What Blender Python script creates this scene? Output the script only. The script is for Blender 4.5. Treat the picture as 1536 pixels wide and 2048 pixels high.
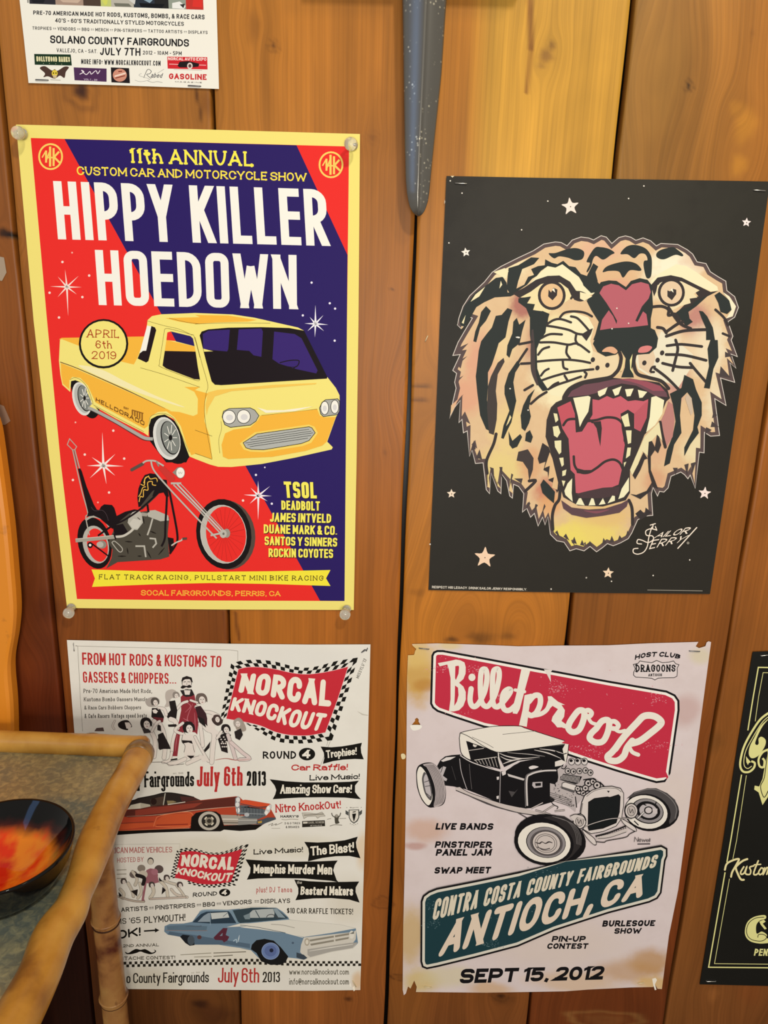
import bpy, bmesh, math, random
import numpy as np
from mathutils import Vector, Matrix
from mathutils.geometry import tessellate_polygon

for o in list(bpy.data.objects):
    bpy.data.objects.remove(o)
SC = bpy.context.scene
COL = SC.collection
random.seed(7)
rng = np.random.default_rng(7)

# ------------------------------------------------------------------ camera
FPX = 1540.0
CAM = Vector((0.0, -0.85, 1.50))
YAW = math.radians(1.6)
_d = Vector(((612 - 768) / FPX, -(6340 - 1024) / FPX, -1)).normalized()
_z = -_d
_x = Vector((1, 0, 0)); _x = (_x - _z * _x.dot(_z)).normalized()
_y = _z.cross(_x)
_R = Matrix((_x, _y, _z))                 # camera -> world, wall square on
_R = Matrix.Rotation(YAW, 3, 'Z') @ _R
cd = bpy.data.cameras.new('camera')
cd.sensor_fit = 'VERTICAL'; cd.sensor_height = 36.0; cd.lens = FPX / 2048 * 36.0
cd.clip_start = 0.01
cam = bpy.data.objects.new('camera', cd); COL.objects.link(cam)
cam.matrix_world = Matrix.Translation(CAM) @ _R.to_4x4()
SC.camera = cam

def ray(x, y):
    return _R @ Vector(((x - 768) / FPX, -(y - 1024) / FPX, -1))
def at_y(x, y, Y):                        # where the sight line meets a plane parallel to the wall
    r = ray(x, y); t = (Y - CAM.y) / r.y
    return CAM + r * t
def at_z(x, y, Z):                        # ... or a level table top
    r = ray(x, y); t = (Z - CAM.z) / r.z
    return CAM + r * t
def at_x(x, y, X):
    r = ray(x, y); t = (X - CAM.x) / r.x
    return CAM + r * t

# ------------------------------------------------------------------ light
SC.view_settings.view_transform = 'Standard'
SC.view_settings.look = 'None'
SC.view_settings.gamma = 1.0
SC.view_settings.use_curve_mapping = False
SC.view_settings.exposure = 0.0
W = bpy.data.worlds.new('room_ambience'); SC.world = W; W.use_nodes = True
W.node_tree.nodes['Background'].inputs[0].default_value = (1.0, 0.93, 0.84, 1)
W.node_tree.nodes['Background'].inputs[1].default_value = 0.38

def area(name, loc, target, size, power, color, sy=None):
    l = bpy.data.lights.new(name, 'AREA'); l.energy = power; l.color = color
    l.size = size
    if sy: l.shape = 'RECTANGLE'; l.size_y = sy
    o = bpy.data.objects.new(name, l); COL.objects.link(o)
    o.location = loc
    o.rotation_euler = (Vector(target) - Vector(loc)).to_track_quat('-Z', 'Y').to_euler()
    return o
area('ceiling_lamp', (0.58, -1.65, 3.0), (0.15, 0, 1.3), 0.16, 23, (1.0, 0.95, 0.87))
area('pendant_lamp', (0.42, -0.62, 2.36), (0.33, 0, 1.9), 0.10, 2.0, (1.0, 0.84, 0.50))
area('fill_light', (0.1, -2.4, 1.30), (0, 0, 0.85), 0.7, 27, (1.0, 0.96, 0.90))  # added fill behind the viewer, brightens the lower wall
area('blue_streak_light', (-1.15, -1.30, 1.98), (0.02, 0, 1.66), 0.26, 1.7, (0.26, 0.50, 1.0), 0.9)  # added blue strip, placed for the streak on the blade

# ------------------------------------------------------------------ materials
def lin(c):
    if isinstance(c, str):
        c = c.lstrip('#'); c = [int(c[i:i+2], 16) / 255 for i in (0, 2, 4)]
    return tuple((v / 12.92 if v <= 0.04045 else ((v + 0.055) / 1.055) ** 2.4) for v in c) + (1,)
MATS = {}
def ink(hexc, rough=0.55, spec=0.12, metal=0.0):
    key = (hexc, rough, metal)
    if key in MATS: return MATS[key]
    m = bpy.data.materials.new('ink_' + hexc); m.use_nodes = True
    b = m.node_tree.nodes['Principled BSDF']
    b.inputs['Base Color'].default_value = lin(hexc)
    b.inputs['Roughness'].default_value = rough
    b.inputs['Metallic'].default_value = metal
    b.inputs['Specular IOR Level'].default_value = spec
    MATS[key] = m
    return m
def nodes(m):
    m.use_nodes = True
    return m.node_tree.nodes, m.node_tree.links, m.node_tree.nodes['Principled BSDF']
def blotchy(name, base, blobs, off=0.0, rough=0.6, spec=0.1, noise=0.10, nscale=25.0, noisecol='#8a6a3a'):
    """printed or stained paper: a base tone, soft patches of other inks, faint mottling.
    blobs: (px, py, radius_px, hex, strength, stretch_y)"""
    m = bpy.data.materials.new(name); N, L, b = nodes(m)
    b.inputs['Roughness'].default_value = rough
    b.inputs['Specular IOR Level'].default_value = spec
    g = N.new('ShaderNodeNewGeometry')
    nz = N.new('ShaderNodeTexNoise'); nz.inputs['Scale'].default_value = nscale
    nz.inputs['Detail'].default_value = 6; nz.inputs['Roughness'].default_value = 0.65
    L.new(g.outputs['Position'], nz.inputs['Vector'])
    cur = None
    mx = N.new('ShaderNodeMix'); mx.data_type = 'RGBA'
    mx.inputs[6].default_value = lin(base); mx.inputs[7].default_value = lin(noisecol)
    mr = N.new('ShaderNodeMapRange'); mr.inputs[1].default_value = 0.42; mr.inputs[2].default_value = 0.75
    mr.inputs[4].default_value = noise
    L.new(nz.outputs['Fac'], mr.inputs[0]); L.new(mr.outputs[0], mx.inputs[0])
    cur = mx.outputs[2]
    for bl in blobs:
        px, py, rp, hx, st = bl[:5]; sy = bl[5] if len(bl) > 5 else 1.0
        c = at_y(px, py, -off); e = at_y(px + rp, py, -off)
        r = (e - c).length
        mp = N.new('ShaderNodeVectorMath'); mp.operation = 'SUBTRACT'; mp.inputs[1].default_value = c
        L.new(g.outputs['Position'], mp.inputs[0])
        sc = N.new('ShaderNodeVectorMath'); sc.operation = 'MULTIPLY'; sc.inputs[1].default_value = (1 / r, 0, 1 / (r * sy))
        L.new(mp.outputs[0], sc.inputs[0])
        ln = N.new('ShaderNodeVectorMath'); ln.operation = 'LENGTH'; L.new(sc.outputs[0], ln.inputs[0])
        ad = N.new('ShaderNodeMath'); ad.operation = 'MULTIPLY_ADD'
        ad.inputs[1].default_value = 0.9; ad.inputs[2].default_value = -0.45
        L.new(nz.outputs['Fac'], ad.inputs[0])
        sm = N.new('ShaderNodeMath'); sm.operation = 'ADD'; L.new(ln.outputs['Value'], sm.inputs[0]); L.new(ad.outputs[0], sm.inputs[1])
        rg = N.new('ShaderNodeMapRange'); rg.interpolation_type = 'SMOOTHSTEP'
        rg.inputs[1].default_value = 0.35; rg.inputs[2].default_value = 1.1
        rg.inputs[3].default_value = st; rg.inputs[4].default_value = 0.0
        L.new(sm.outputs[0], rg.inputs[0])
        mi = N.new('ShaderNodeMix'); mi.data_type = 'RGBA'; mi.inputs[7].default_value = lin(hx)
        L.new(rg.outputs[0], mi.inputs[0]); L.new(cur, mi.inputs[6]); cur = mi.outputs[2]
    L.new(cur, b.inputs['Base Color'])
    return m

# ------------------------------------------------------------------ objects
def tag(o, label=None, cat=None, group=None, kind=None):
    if label: o['label'] = label
    if cat: o['category'] = cat
    if group: o['group'] = group
    if kind: o['kind'] = kind
    return o
def empty(name, loc, label, cat, group=None):
    o = bpy.data.objects.new(name, None); COL.objects.link(o); o.location = loc
    o.empty_display_size = 0.02
    return tag(o, label, cat, group)
def mesh_obj(name, verts, faces, mats, midx=None, parent=None, smooth=False):
    me = bpy.data.meshes.new(name)
    org = Vector(parent.location) if parent is not None else Vector((0, 0, 0))
    gp = parent.parent if parent is not None else None
    while gp is not None:
        org += Vector(gp.location); gp = gp.parent
    me.from_pydata([tuple(Vector(v) - org) for v in verts], [], faces)
    if not isinstance(mats, (list, tuple)): mats = [mats]
    for m in mats: me.materials.append(m)
    if midx is not None: me.polygons.foreach_set('material_index', midx)
    if smooth: me.polygons.foreach_set('use_smooth', [True] * len(me.polygons))
    me.update()
    o = bpy.data.objects.new(name, me); COL.objects.link(o)
    if parent is not None: o.parent = parent
    return o

# ------------------------------------------------------------------ print engine
FR = [0.0, 0.0, 1.0]
def frame(x0=0, y0=0, s=1.0):             # read points off an enlargement of the photograph
    FR[:] = [x0, y0, s]
def pp(s):
    if isinstance(s, str):
        s = [tuple(float(v) for v in t.split(',')) for t in s.split()]
    return [(FR[0] + a * FR[2], FR[1] + b * FR[2]) for a, b in s]
def cr(pts, closed=True, n=6):            # smooth curve through points
    P = [np.array(p) for p in pts]; out = []; k = len(P)
    rngk = range(k) if closed else range(k - 1)
    for i in rngk:
        if closed: a, b, c, d = P[i-1], P[i], P[(i+1) % k], P[(i+2) % k]
        else: a, b, c, d = P[max(i-1, 0)], P[i], P[i+1], P[min(i+2, k-1)]
        for t in range(n):
            t /= n
            q = 0.5 * ((2*b) + (c-a)*t + (2*a-5*b+4*c-d)*t*t + (3*b-a-3*c+d)*t**3)
            out.append((float(q[0]), float(q[1])))
    if not closed: out.append(tuple(map(float, P[-1])))
    return out
def tess(pts, holes=()):
    loops = [[Vector((p[0], p[1], 0)) for p in pts]] + [[Vector((p[0], p[1], 0)) for p in h] for h in holes]
    allp = [p for l in loops for p in l]
    tris = tessellate_polygon(loops)
    return [(p.x, p.y) for p in allp], [tuple(t) for t in tris]
def strip(pts, w, closed=False, taper=None, cap=False):
    """stroke of width w as a quad strip; w may be a list; taper: list of multipliers along the length"""
    P = [np.array(p, float) for p in pts]
    Q = [P[0]]
    for p in P[1:]:
        if np.linalg.norm(p - Q[-1]) > 1e-4: Q.append(p)
    P = Q
    if closed and len(P) > 2 and np.linalg.norm(P[0] - P[-1]) < 1e-4: P.pop()
    n = len(P); V = []; F = []
    if n < 2: return V, F
    for i in range(n):
        if closed: a, c = P[i-1], P[(i+1) % n]
        else: a, c = P[max(i-1, 0)], P[min(i+1, n-1)]
        b = P[i]
        d1 = b - a; d2 = c - b
        l1 = np.linalg.norm(d1); l2 = np.linalg.norm(d2)
        d1 = d1 / l1 if l1 > 0 else d2 / l2
        d2 = d2 / l2 if l2 > 0 else d1
        t = d1 + d2; lt = np.linalg.norm(t)
        if lt < 1e-3: t = d1; lt = 1
        t = t / lt
        nn = np.array((-t[1], t[0]))
        k = 1 / max(0.5, abs(nn @ np.array((-d1[1], d1[0]))))
        ww = w * 0.5 * k
        if taper is not None:
            f = i / (n - 1) * (len(taper) - 1); j = min(int(f), len(taper) - 2)
            ww *= taper[j] + (taper[j+1] - taper[j]) * (f - j)
        V += [tuple(b + nn * ww), tuple(b - nn * ww)]
    m = n if closed else n - 1
    for i in range(m):
        j = (i + 1) % n
        F.append((2*i, 2*i+1, 2*j+1, 2*j))
    if cap and not closed and taper is None:
        for p in (P[0], P[-1]):
            s = len(V)
            V += [(p[0] + w/2*math.cos(a), p[1] + w/2*math.sin(a)) for a in np.arange(12)*math.pi/6]
            F.append(tuple(range(s, s + 12)))
    return V, F

EPS = 2.0e-5
class Print:
    """one poster: an empty, a paper sheet, and printed parts laid over it layer by layer"""
    def __init__(self, name, outline, label, cat='poster', off=0.0016, paper='#e6e2d6', mat=None, thick=0.0003, group=None, holes=()):
        self.off = off; self.thick = thick
        pts = outline
        cx = sum(p[0] for p in pts) / len(pts); by = max(p[1] for p in pts)
        self.root = empty(name, at_y(cx, by, -off), label, cat, group)
        self.items = []; self.parts = {}
        V2, T = tess(pts, holes)
        n = len(V2)
        V = [at_y(a, b, -off - thick) for a, b in V2] + [at_y(a, b, -off) for a, b in V2]
        F = [t for t in T] + [(t[0]+n, t[2]+n, t[1]+n) for t in T]
        s = 0
        for lp in [pts] + list(holes):
            k = len(lp)
            for i in range(k):
                j = (i + 1) % k
                F.append((s+i, s+j, s+j+n, s+i+n))
            s += k
        self.sheet = mesh_obj('paper_sheet', V, F, mat or ink(paper), None, self.root)
        bm = bmesh.new(); bm.from_mesh(self.sheet.data); bmesh.ops.recalc_face_normals(bm, faces=bm.faces); bm.to_mesh(self.sheet.data); bm.free()
        self.cur = None
    def part(self, name, label=None, again=False):
        key = (name, len(self.parts)) if again else name
        if key not in self.parts: self.parts[key] = dict(V=[], F=[], M=[], mats=[], label=label)
        self.cur = key
    def add(self, V2, F, col, sub=None):
        if not V2: return
        xs = [v[0] for v in V2]; ys = [v[1] for v in V2]
        bb = (min(xs), min(ys), max(xs), max(ys))
        lv = 1
        for q, l in self.items:
            if l >= lv and bb[0] < q[2] and bb[2] > q[0] and bb[1] < q[3] and bb[3] > q[1]: lv = l + 1
        self.items.append((bb, lv))
        Y = -(self.off + self.thick + lv * EPS)
        p = self.parts[self.cur]
        m = col if not isinstance(col, str) else ink(col)
        if m not in p['mats']: p['mats'].append(m)
        k = p['mats'].index(m); s = len(p['V'])
        if sub is None: p['V'] += [at_y(a, b, Y) for a, b in V2]
        else: p['V'] += [at_y(a, b, Y - k_ * EPS * 0.2) for (a, b), k_ in zip(V2, sub)]
        p['F'] += [tuple(i + s for i in f) for f in F]; p['M'] += [k] * len(F)
    def poly(self, s, col, smooth=False, n=6, holes=()):
        pts = pp(s)
        if smooth: pts = cr(pts, True, n)
        hs = [cr(pp(h), True, n) if smooth else pp(h) for h in holes]
        V, F = tess(pts, hs); self.add(V, F, col, [3.0 * i / len(V) for i in range(len(V))] if len(V) > 6 else None)
    def line(self, s, w, col, smooth=True, closed=False, taper=None, cap=False, n=6):
        pts = pp(s)
        if smooth and len(pts) > 2: pts = cr(pts, closed, n)
        elif taper is not None and len(pts) == 2: pts = [tuple(np.array(pts[0]) + (np.array(pts[1]) - np.array(pts[0])) * t / 8) for t in range(9)]
        V, F = strip(pts, w, closed, taper, cap); m = len(V)
        k = 24 if (cap and not closed and taper is None and m > 24) else 0
        self.add(V, F, col, [4.0 * i / max(m - k, 1) for i in range(m - k)] + [5] * (k // 2) + [6] * (k - k // 2))
    def scuff(self, c, rx, ry, n, col, seed=1, rmax=1.3):
        r_ = random.Random(seed); (x, y), = pp([c])
        V = []; F = []
        for _ in range(n):
            a = x + r_.gauss(0, rx * .5); b = y + r_.gauss(0, ry * .5); q = r_.uniform(.25, 1) ** 2 * rmax
            k = len(V); V += [(a + q * r_.uniform(.6, 1.5) * math.cos(t), b + q * r_.uniform(.5, 1.) * math.sin(t)) for t in np.arange(6) * math.pi / 3]; F.append(tuple(range(k, k + 6)))
        self.add(V, F, col, [i // 6 % 7 for i in range(len(V))])
    def lines(self, s, w, col, **k):
        for t in s.split('|'): self.line(t.strip(), w, col, **k)
    def ell(self, x, y, rx, ry, col, rot=0, n=28, ring=None):
        (x, y), = pp([(x, y)]); rx *= FR[2]; ry *= FR[2]
        c, s = math.cos(math.radians(rot)), math.sin(math.radians(rot))
        pts = [(x + rx*math.cos(a)*c - ry*math.sin(a)*s, y + rx*math.cos(a)*s + ry*math.sin(a)*c) for a in np.arange(n) * 2 * math.pi / n]
        if ring: V, F = strip(pts, ring, True)
        else: V, F = pts, [tuple(range(n))]
        self.add(V, F, col)
    def star(self, x, y, arms, col, w=2.6):
        """sparkle: arms as (dx,dy) tips from the centre"""
        (x, y), = pp([(x, y)]); V = []; F = []
        for dx, dy in arms:
            dx *= FR[2]; dy *= FR[2]
            l = math.hypot(dx, dy); nx, ny = -dy / l * w, dx / l * w
            k = len(V); V += [(x + nx, y + ny), (x + dx, y + dy), (x - nx, y - ny)]; F.append((k, k+1, k+2))
        k = len(V); V += [(x + w*1.3*math.cos(a), y + w*1.3*math.sin(a)) for a in np.arange(8) * math.pi / 4]; F.append(tuple(range(k, k+8)))
        self.add(V, F, col)
    def dots(self, s, r, col):
        V = []; F = []
        for x, y in pp(s):
            k = len(V); V += [(x + r*math.cos(a), y + r*math.sin(a)) for a in np.arange(10) * math.pi / 5]; F.append(tuple(range(k, k+10)))
        self.add(V, F, col)
    def checker(self, top, bot, nu, nv, col, phase=0):
        a = curve_fn(pp(top)); b = curve_fn(pp(bot)); V = []; F = []
        for i in range(nu):
            for j in range(nv):
                if (i + j + phase) % 2: continue
                k = len(V)
                for u, v in ((i, j), (i+1, j), (i+1, j+1), (i, j+1)):
                    u /= nu; v /= nv; p = a(u) * (1 - v) + b(u) * v; V.append(tuple(p))
                F.append((k, k+1, k+2, k+3))
        self.add(V, F, col)
    def text(self, s, top, bot, col, wt=0.14, gap=0.10, round_=1.0, slab=0.0, cap=False, slant=0.0, dy=None, wordgap=0.5, grow=0.0, weights=None):
        """lettering fitted between a top line and a base line (each two or more points)"""
        T = curve_fn(pp(top)); B = curve_fn(pp(bot))
        h = (np.linalg.norm(T(0) - B(0)) + np.linalg.norm(T(1) - B(1))) / 2
        wid = (np.linalg.norm(T(0) - T(1)) + np.linalg.norm(B(0) - B(1))) / 2
        w = wt * h; g = gap * h
        gl = []; tot = 0.0; fixed = 0.0; ch_of = {}
        for i, ch in enumerate(s):
            if ch == ' ': fixed += wordgap * h; gl.append(None); continue
            d = glyph(ch); ch_of[id(d)] = ch; gl.append(d); tot += d[0]; fixed += w + g
        fixed -= g
        ux = max((wid - fixed) / max(tot, 1e-6), 0.004 * h) if tot else 0.01
        uy = (h - w) / 12.0
        V = []; F = []; x = 0.0; sub = []; nsub = 0
        for d in gl:
            if d is None: x += wordgap * h; continue
            for si, st in enumerate(d[1]):
                closed = st[2]
                pts = [(x + w/2 + px * ux, w/2 + py * uy) for px, py in st[0]]
                ends = (pts[0], pts[1], pts[-1], pts[-2])
                v = []; f = []
                for pc in ([pts] if closed else split_sharp(pts, st[1])):
                    if closed: v1, f1 = strip(fillet(pts, st[1], True, round_), w, True)
                    else:
                        pts1, rd1, a_in, b_in = pc
                        v1, f1 = stroke_piece(fillet(pts1, rd1, False, round_), w, a_in, b_in, h, uy, x, x + d[0]*ux + w, cap)
                    k = len(v); v = v + v1; f = f + [tuple(i + k for i in q) for q in f1]
                    kc = 24 if (cap and not closed and len(v1) > 24) else 0
                    sub += [nsub % 5 + .35 * i_ / max(len(v1), 1) for i_ in range(len(v1) - kc)] + [nsub % 5 + .4] * (kc // 2) + [nsub % 5 + .6] * (kc - kc // 2); nsub += 1
                if slab and not closed and len(v) and ch_of[id(d)] not in '!.,:;-&' and not (ch_of[id(d)] in 'ij' and si == 1):
                    for e, q in (ends[:2], ends[2:]):
                        dx, dyy = e[0] - q[0], e[1] - q[1]
                        k = len(v); sw = slab * h; th = w * 0.42
                        if abs(dyy) > abs(dx) * 0.8:
                            sg = 1 if dyy > 0 else -1
                            y1 = e[1] + sg * w * 0.0; y0 = y1 - sg * 2 * th
                            y1 += sg * w * 0.42; y0 += sg * w * 0.42
                            v = v + [(e[0]-sw, y0), (e[0]+sw, y0), (e[0]+sw, y1), (e[0]-sw, y1)]
                        else:
                            sg = 1 if dx > 0 else -1
                            x1 = e[0]; x0 = x1 - sg * 2 * th
                            cyy = e[1] / h; hh = sw * 0.95
                            v = v + [(x0, e[1]-hh), (x1, e[1]-hh), (x1, e[1]+hh), (x0, e[1]+hh)]
                        f = f + [(k, k+1, k+2, k+3)]; sub += [nsub % 5] * 4; nsub += 1
                k = len(V)
                for a, b in v:
                    a += slant * b
                    u = a / wid; t = b / h
                    V.append(tuple(B(u) * (1 - t) + T(u) * t))
                F += [tuple(i + k for i in q) for q in f]
            x += d[0] * ux + w + g
        self.add(V, F, col, sub)
    def done(self):
        for name, p in self.parts.items():
            if not p['F']: continue
            if isinstance(name, tuple): name = name[0]
            V, F, M = p['V'], p['F'], p['M']
            # every printed face looks out from the wall
            FF = []
            for f in F:
                a, b, c = V[f[0]], V[f[1]], V[f[2]]
                FF.append(tuple(reversed(f)) if (b - a).cross(c - a).y > 0 else f)
            o = mesh_obj(name, V, FF, p['mats'], M, self.root)
            if p['label']: o['label'] = p['label']
            if p.get('stuff'): o['kind'] = 'stuff'
        return self.root

def curve_fn(pts):
    P = np.array(pts, float)
    if len(P) == 2: return lambda u: P[0] + (P[1] - P[0]) * u
    S = np.array(cr([tuple(p) for p in P], False, 10))
    L = np.concatenate([[0], np.cumsum(np.linalg.norm(np.diff(S, axis=0), axis=1))]); L /= L[-1]
    def f(u):
        if u < 0: return S[0] + (S[1] - S[0]) / (L[1]) * u
        if u > 1: return S[-1] + (S[-1] - S[-2]) / (L[-1] - L[-2]) * (u - 1)
        return np.array((np.interp(u, L, S[:, 0]), np.interp(u, L, S[:, 1])))
    return f
def fillet(pts, rd, closed, k=1.0, n=6):
    out = []; N = len(pts)
    for i in range(N):
        if not rd[i] or (not closed and i in (0, N-1)): out.append(pts[i]); continue
        b = np.array(pts[i]); a = np.array(pts[i-1]); c = np.array(pts[(i+1) % N])
        la = np.linalg.norm(a-b); lc = np.linalg.norm(c-b)
        fa = 0.5 if rd[i-1] and (closed or i-1 > 0) else 1.0
        fc = 0.5 if rd[(i+1) % N] and (closed or i+1 < N-1) else 1.0
        ra, rc = la * fa, lc * fc
        if k < 1:
            r = min(ra, rc) ; ra = min(ra, r * (0.55 + k)) ; rc = min(rc, r * (0.55 + k))
            ra *= k * 0.5 + 0.5; rc *= k * 0.5 + 0.5
        p0 = b + (a-b)/la*ra*0.999; p3 = b + (c-b)/lc*rc*0.999
        p1 = p0 + (b-p0)*0.56; p2 = p3 + (b-p3)*0.56
        for t in range(n+1):
            t /= n
            out.append(tuple(p0*(1-t)**3 + 3*p1*t*(1-t)**2 + 3*p2*t*t*(1-t) + p3*t**3))
    return out

def split_sharp(pts, rd):
    out = []; cur = [0]; n = len(pts); start_in = False
    for i in range(1, n):
        cur.append(i)
        if i == n - 1: break
        if rd[i]: continue
        a = np.array(pts[i]) - np.array(pts[i-1]); b = np.array(pts[i+1]) - np.array(pts[i])
        c = (a @ b) / max(np.linalg.norm(a) * np.linalg.norm(b), 1e-9)
        if c < 0.75:
            out.append(([pts[k] for k in cur], [rd[k] for k in cur], start_in, True)); cur = [i]; start_in = True
    out.append(([pts[k] for k in cur], [rd[k] for k in cur], start_in, False))
    return out
def stroke_piece(P, w, a_in, b_in, h, uy, x0, x1, cap):
    V, F = strip(P, w, False, None, cap)
    n = len(V) // 2 if not (cap and len(P) > 1) else (len(V) - 24) // 2
    lv = [w/2 + k * uy for k in (0, 12, 8, -4)]
    for end, inner in ((0, a_in), (1, b_in)):
        e = np.array(P[0] if end == 0 else P[-1]); q = np.array(P[1] if end == 0 else P[-2])
        d = e - q; d = d / max(np.linalg.norm(d), 1e-9)
        i0, i1 = (0, 1) if end == 0 else (2*n - 2, 2*n - 1)
        hit = [l for l in lv if abs(l - e[1]) < 0.02 * h]
        if hit and abs(d[1]) > 0.4 and not (cap and not inner):
            yl = hit[0] + (w/2 if d[1] > 0 else -w/2)
            for k in (i0, i1):
                t = (yl - V[k][1]) / d[1]; V[k] = (V[k][0] + d[0] * t, yl)
        elif inner:
            ex = w * (.48 if abs(d[1]) < .4 else .10)
            for k in (i0, i1): V[k] = (V[k][0] + d[0]*ex, V[k][1] + d[1]*ex)
        elif not cap and abs(d[0]) > .8:
            xl = x1 if d[0] > 0 else x0
            if abs(xl - e[0]) < w * .7:
                for k in (i0, i1): V[k] = (xl, V[k][1])
    return V, F
GLY = {
'A':(12,'0,0 6,12 12,0|2,4 10,4'),'B':(11,'0,0 0,12|0,12 10,12r 10,6.4r 0,6.4|0,6.4 11,6.4r 11,0r 0,0'),
'C':(11,'11,8.6 11,12r 0,12r 0,0r 11,0r 11,3.4'),'D':(11,'0,0 0,12|0,12 11,12r 11,0r 0,0'),
'E':(9,'9,12 0,12 0,0 9,0|0,6.3 8,6.3'),'F':(9,'9,12 0,12 0,0|0,6 8,6'),
'G':(11,'11,8.8 11,12r 0,12r 0,0r 11,0r 11,6 6,6'),'H':(11,'0,0 0,12|11,0 11,12|0,6 11,6'),'I':(0,'0,0 0,12'),
'J':(8,'8,12 8,0r 0,0r 0,3'),'K':(11,'0,0 0,12|11,12 0,4.5|3.6,7.3 11,0'),'L':(8.5,'0,12 0,0 8.5,0'),
'M':(14,'0,0 0,12 7,2.5 14,12 14,0'),'N':(11.5,'0,0 0,12 11.5,0 11.5,12'),
'O':(11,'5.5,12 11,12r 11,0r 0,0r 0,12r c'),'P':(10.5,'0,0 0,12 10.5,12r 10.5,5r 0,5'),
'Q':(11,'5.5,12 11,12r 11,0r 0,0r 0,12r c|6.5,4 11,-1'),'R':(11,'0,0 0,12 10.5,12r 10.5,5.4r 0,5.4|4.6,5.4 11,0'),
'S':(10.5,'10.5,9 10.5,12r 0,12r 0,6.2r 10.5,6r 10.5,0r 0,0r 0,3'),'T':(11,'0,12 11,12|5.5,12 5.5,0'),
'U':(11,'0,12 0,0r 11,0r 11,12'),'V':(11.5,'0,12 5.75,0 11.5,12'),'W':(19,'0,12 4.6,0 9.5,9.6 14.4,0 19,12'),
'X':(11,'0,12 11,0|0,0 11,12'),'Y':(11.5,'0,12 5.75,5.2 11.5,12|5.75,5.2 5.75,0'),'Z':(10,'0,12 10,12 0,0 10,0'),
'0':(9.5,'4.7,12 9.5,12r 9.5,0r 0,0r 0,12r c'),'1':(3,'0,10 3,12 3,0'),
'2':(9.5,'0,8.5 0,12r 9.5,12r 9.5,6.5r 0,0 9.5,0'),'3':(9.5,'0,9.4 0,12r 9,12r 9,6.4r 3,6.4|3,6.4 9.5,6.4r 9.5,0r 0,0r 0,2.6'),
'4':(10,'7.4,0 7.4,12 0,3.6 10,3.6'),'5':(9.5,'9,12 .8,12 .3,7 9.5,7.8r 9.5,0r 0,0r 0,2.6'),
'6':(9.5,'9.3,9.5 9.3,12r 0,12r 0,0r 9.5,0r 9.5,7r 0,7r 0,4'),'7':(9,'0,12 9,12 3,0'),
'8':(9.5,'4.7,6.4 9,6.4r 9,12r .5,12r .5,6.4r c|4.7,6.4 9.5,6.4r 9.5,0r 0,0r 0,6.4r c'),
'9':(9.5,'.2,2.5 .2,0r 9.5,0r 9.5,12r 0,12r 0,5r 9.5,5r 9.5,8'),
'a':(8,'.4,6.4 .4,8r 8,8r 8,0|8,5 0,5r 0,0r 8,0r 8,3'),'b':(8,'0,12 0,0|0,8 8,8r 8,0r 0,0'),'c':(7.5,'7.5,5.8 7.5,8r 0,8r 0,0r 7.5,0r 7.5,2.2'),
'd':(8,'8,12 8,0|8,8 0,8r 0,0r 8,0'),'e':(8,'0,4.2 8,4.2 8,8r 0,8r 0,0r 8,0r 8,1.8'),'f':(5.5,'5.5,12 2,12r 2,0|0,8 5.5,8'),
'g':(8,'8,8 8,-4r 0,-4r 0,-2.6|8,8 0,8r 0,0r 8,0'),'h':(8,'0,12 0,0|0,4 0,8r 8,8r 8,0'),'i':(0,'0,0 0,7.4|0,11 0,12.2'),
'j':(4,'4,8 4,-4r 0,-4|4,10.4 4,12'),'k':(7.5,'0,12 0,0|7.5,8 0,3|2.8,4.9 7.5,0'),'l':(0,'0,0 0,12'),
'm':(13,'0,0 0,8|0,4 0,8r 6.5,8r 6.5,0|6.5,4 6.5,8r 13,8r 13,0'),'n':(7.8,'0,0 0,8|0,4 0,8r 7.8,8r 7.8,0'),
'o':(8,'4,8 8,8r 8,0r 0,0r 0,8r c'),'p':(8,'0,-4 0,8|0,8 8,8r 8,0r 0,0'),'q':(8,'8,-4 8,8|8,8 0,8r 0,0r 8,0'),
'r':(5,'0,0 0,8|0,4 0,8r 5,8 5,6.6'),'s':(7.4,'7.4,6.2 7.4,8r 0,8r 0,4.2r 7.4,4r 7.4,0r 0,0r 0,1.9'),'t':(5.4,'2,11 2,0r 5.4,0|0,8 5.4,8'),
'u':(7.8,'0,8 0,0r 7.8,0r 7.8,8|7.8,4 7.8,0'),'v':(8,'0,8 4,0 8,8'),'w':(12,'0,8 3,0 6,7 9,0 12,8'),'x':(8,'0,8 8,0|0,0 8,8'),
'y':(8,'0,8 4,0|8,8 2.2,-4'),'z':(7,'0,8 7,8 0,0 7,0'),
'.':(0,'0,-.4 0,.9'),',':(1.4,'1.4,1.2 0,-3'),'!':(0,'0,0 0,.8|0,4.6 0,12'),'&':(11.5,'11.5,0 1.8,8.6 1.8,12r 7.6,12r 7.6,8r 0,4.4r 0,0r 8,0r 11.5,5.4'),
"'":(.6,'.6,12 0,8.8'),'-':(4.5,'0,5.4 4.5,5.4'),':':(4,'0,2.5 0,4|0,6.5 0,8|4,2.5 4,4|4,6.5 4,8'),'/':(6,'0,-1 6,13'),
'$':(9,'9,9 9,11r 0,11r 0,6r 9,6r 9,1r 0,1r 0,3|4.5,13 4.5,-1'),'@':(11,'8,4 8,8r 3,8r 3,3r 11,3r 11,12r 0,12r 0,-1r 9,-1'),
';':(0,'0,2.5 0,4|0,6.5 0,8'),
}
_GC = {}
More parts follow.
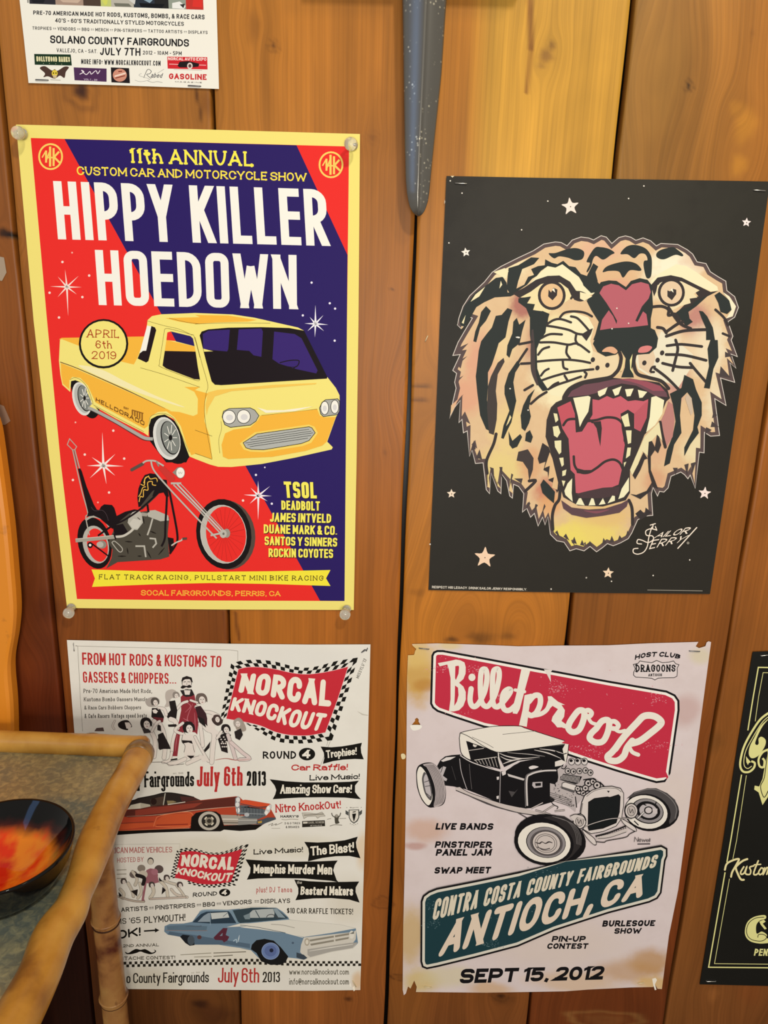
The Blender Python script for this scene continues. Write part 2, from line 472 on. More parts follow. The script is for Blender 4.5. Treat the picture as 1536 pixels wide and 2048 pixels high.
def glyph(ch):
    if ch in _GC: return _GC[ch]
    w, s = GLY.get(ch, (6, '0,0 6,0'))
    st = []
    for part in s.split('|'):
        pts = []; rd = []; closed = False
        for t in part.split():
            if t == 'c': closed = True; continue
            r = t.endswith('r'); t = t.rstrip('r'); a, b = t.split(',')
            pts.append((float(a), float(b))); rd.append(r)
        st.append((pts, rd, closed))
    _GC[ch] = (w, st)
    return _GC[ch]
# ------------------------------------------------------------------ the wall of stained planks
SEAMS = [-0.8295, -0.6215, -0.4135, -0.2005, 0.0068, 0.2070, 0.3975, 0.6055, 0.8135]
# stain tone of every plank, with painted shade under the table, at heights (top .. bottom), left edge and right edge
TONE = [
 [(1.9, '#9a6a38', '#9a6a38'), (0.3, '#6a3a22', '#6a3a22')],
 [(1.9, '#a87238', '#9c6834'), (1.50, '#a4682f', '#8e5628'), (1.30, '#8a5028', '#7a4424'), (1.0, '#70341c', '#602a18'), (0.72, '#4a2018', '#3a1814'), (0.62, '#301410', '#28100e'), (0.3, '#20100c', '#20100c')],  # lowest tones hold the painted shade under the table
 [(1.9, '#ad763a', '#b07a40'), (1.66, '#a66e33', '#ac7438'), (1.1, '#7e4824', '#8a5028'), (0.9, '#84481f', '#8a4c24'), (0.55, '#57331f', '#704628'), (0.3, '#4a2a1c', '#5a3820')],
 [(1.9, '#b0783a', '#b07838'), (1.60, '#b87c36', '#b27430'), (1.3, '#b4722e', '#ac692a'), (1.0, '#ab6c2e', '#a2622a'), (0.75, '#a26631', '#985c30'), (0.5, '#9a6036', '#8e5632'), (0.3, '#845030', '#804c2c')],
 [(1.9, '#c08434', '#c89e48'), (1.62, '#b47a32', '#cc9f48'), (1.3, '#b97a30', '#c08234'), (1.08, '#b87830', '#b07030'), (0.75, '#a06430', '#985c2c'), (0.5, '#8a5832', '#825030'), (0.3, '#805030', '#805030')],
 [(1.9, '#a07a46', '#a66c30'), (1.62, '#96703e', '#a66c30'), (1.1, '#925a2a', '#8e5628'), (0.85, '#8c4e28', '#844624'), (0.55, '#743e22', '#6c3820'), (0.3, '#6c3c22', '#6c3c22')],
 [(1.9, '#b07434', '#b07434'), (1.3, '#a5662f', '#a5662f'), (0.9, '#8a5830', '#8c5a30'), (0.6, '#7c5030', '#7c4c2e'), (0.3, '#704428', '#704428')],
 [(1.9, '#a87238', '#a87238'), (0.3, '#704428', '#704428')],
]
# knots and cracks seen on bare wood: px, py, radius px, stretch, tone, strength, ring
KNOTS = [
 (163,182,20,1.0,'#3a2018',.95,1), (547,92,7,1.0,'#5a3a20',.8,1), (505,55,16,2.2,'#7a5028',.4,0), (783,578,5,.8,'#5a3818',.7,0),
 (1377,172,6,1.1,'#2a1a10',.95,1), (1092,112,17,.9,'#8a6438',.8,0), (1104,92,8,1.4,'#7a5630',.7,0), (1082,132,10,.7,'#8a643a',.5,0),
 (903,1279,16,.45,'#5c3a1c',.8,0), (962,1275,30,.5,'#5c3a1c',.75,0), (1015,1272,18,.5,'#64401e',.6,0), (985,1262,60,.7,'#8a5a28',.5,0),
 (766,1806,19,.75,'#6a3e22',.55,2), (1002,1992,11,.7,'#402414',.95,1), (1008,2000,26,.6,'#5c3820',.5,0), (697,1998,9,.8,'#4a2818',.8,0),
 (402,2008,20,.65,'#341c16',.8,0), (430,2030,40,.8,'#402018',.5,0), (22,470,13,.55,'#120c08',1.0,0), (8,466,16,.7,'#20140c',.9,0), (30,476,12,.4,'#5a4a3a',.5,0),
 (395,190,4,4.5,'#4a2a14',.85,0), (399,225,4,6.,'#4a2a14',.8,0), (412,205,12,2.5,'#7a4a24',.5,0), (1505,70,3,5.5,'#6a4020',.7,0),
 (1210,2040,70,.32,'#a8825a',.35,2), (842,772,28,.16,'#4a2c14',.6,0), (838,800,24,.22,'#5c3416',.6,0), (770,905,5,1.4,'#7a4a20',.4,0),
 (836,1185,20,.5,'#6a4018',.3,0), (806,1955,24,.35,'#4a2a16',.6,2), (1425,1990,14,1.6,'#a87048',.25,0), (1500,1985,30,1.2,'#7c4426',.35,0),
 (1430,1485,20,1.6,'#6c4826',.45,0), (745,275,9,.8,'#7c4a22',.35,1), (1490,250,26,1.5,'#c8903c',.5,0), (1478,330,20,1.2,'#c8903c',.5,0),
 (1470,215,14,1.2,'#c8903c',.35,0), (1330,150,50,2.4,'#a88048',.4,0), (465,330,20,1.6,'#8e5828',.2,0), (1000,1230,80,.6,'#c07c30',.35,0),
 (95,1215,30,1.4,'#4a2014',.5,0), (50,1000,20,2.4,'#8a5028',.3,0), (62,700,16,2.0,'#9a6030',.4,0), (55,1330,22,1.5,'#7a3c20',.35,0),
]
CRACKS = [(1060,0,1062,95,5.5,'#7a4a1e',.75), (1062,95,1054,185,3.0,'#7a4a1e',.8), (470,1225,478,1280,3.5,'#4a2012',.6), (448,1225,452,1280,3,'#5a2814',.5)]
def build_wall():
    ztop, zbot, nz = 2.5, 0.0, 560
    zs = np.concatenate([np.linspace(ztop, 1.82, 20)[:-1], np.linspace(1.82, 0.40, nz), np.linspace(0.40, zbot, 14)[1:]])
    V = []; F = []; C = []; GX = []; PI = []; k0 = 0
    kn = []
    for px, py, r, sy, hx, st, ring in KNOTS:
        c = at_y(px, py, 0); e = at_y(px + r, py, 0)
        kn.append((c.x, c.z, (e - c).length, sy, np.array(lin(hx)[:3]), st, ring))
    cks = []
    for x0, y0, x1, y1, w, hx, st in CRACKS:
        a = at_y(x0, y0, 0); b = at_y(x1, y1, 0); cks.append((a.x, a.z, b.x, b.z, w / 2070, np.array(lin(hx)[:3]), st))
    for pi in range(len(SEAMS) - 1):
        g = 0.0019
        xa, xb = SEAMS[pi] + g, SEAMS[pi+1] - g
        nx = 66 if 1 <= pi <= 6 else 8
        xs = np.concatenate([[xa, xa], np.linspace(xa + 0.0011, xb - 0.0011, nx), [xb, xb]])
        ys = np.concatenate([[0.016, 0.0016], np.zeros(nx), [0.0016, 0.016]])
        X, Z = np.meshgrid(xs, zs); Y = np.tile(ys, (len(zs), 1))
        # gaps wander a little
        wob = 0.0007 * np.sin(zs * 9 + pi * 2.1) + 0.0004 * np.sin(zs * 31 + pi)
        X = X + np.where(np.arange(len(xs)) < 3, 1, np.where(np.arange(len(xs)) >= len(xs) - 3, 1, 0))[None, :] * wob[:, None]
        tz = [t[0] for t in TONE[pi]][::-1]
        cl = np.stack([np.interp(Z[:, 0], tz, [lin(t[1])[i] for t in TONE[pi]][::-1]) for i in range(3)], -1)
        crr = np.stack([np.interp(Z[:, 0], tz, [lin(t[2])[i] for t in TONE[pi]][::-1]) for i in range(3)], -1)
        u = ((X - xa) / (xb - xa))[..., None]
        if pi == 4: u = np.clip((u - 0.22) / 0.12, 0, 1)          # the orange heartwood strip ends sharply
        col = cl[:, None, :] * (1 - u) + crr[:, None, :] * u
        gx = X.copy()
        for cx, cz, r, sy, kc, st, ring in kn:
            if not (xa - 0.03 < cx < xb + 0.03): continue
            dx = (X - cx) / r; dz = (Z - cz) / (r * sy); d = np.sqrt(dx * dx + dz * dz)
            ang = np.arctan2(dz, dx)
            d = d * (1 + 0.10 * np.sin(3 * ang + cx * 90) + 0.06 * np.sin(7 * ang + cz * 70))
            a = np.clip(1.25 - d, 0, 1); a = a * a * (3 - 2 * a) * st
            if ring == 1: a = np.maximum(a, 0.35 * st * np.exp(-((d - 1.6) / 0.35) ** 2))
            if ring == 2: a = st * np.maximum(np.exp(-((d - 1.0) / 0.16) ** 2), 0.45 * np.exp(-((d - 0.3) / 0.4) ** 2))
            col = col * (1 - a[..., None]) + kc * a[..., None]
            dz2 = (Z - cz) / (r * 3.0)
            gx = gx - (X - cx) * 0.75 * np.exp(-((X - cx) / (r * 2.2)) ** 2 - dz2 ** 2)
        for ax, az, bx, bz, w, kc, st in cks:
            L2 = (bx - ax) ** 2 + (bz - az) ** 2
            t = np.clip(((X - ax) * (bx - ax) + (Z - az) * (bz - az)) / L2, 0, 1)
            d = np.hypot(X - ax - t * (bx - ax), Z - az - t * (bz - az)) / w
            a = np.clip(1.6 - d, 0, 1)[..., None] * st
            col = col * (1 - a) + kc * a
        n0, n1 = X.shape
        idx = (np.arange(n0)[:, None] * n1 + np.arange(n1)[None, :]) + k0
        f = np.stack([idx[:-1, :-1], idx[1:, :-1], idx[1:, 1:], idx[:-1, 1:]], -1).reshape(-1, 4)
        V.append(np.stack([X, Y, Z], -1).reshape(-1, 3)); F.append(f)
        C.append(col.reshape(-1, 3)); GX.append(gx.reshape(-1)); PI.append(np.full(n0 * n1, pi * 1.37)); k0 += n0 * n1
    V = np.concatenate(V); F = np.concatenate(F); C = np.concatenate(C); GX = np.concatenate(GX); PI = np.concatenate(PI)
    # dark board behind the gaps
    nb = len(V)
    V = np.concatenate([V, [[-.84, .018, 0], [.82, .018, 0], [.82, .018, 2.5], [-.84, .018, 2.5], [-.84, .05, 0], [.82, .05, 0], [.82, .05, 2.5], [-.84, .05, 2.5]]])
    F = np.concatenate([F, np.array([[0,1,2,3],[5,4,7,6],[4,0,3,7],[1,5,6,2],[3,2,6,7],[4,5,1,0]]) + nb])
    C = np.concatenate([C, np.full((8, 3), 0.006)]); GX = np.concatenate([GX, np.zeros(8)]); PI = np.concatenate([PI, np.zeros(8)])
    me = bpy.data.meshes.new('wall_back')
    me.vertices.add(len(V)); me.vertices.foreach_set('co', V.astype(np.float32).ravel())
    me.loops.add(F.size); me.loops.foreach_set('vertex_index', F.astype(np.int32).ravel())
    me.polygons.add(len(F)); me.polygons.foreach_set('loop_start', np.arange(0, F.size, 4, dtype=np.int32))
    me.polygons.foreach_set('loop_total', np.full(len(F), 4, np.int32))
    me.update(); me.validate()
    at = me.attributes.new('stain_shade', 'FLOAT_COLOR', 'POINT')
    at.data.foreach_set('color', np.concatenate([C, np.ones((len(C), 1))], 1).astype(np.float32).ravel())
    at = me.attributes.new('grain', 'FLOAT_VECTOR', 'POINT')
    at.data.foreach_set('vector', np.stack([GX, PI, V[:, 2]], 1).astype(np.float32).ravel())
    m = bpy.data.materials.new('stained_fir_planks'); N, L, b = nodes(m)
    st = N.new('ShaderNodeAttribute'); st.attribute_name = 'stain_shade'
    gr = N.new('ShaderNodeAttribute'); gr.attribute_name = 'grain'
    def scaled(sx, sz):
        v = N.new('ShaderNodeVectorMath'); v.operation = 'MULTIPLY'; v.inputs[1].default_value = (sx, 5.0, sz)
        L.new(gr.outputs['Vector'], v.inputs[0]); return v.outputs[0]
    def noise(vec, sc, det=4, ro=.6, dist=0):
        n = N.new('ShaderNodeTexNoise'); n.inputs['Scale'].default_value = sc; n.inputs['Detail'].default_value = det
        n.inputs['Roughness'].default_value = ro; n.inputs['Distortion'].default_value = dist
        L.new(vec, n.inputs['Vector']); return n.outputs['Fac']
    def mrange(x, a, b_, c, d):
        r = N.new('ShaderNodeMapRange'); r.inputs[1].default_value = a; r.inputs[2].default_value = b_
        r.inputs[3].default_value = c; r.inputs[4].default_value = d; L.new(x, r.inputs[0]); return r.outputs[0]
    fine = noise(scaled(260, 5), 1.0, 3)
    band = noise(scaled(62, 1.6), 1.0, 3, .5, .4)
    broad = noise(scaled(9, 2.6), 1.0, 4, .6, .6)
    # growth rings: thin dark late-wood lines that follow the warped grain
    wv = N.new('ShaderNodeTexWave'); wv.wave_type = 'BANDS'; wv.bands_direction = 'X'
    wv.inputs['Scale'].default_value = 1.0; wv.inputs['Distortion'].default_value = 5.0
    wv.inputs['Detail'].default_value = 2.0; wv.inputs['Detail Scale'].default_value = 0.22
    L.new(scaled(70, 0.55), wv.inputs['Vector'])
    cur = None
    for fac, lo in ((mrange(fine, .32, .68, .89, 1.08), 0), (mrange(band, .3, .72, .85, 1.13), 0), (mrange(broad, .3, .7, .80, 1.20), 0), (mrange(wv.outputs['Fac'], .0, .35, .935, 1.0), 0)):
        if cur is None: cur = fac
        else:
            mm = N.new('ShaderNodeMath'); mm.operation = 'MULTIPLY'; L.new(cur, mm.inputs[0]); L.new(fac, mm.inputs[1]); cur = mm.outputs[0]
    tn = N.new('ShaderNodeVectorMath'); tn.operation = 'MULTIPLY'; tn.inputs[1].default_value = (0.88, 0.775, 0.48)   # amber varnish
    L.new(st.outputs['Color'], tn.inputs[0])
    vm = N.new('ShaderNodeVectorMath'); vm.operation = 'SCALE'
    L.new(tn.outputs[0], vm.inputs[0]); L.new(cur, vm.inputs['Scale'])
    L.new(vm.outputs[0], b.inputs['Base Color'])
    b.inputs['Roughness'].default_value = 0.40; b.inputs['Specular IOR Level'].default_value = 0.22
    bp = N.new('ShaderNodeBump'); bp.inputs['Strength'].default_value = 0.18; bp.inputs['Distance'].default_value = 0.0012
    L.new(cur, bp.inputs['Height']); L.new(bp.outputs[0], b.inputs['Normal'])
    me.materials.append(m)
    o = bpy.data.objects.new('wall_back', me); COL.objects.link(o)
    tag(o, 'wall of vertical stained wooden planks with knots and dark gaps', 'wall', kind='structure')
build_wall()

def box(name, a, b, m, parent=None):
    (x0, y0, z0), (x1, y1, z1) = a, b
    V = [(x0,y0,z0),(x1,y0,z0),(x1,y1,z0),(x0,y1,z0),(x0,y0,z1),(x1,y0,z1),(x1,y1,z1),(x0,y1,z1)]
    F = [(3,2,1,0),(4,5,6,7),(0,1,5,4),(1,2,6,5),(2,3,7,6),(3,0,4,7)]
    return mesh_obj(name, V, F, m, None, parent)
fl = bpy.data.materials.new('dark_floor'); N_, L_, b_ = nodes(fl)
nz_ = N_.new('ShaderNodeTexNoise'); nz_.inputs['Scale'].default_value = 14
rp_ = N_.new('ShaderNodeValToRGB'); rp_.color_ramp.elements[0].color = lin('#3a2a20'); rp_.color_ramp.elements[1].color = lin('#5a4434')
L_.new(nz_.outputs['Fac'], rp_.inputs[0]); L_.new(rp_.outputs[0], b_.inputs['Base Color']); b_.inputs['Roughness'].default_value = .6
tag(box('floor', (-1.6, -2.6, -0.05), (1.6, 0.05, 0.0), fl), 'dark floor below the plank wall', 'floor', kind='structure')

# ------------------------------------------------------------------ tubes and turned shapes
def tube(path, rad, seg=24, caps=True, squash=None):
    P = [Vector(p) for p in path]; V = []; F = []; n = len(P)
    up = Vector((0, 0, 1))
    for i in range(n):
        t = (P[min(i+1, n-1)] - P[max(i-1, 0)]).normalized()
        a = t.cross(up)
        if a.length < 1e-3: a = t.cross(Vector((1, 0, 0)))
        a.normalize(); b2 = a.cross(t)
        for k in range(seg):
            an = 2 * math.pi * k / seg
            r = rad[i] if not squash else rad[i] * squash(i, an)
            V.append(P[i] + (a * math.cos(an) + b2 * math.sin(an)) * r)
    for i in range(n - 1):
        for k in range(seg):
            j = (k + 1) % seg
            F.append((i*seg+k, i*seg+j, (i+1)*seg+j, (i+1)*seg+k))
    if caps:
        F.append(tuple(reversed(range(seg)))); F.append(tuple(range((n-1)*seg, n*seg)))
    return V, F
def lathe(prof, origin, axis='z', seg=48):
    V = []; F = []; o = Vector(origin)
    for r, h in prof:
        for k in range(seg):
            a = 2 * math.pi * k / seg
            if axis == 'z': V.append(o + Vector((r*math.cos(a), r*math.sin(a), h)))
            else: V.append(o + Vector((r*math.cos(a), -h, r*math.sin(a))))
    for i in range(len(prof) - 1):
        for k in range(seg):
            j = (k + 1) % seg
            F.append((i*seg+k, i*seg+j, (i+1)*seg+j, (i+1)*seg+k))
    return V, F
def fix_normals(o):
    bm = bmesh.new(); bm.from_mesh(o.data); bmesh.ops.recalc_face_normals(bm, faces=bm.faces); bm.to_mesh(o.data); bm.free()
    return o
def resample(pts, n):
    P = np.array(pts, float); S = np.array([p for p in crn(P, 8)])
    L = np.concatenate([[0], np.cumsum(np.linalg.norm(np.diff(S, axis=0), axis=1))])
    t = np.linspace(0, L[-1], n)
    return np.stack([np.interp(t, L, S[:, i]) for i in range(S.shape[1])], 1)
def crn(P, n):
    out = []; k = len(P)
    for i in range(k - 1):
        a, b, c, d = P[max(i-1, 0)], P[i], P[i+1], P[min(i+2, k-1)]
        for t in range(n):
            t /= n
            out.append(0.5 * ((2*b) + (c-a)*t + (2*a-5*b+4*c-d)*t*t + (3*b-a-3*c+d)*t**3))
    out.append(P[-1]); return out

def bamboo_mat(name, base, light, dark, sc=1.0):
    m = bpy.data.materials.new(name); N, L, b = nodes(m)
    g = N.new('ShaderNodeNewGeometry')
    n1 = N.new('ShaderNodeTexNoise'); n1.inputs['Scale'].default_value = 22 * sc; n1.inputs['Detail'].default_value = 5
    n2 = N.new('ShaderNodeTexNoise'); n2.inputs['Scale'].default_value = 70 * sc; n2.inputs['Detail'].default_value = 3
    L.new(g.outputs['Position'], n1.inputs['Vector']); L.new(g.outputs['Position'], n2.inputs['Vector'])
    r = N.new('ShaderNodeValToRGB'); e = r.color_ramp.elements
    e[0].position = .34; e[0].color = lin(dark); e[1].position = .68; e[1].color = lin(light)
    k = e.new(.5); k.color = lin(base)
    L.new(n1.outputs['Fac'], r.inputs[0])
    mr = N.new('ShaderNodeMapRange'); mr.inputs[1].default_value = .24; mr.inputs[2].default_value = .34; mr.inputs[3].default_value = .55; mr.inputs[4].default_value = 0
    L.new(n2.outputs['Fac'], mr.inputs[0])
    mx = N.new('ShaderNodeMix'); mx.data_type = 'RGBA'; mx.inputs[7].default_value = lin(dark)
    L.new(mr.outputs[0], mx.inputs[0]); L.new(r.outputs[0], mx.inputs[6]); L.new(mx.outputs[2], b.inputs['Base Color'])
    b.inputs['Roughness'].default_value = .3; b.inputs['Specular IOR Level'].default_value = .4
    bp = N.new('ShaderNodeBump'); bp.inputs['Strength'].default_value = .25; bp.inputs['Distance'].default_value = .004
    L.new(n1.outputs['Fac'], bp.inputs['Height']); L.new(bp.outputs[0], b.inputs['Normal'])
    return m
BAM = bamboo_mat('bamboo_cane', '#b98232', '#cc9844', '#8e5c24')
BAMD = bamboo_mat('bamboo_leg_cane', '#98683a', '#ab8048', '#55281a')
WRAP = bamboo_mat('cane_binding', '#8a6636', '#9c7640', '#5a3c20', 2)

RAILY = -0.062
ZT = at_y(150, 1489, RAILY).z
T = empty('bamboo_table', (at_z(120, 1700, ZT).x - 0.05, -0.25, 0), 'bamboo framed table with a grey metal top standing against the wall', 'table')
FWD = _R @ Vector((0, 0, -1))
def px_r(p, r): return (Vector(p) - CAM).dot(FWD) * r / FPX     # true radius of something seen r pixels wide
# back rail
a = at_y(-260, 1484, RAILY); b = at_y(287, 1494, RAILY); a.z = b.z = ZT
pts = [a.lerp(b, t) for t in np.linspace(0, 1, 40)]
rb = px_r(b, 22.0)
V, F = tube(pts, [rb * (1 + 0.05 * math.exp(-((t - .83) / .03) ** 2)) for t in np.linspace(0, 1, 40)], 28)
fix_normals(mesh_obj('back_rail', V, F, BAM, None, T, True))
# side rail
SR = [(279,1508,27),(259,1548,28.5),(235,1590,30),(210,1640,32.5),(190,1690,36),(168,1752,33),(152,1790,32),(140,1822,36),(107,1873,42),(79,1948,43),(37,2031,48),(-10,2120,52),(-70,2230,56)]
c = []
for x, y, r in SR:
    p = at_z(x, y, ZT - 0.002); c.append((p.x, p.y, p.z, px_r(p, r)))
c = resample(c, 90)
V, F = tube([Vector(q[:3]) for q in c], [q[3] for q in c], 32, True, lambda i, an: 1 + 0.03 * math.cos(2 * an + i * .05) + 0.015 * math.cos(3 * an))
fix_normals(mesh_obj('side_rail', V, F, BAM, None, T, True))
# lashed corner
e = at_y(287, 1494, RAILY); e.z = ZT
V, F = lathe([(0.0, .0), (rb*.8, .002), (rb*1.02, .006), (rb*1.02, .014)], (0, 0, 0), 'z', 24)
V = [Vector((e.x + .0065 - v.z, e.y + v.x, e.z + v.y)) for v in V]
fix_normals(mesh_obj('rail_end', V, F, BAM, None, T, True))
jp = [Vector(q[:3]) for q in c[:10]]
V, F = tube([jp[0].lerp(jp[1], -1.2), jp[0], jp[1], jp[2]], [c[0][3]*1.02, c[0][3]*1.08, c[1][3]*1.08, c[2][3]*1.02], 28)
fix_normals(mesh_obj('corner_binding', V, F, WRAP, None, T, True))
# leg
lp = at_y(226, 1800, -0.030)
LX = [(.0, 226)]
V = []; F = []
zs_ = np.linspace(0.0, ZT - 0.004, 90)
n1 = at_y(222, 1836, -.045).z; n2 = at_y(226, 1990, -.045).z
rl = px_r(at_y(226, 1900, -.046), 26)
def legr(z):
    r = rl * 0.96
    for nn in (n1, n2, n2 - .16, n2 - .32, n1 + .10): r += rl * 0.10 * math.exp(-((z - nn) / .004) ** 2) - rl * .05 * math.exp(-((z - nn + .006) / .003) ** 2)
    return r
l0 = at_y(226, 1980, -.046); l1 = at_y(204, 1760, -.046)
sl = (l1.x - l0.x) / (l1.z - l0.z)
pts = [Vector((l0.x + (z - l0.z) * sl, -.046, z)) for z in zs_]
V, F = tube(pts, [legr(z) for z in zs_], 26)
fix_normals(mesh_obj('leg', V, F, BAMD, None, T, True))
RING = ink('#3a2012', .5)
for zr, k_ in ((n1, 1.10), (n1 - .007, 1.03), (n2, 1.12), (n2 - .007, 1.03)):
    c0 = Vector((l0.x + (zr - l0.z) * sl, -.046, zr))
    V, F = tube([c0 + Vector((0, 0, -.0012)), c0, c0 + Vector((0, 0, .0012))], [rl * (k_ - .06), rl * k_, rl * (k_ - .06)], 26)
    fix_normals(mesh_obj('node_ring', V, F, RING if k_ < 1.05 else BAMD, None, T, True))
# second pair of legs keep it standing (towards the viewer, below the picture)
for px_, py_ in ((-10, 2120),):
    p = at_z(px_, py_, ZT)
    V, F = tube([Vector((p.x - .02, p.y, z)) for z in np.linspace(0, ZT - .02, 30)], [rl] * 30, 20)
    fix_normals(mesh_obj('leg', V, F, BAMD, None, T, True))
# sheet metal top
tm = bpy.data.materials.new('galvanised_sheet'); N, L, bb = nodes(tm)
g = N.new('ShaderNodeNewGeometry')
n1_ = N.new('ShaderNodeTexNoise'); n1_.inputs['Scale'].default_value = 160; n1_.inputs['Detail'].default_value = 4; n1_.inputs['Distortion'].default_value = .6
n2_ = N.new('ShaderNodeTexNoise'); n2_.inputs['Scale'].default_value = 9; n2_.inputs['Detail'].default_value = 3
for q in (n1_, n2_): L.new(g.outputs['Position'], q.inputs['Vector'])
r1 = N.new('ShaderNodeValToRGB'); r1.color_ramp.elements[0].position = .42; r1.color_ramp.elements[0].color = lin('#77745e'); r1.color_ramp.elements[1].position = .72; r1.color_ramp.elements[1].color = lin('#d0c288')  # yellow mottling is reflection painted into the colour
r2 = N.new('ShaderNodeValToRGB'); r2.color_ramp.elements[0].position = .40; r2.color_ramp.elements[0].color = lin('#748884'); r2.color_ramp.elements[1].position = .56; r2.color_ramp.elements[1].color = lin('#b0a278')
L.new(n1_.outputs['Fac'], r1.inputs[0]); L.new(n2_.outputs['Fac'], r2.inputs[0])
mx = N.new('ShaderNodeMix'); mx.data_type = 'RGBA'; mx.inputs[0].default_value = .5
L.new(r1.outputs[0], mx.inputs[6]); L.new(r2.outputs[0], mx.inputs[7]); L.new(mx.outputs[2], bb.inputs['Base Color'])
bb.inputs['Metallic'].default_value = .45; bb.inputs['Roughness'].default_value = .42
bp = N.new('ShaderNodeBump'); bp.inputs['Strength'].default_value = .25; bp.inputs['Distance'].default_value = .002
L.new(n1_.outputs['Fac'], bp.inputs['Height']); L.new(bp.outputs[0], bb.inputs['Normal'])
TZ = ZT - 0.007
edge = [Vector(q[:3]) for q in c]
poly = [Vector((a.x, RAILY, 0)), Vector((e.x - .012, RAILY, 0))] + [Vector((q.x - .004, q.y, 0)) for q in edge[4::6]]
poly.append(Vector((a.x, edge[-1].y, 0)))
nn = len(poly)
V = [Vector((p.x, p.y, TZ)) for p in poly] + [Vector((p.x, p.y, TZ - .004)) for p in poly]
F = [tuple(range(nn)), tuple(reversed(range(nn, 2*nn)))] + [(i, (i+1) % nn, (i+1) % nn + nn, i + nn) for i in range(nn)]
fix_normals(mesh_obj('metal_top', V, F, tm, None, T))

# ------------------------------------------------------------------ the glazed bowl on the table
HB = 0.047
cb = at_z(-4, 1688, TZ + HB); rim = px_r(cb, 144)
B = empty('glazed_bowl', (cb.x, cb.y, TZ), 'glossy black bowl with a fiery orange and red glazed inside on the metal table top', 'bowl')
prof = [(.0, .0015), (rim*.55, .0015), (rim*.58, .0), (rim*.64, .001), (rim*.80, HB*.28), (rim*.93, HB*.62), (rim*.99, HB*.92), (rim, HB*.985), (rim*.985, HB), (rim*.96, HB*.985)]
V, F = lathe(prof, (cb.x, cb.y, TZ + .0004), 'z', 72)
fix_normals(mesh_obj('body', V, F, ink('#0a0a0b', .07, .3), None, B, True))
gm = bpy.data.materials.new('flame_glaze'); N, L, bb = nodes(gm)
at = N.new('ShaderNodeAttribute'); at.attribute_name = 'glaze'; L.new(at.outputs['Color'], bb.inputs['Base Color'])
bb.inputs['Roughness'].default_value = .06; bb.inputs['Specular IOR Level'].default_value = .35
pin = [(rim*.96*(1 - (i/40)**1.0), HB*(.985 - .86*math.sin(i/40*math.pi/2)**.9)) for i in range(41)]
V, F = lathe(pin, (cb.x, cb.y, TZ + .0004), 'z', 96)
o = fix_normals(mesh_obj('inner_glaze', V, F, gm, None, B, True))
ca = o.data.attributes.new('glaze', 'FLOAT_COLOR', 'POINT')
import mathutils.noise as mnz
cols = []
def mix(a, b, t): t = max(0, min(1, t)); return tuple(a[i] + (b[i] - a[i]) * t for i in range(3))
for v in o.data.vertices:
    x, y = v.co.x / rim, v.co.y / rim
    r = math.hypot(x - .02, (y - .04) * 1.05); n_ = mnz.fractal(Vector((x * 2.3, y * 2.3, 3)), .7, 2, 4); n2 = mnz.fractal(Vector((x * 5, y * 5, 9)), .7, 2, 4)
    base = mix(lin('#e8380f'), lin('#ef8a1e'), .5 + n_ * 1.3 + (y + .1) * .5)
    base = mix(base, lin('#cc2610'), (.40 - math.hypot(x + .10, y - .02)) * 4 + n2 * .5)
    base = mix(base, lin('#a88a34'), (r - .56) * 6 + n2 * .6 + (-.1 - y) * 1.2)
    base = mix(base, lin('#4a140a'), (r - .66 + n_ * .08 + max(y, 0) * .12) * 7)
    base = mix(base, lin('#070707'), (r - .76 + n_ * .10 + max(y, 0) * .14) * 7)
    cols += list(base) + [1.0]
ca.data.foreach_set('color', cols)

# ------------------------------------------------------------------ orange board at the left edge
ob = bpy.data.materials.new('orange_paint'); N, L, bb = nodes(ob)
g = N.new('ShaderNodeNewGeometry'); q = N.new('ShaderNodeTexNoise'); q.inputs['Scale'].default_value = 30; q.inputs['Detail'].default_value = 6
L.new(g.outputs['Position'], q.inputs['Vector'])
r1 = N.new('ShaderNodeValToRGB'); r1.color_ramp.elements[0].position = .27; r1.color_ramp.elements[0].color = lin('#9a5c18'); r1.color_ramp.elements[1].position = .36; r1.color_ramp.elements[1].color = lin('#d8841e')
L.new(q.outputs['Fac'], r1.inputs[0]); L.new(r1.outputs[0], bb.inputs['Base Color']); bb.inputs['Roughness'].default_value = .4
ep = cr([(-14,800),(2,846),(9,886),(20,968),(30,1050),(37,1132),(42,1206),(39,1255),(31,1304),(30,1337),(35,1399),(37,1472),(40,1600),(44,1800)], False, 5)
right = [at_y(x, y, -.018) for x, y in ep]
zz = right[-1]
out = [(p.x, p.z) for p in right] + [(right[-1].x, 0.0), (right[-1].x - .26, 0.0), (right[0].x - .28, right[0].z - .25), (right[0].x - .2, right[0].z - .05), (right[0].x - .09, right[0].z + .02)]
cen = (right[0].x - .12, .6)
V = []; F = []; n = len(out)
for inset, Y in ((0.0, -.016), (0.0, -.028), (.0022, -.0325), (.006, -.034)):
    for x, z in out:
        d = Vector((x - cen[0], 0, 0)); s = 1 if d.x > 0 else -1
        V.append((x - s * inset, Y, max(z - inset * (1 if z > .1 else 0), 0)))
for k in range(3):
    for i in range(n):
        j = (i + 1) % n; F.append((k*n+i, k*n+j, (k+1)*n+j, (k+1)*n+i))
F.append(tuple(range(3*n, 4*n))); F.append(tuple(reversed(range(n))))
o = fix_normals(mesh_obj('painted_board', V, F, ob))
tag(o, 'scuffed orange board with a wavy edge standing against the wall behind the bamboo rail', 'board')

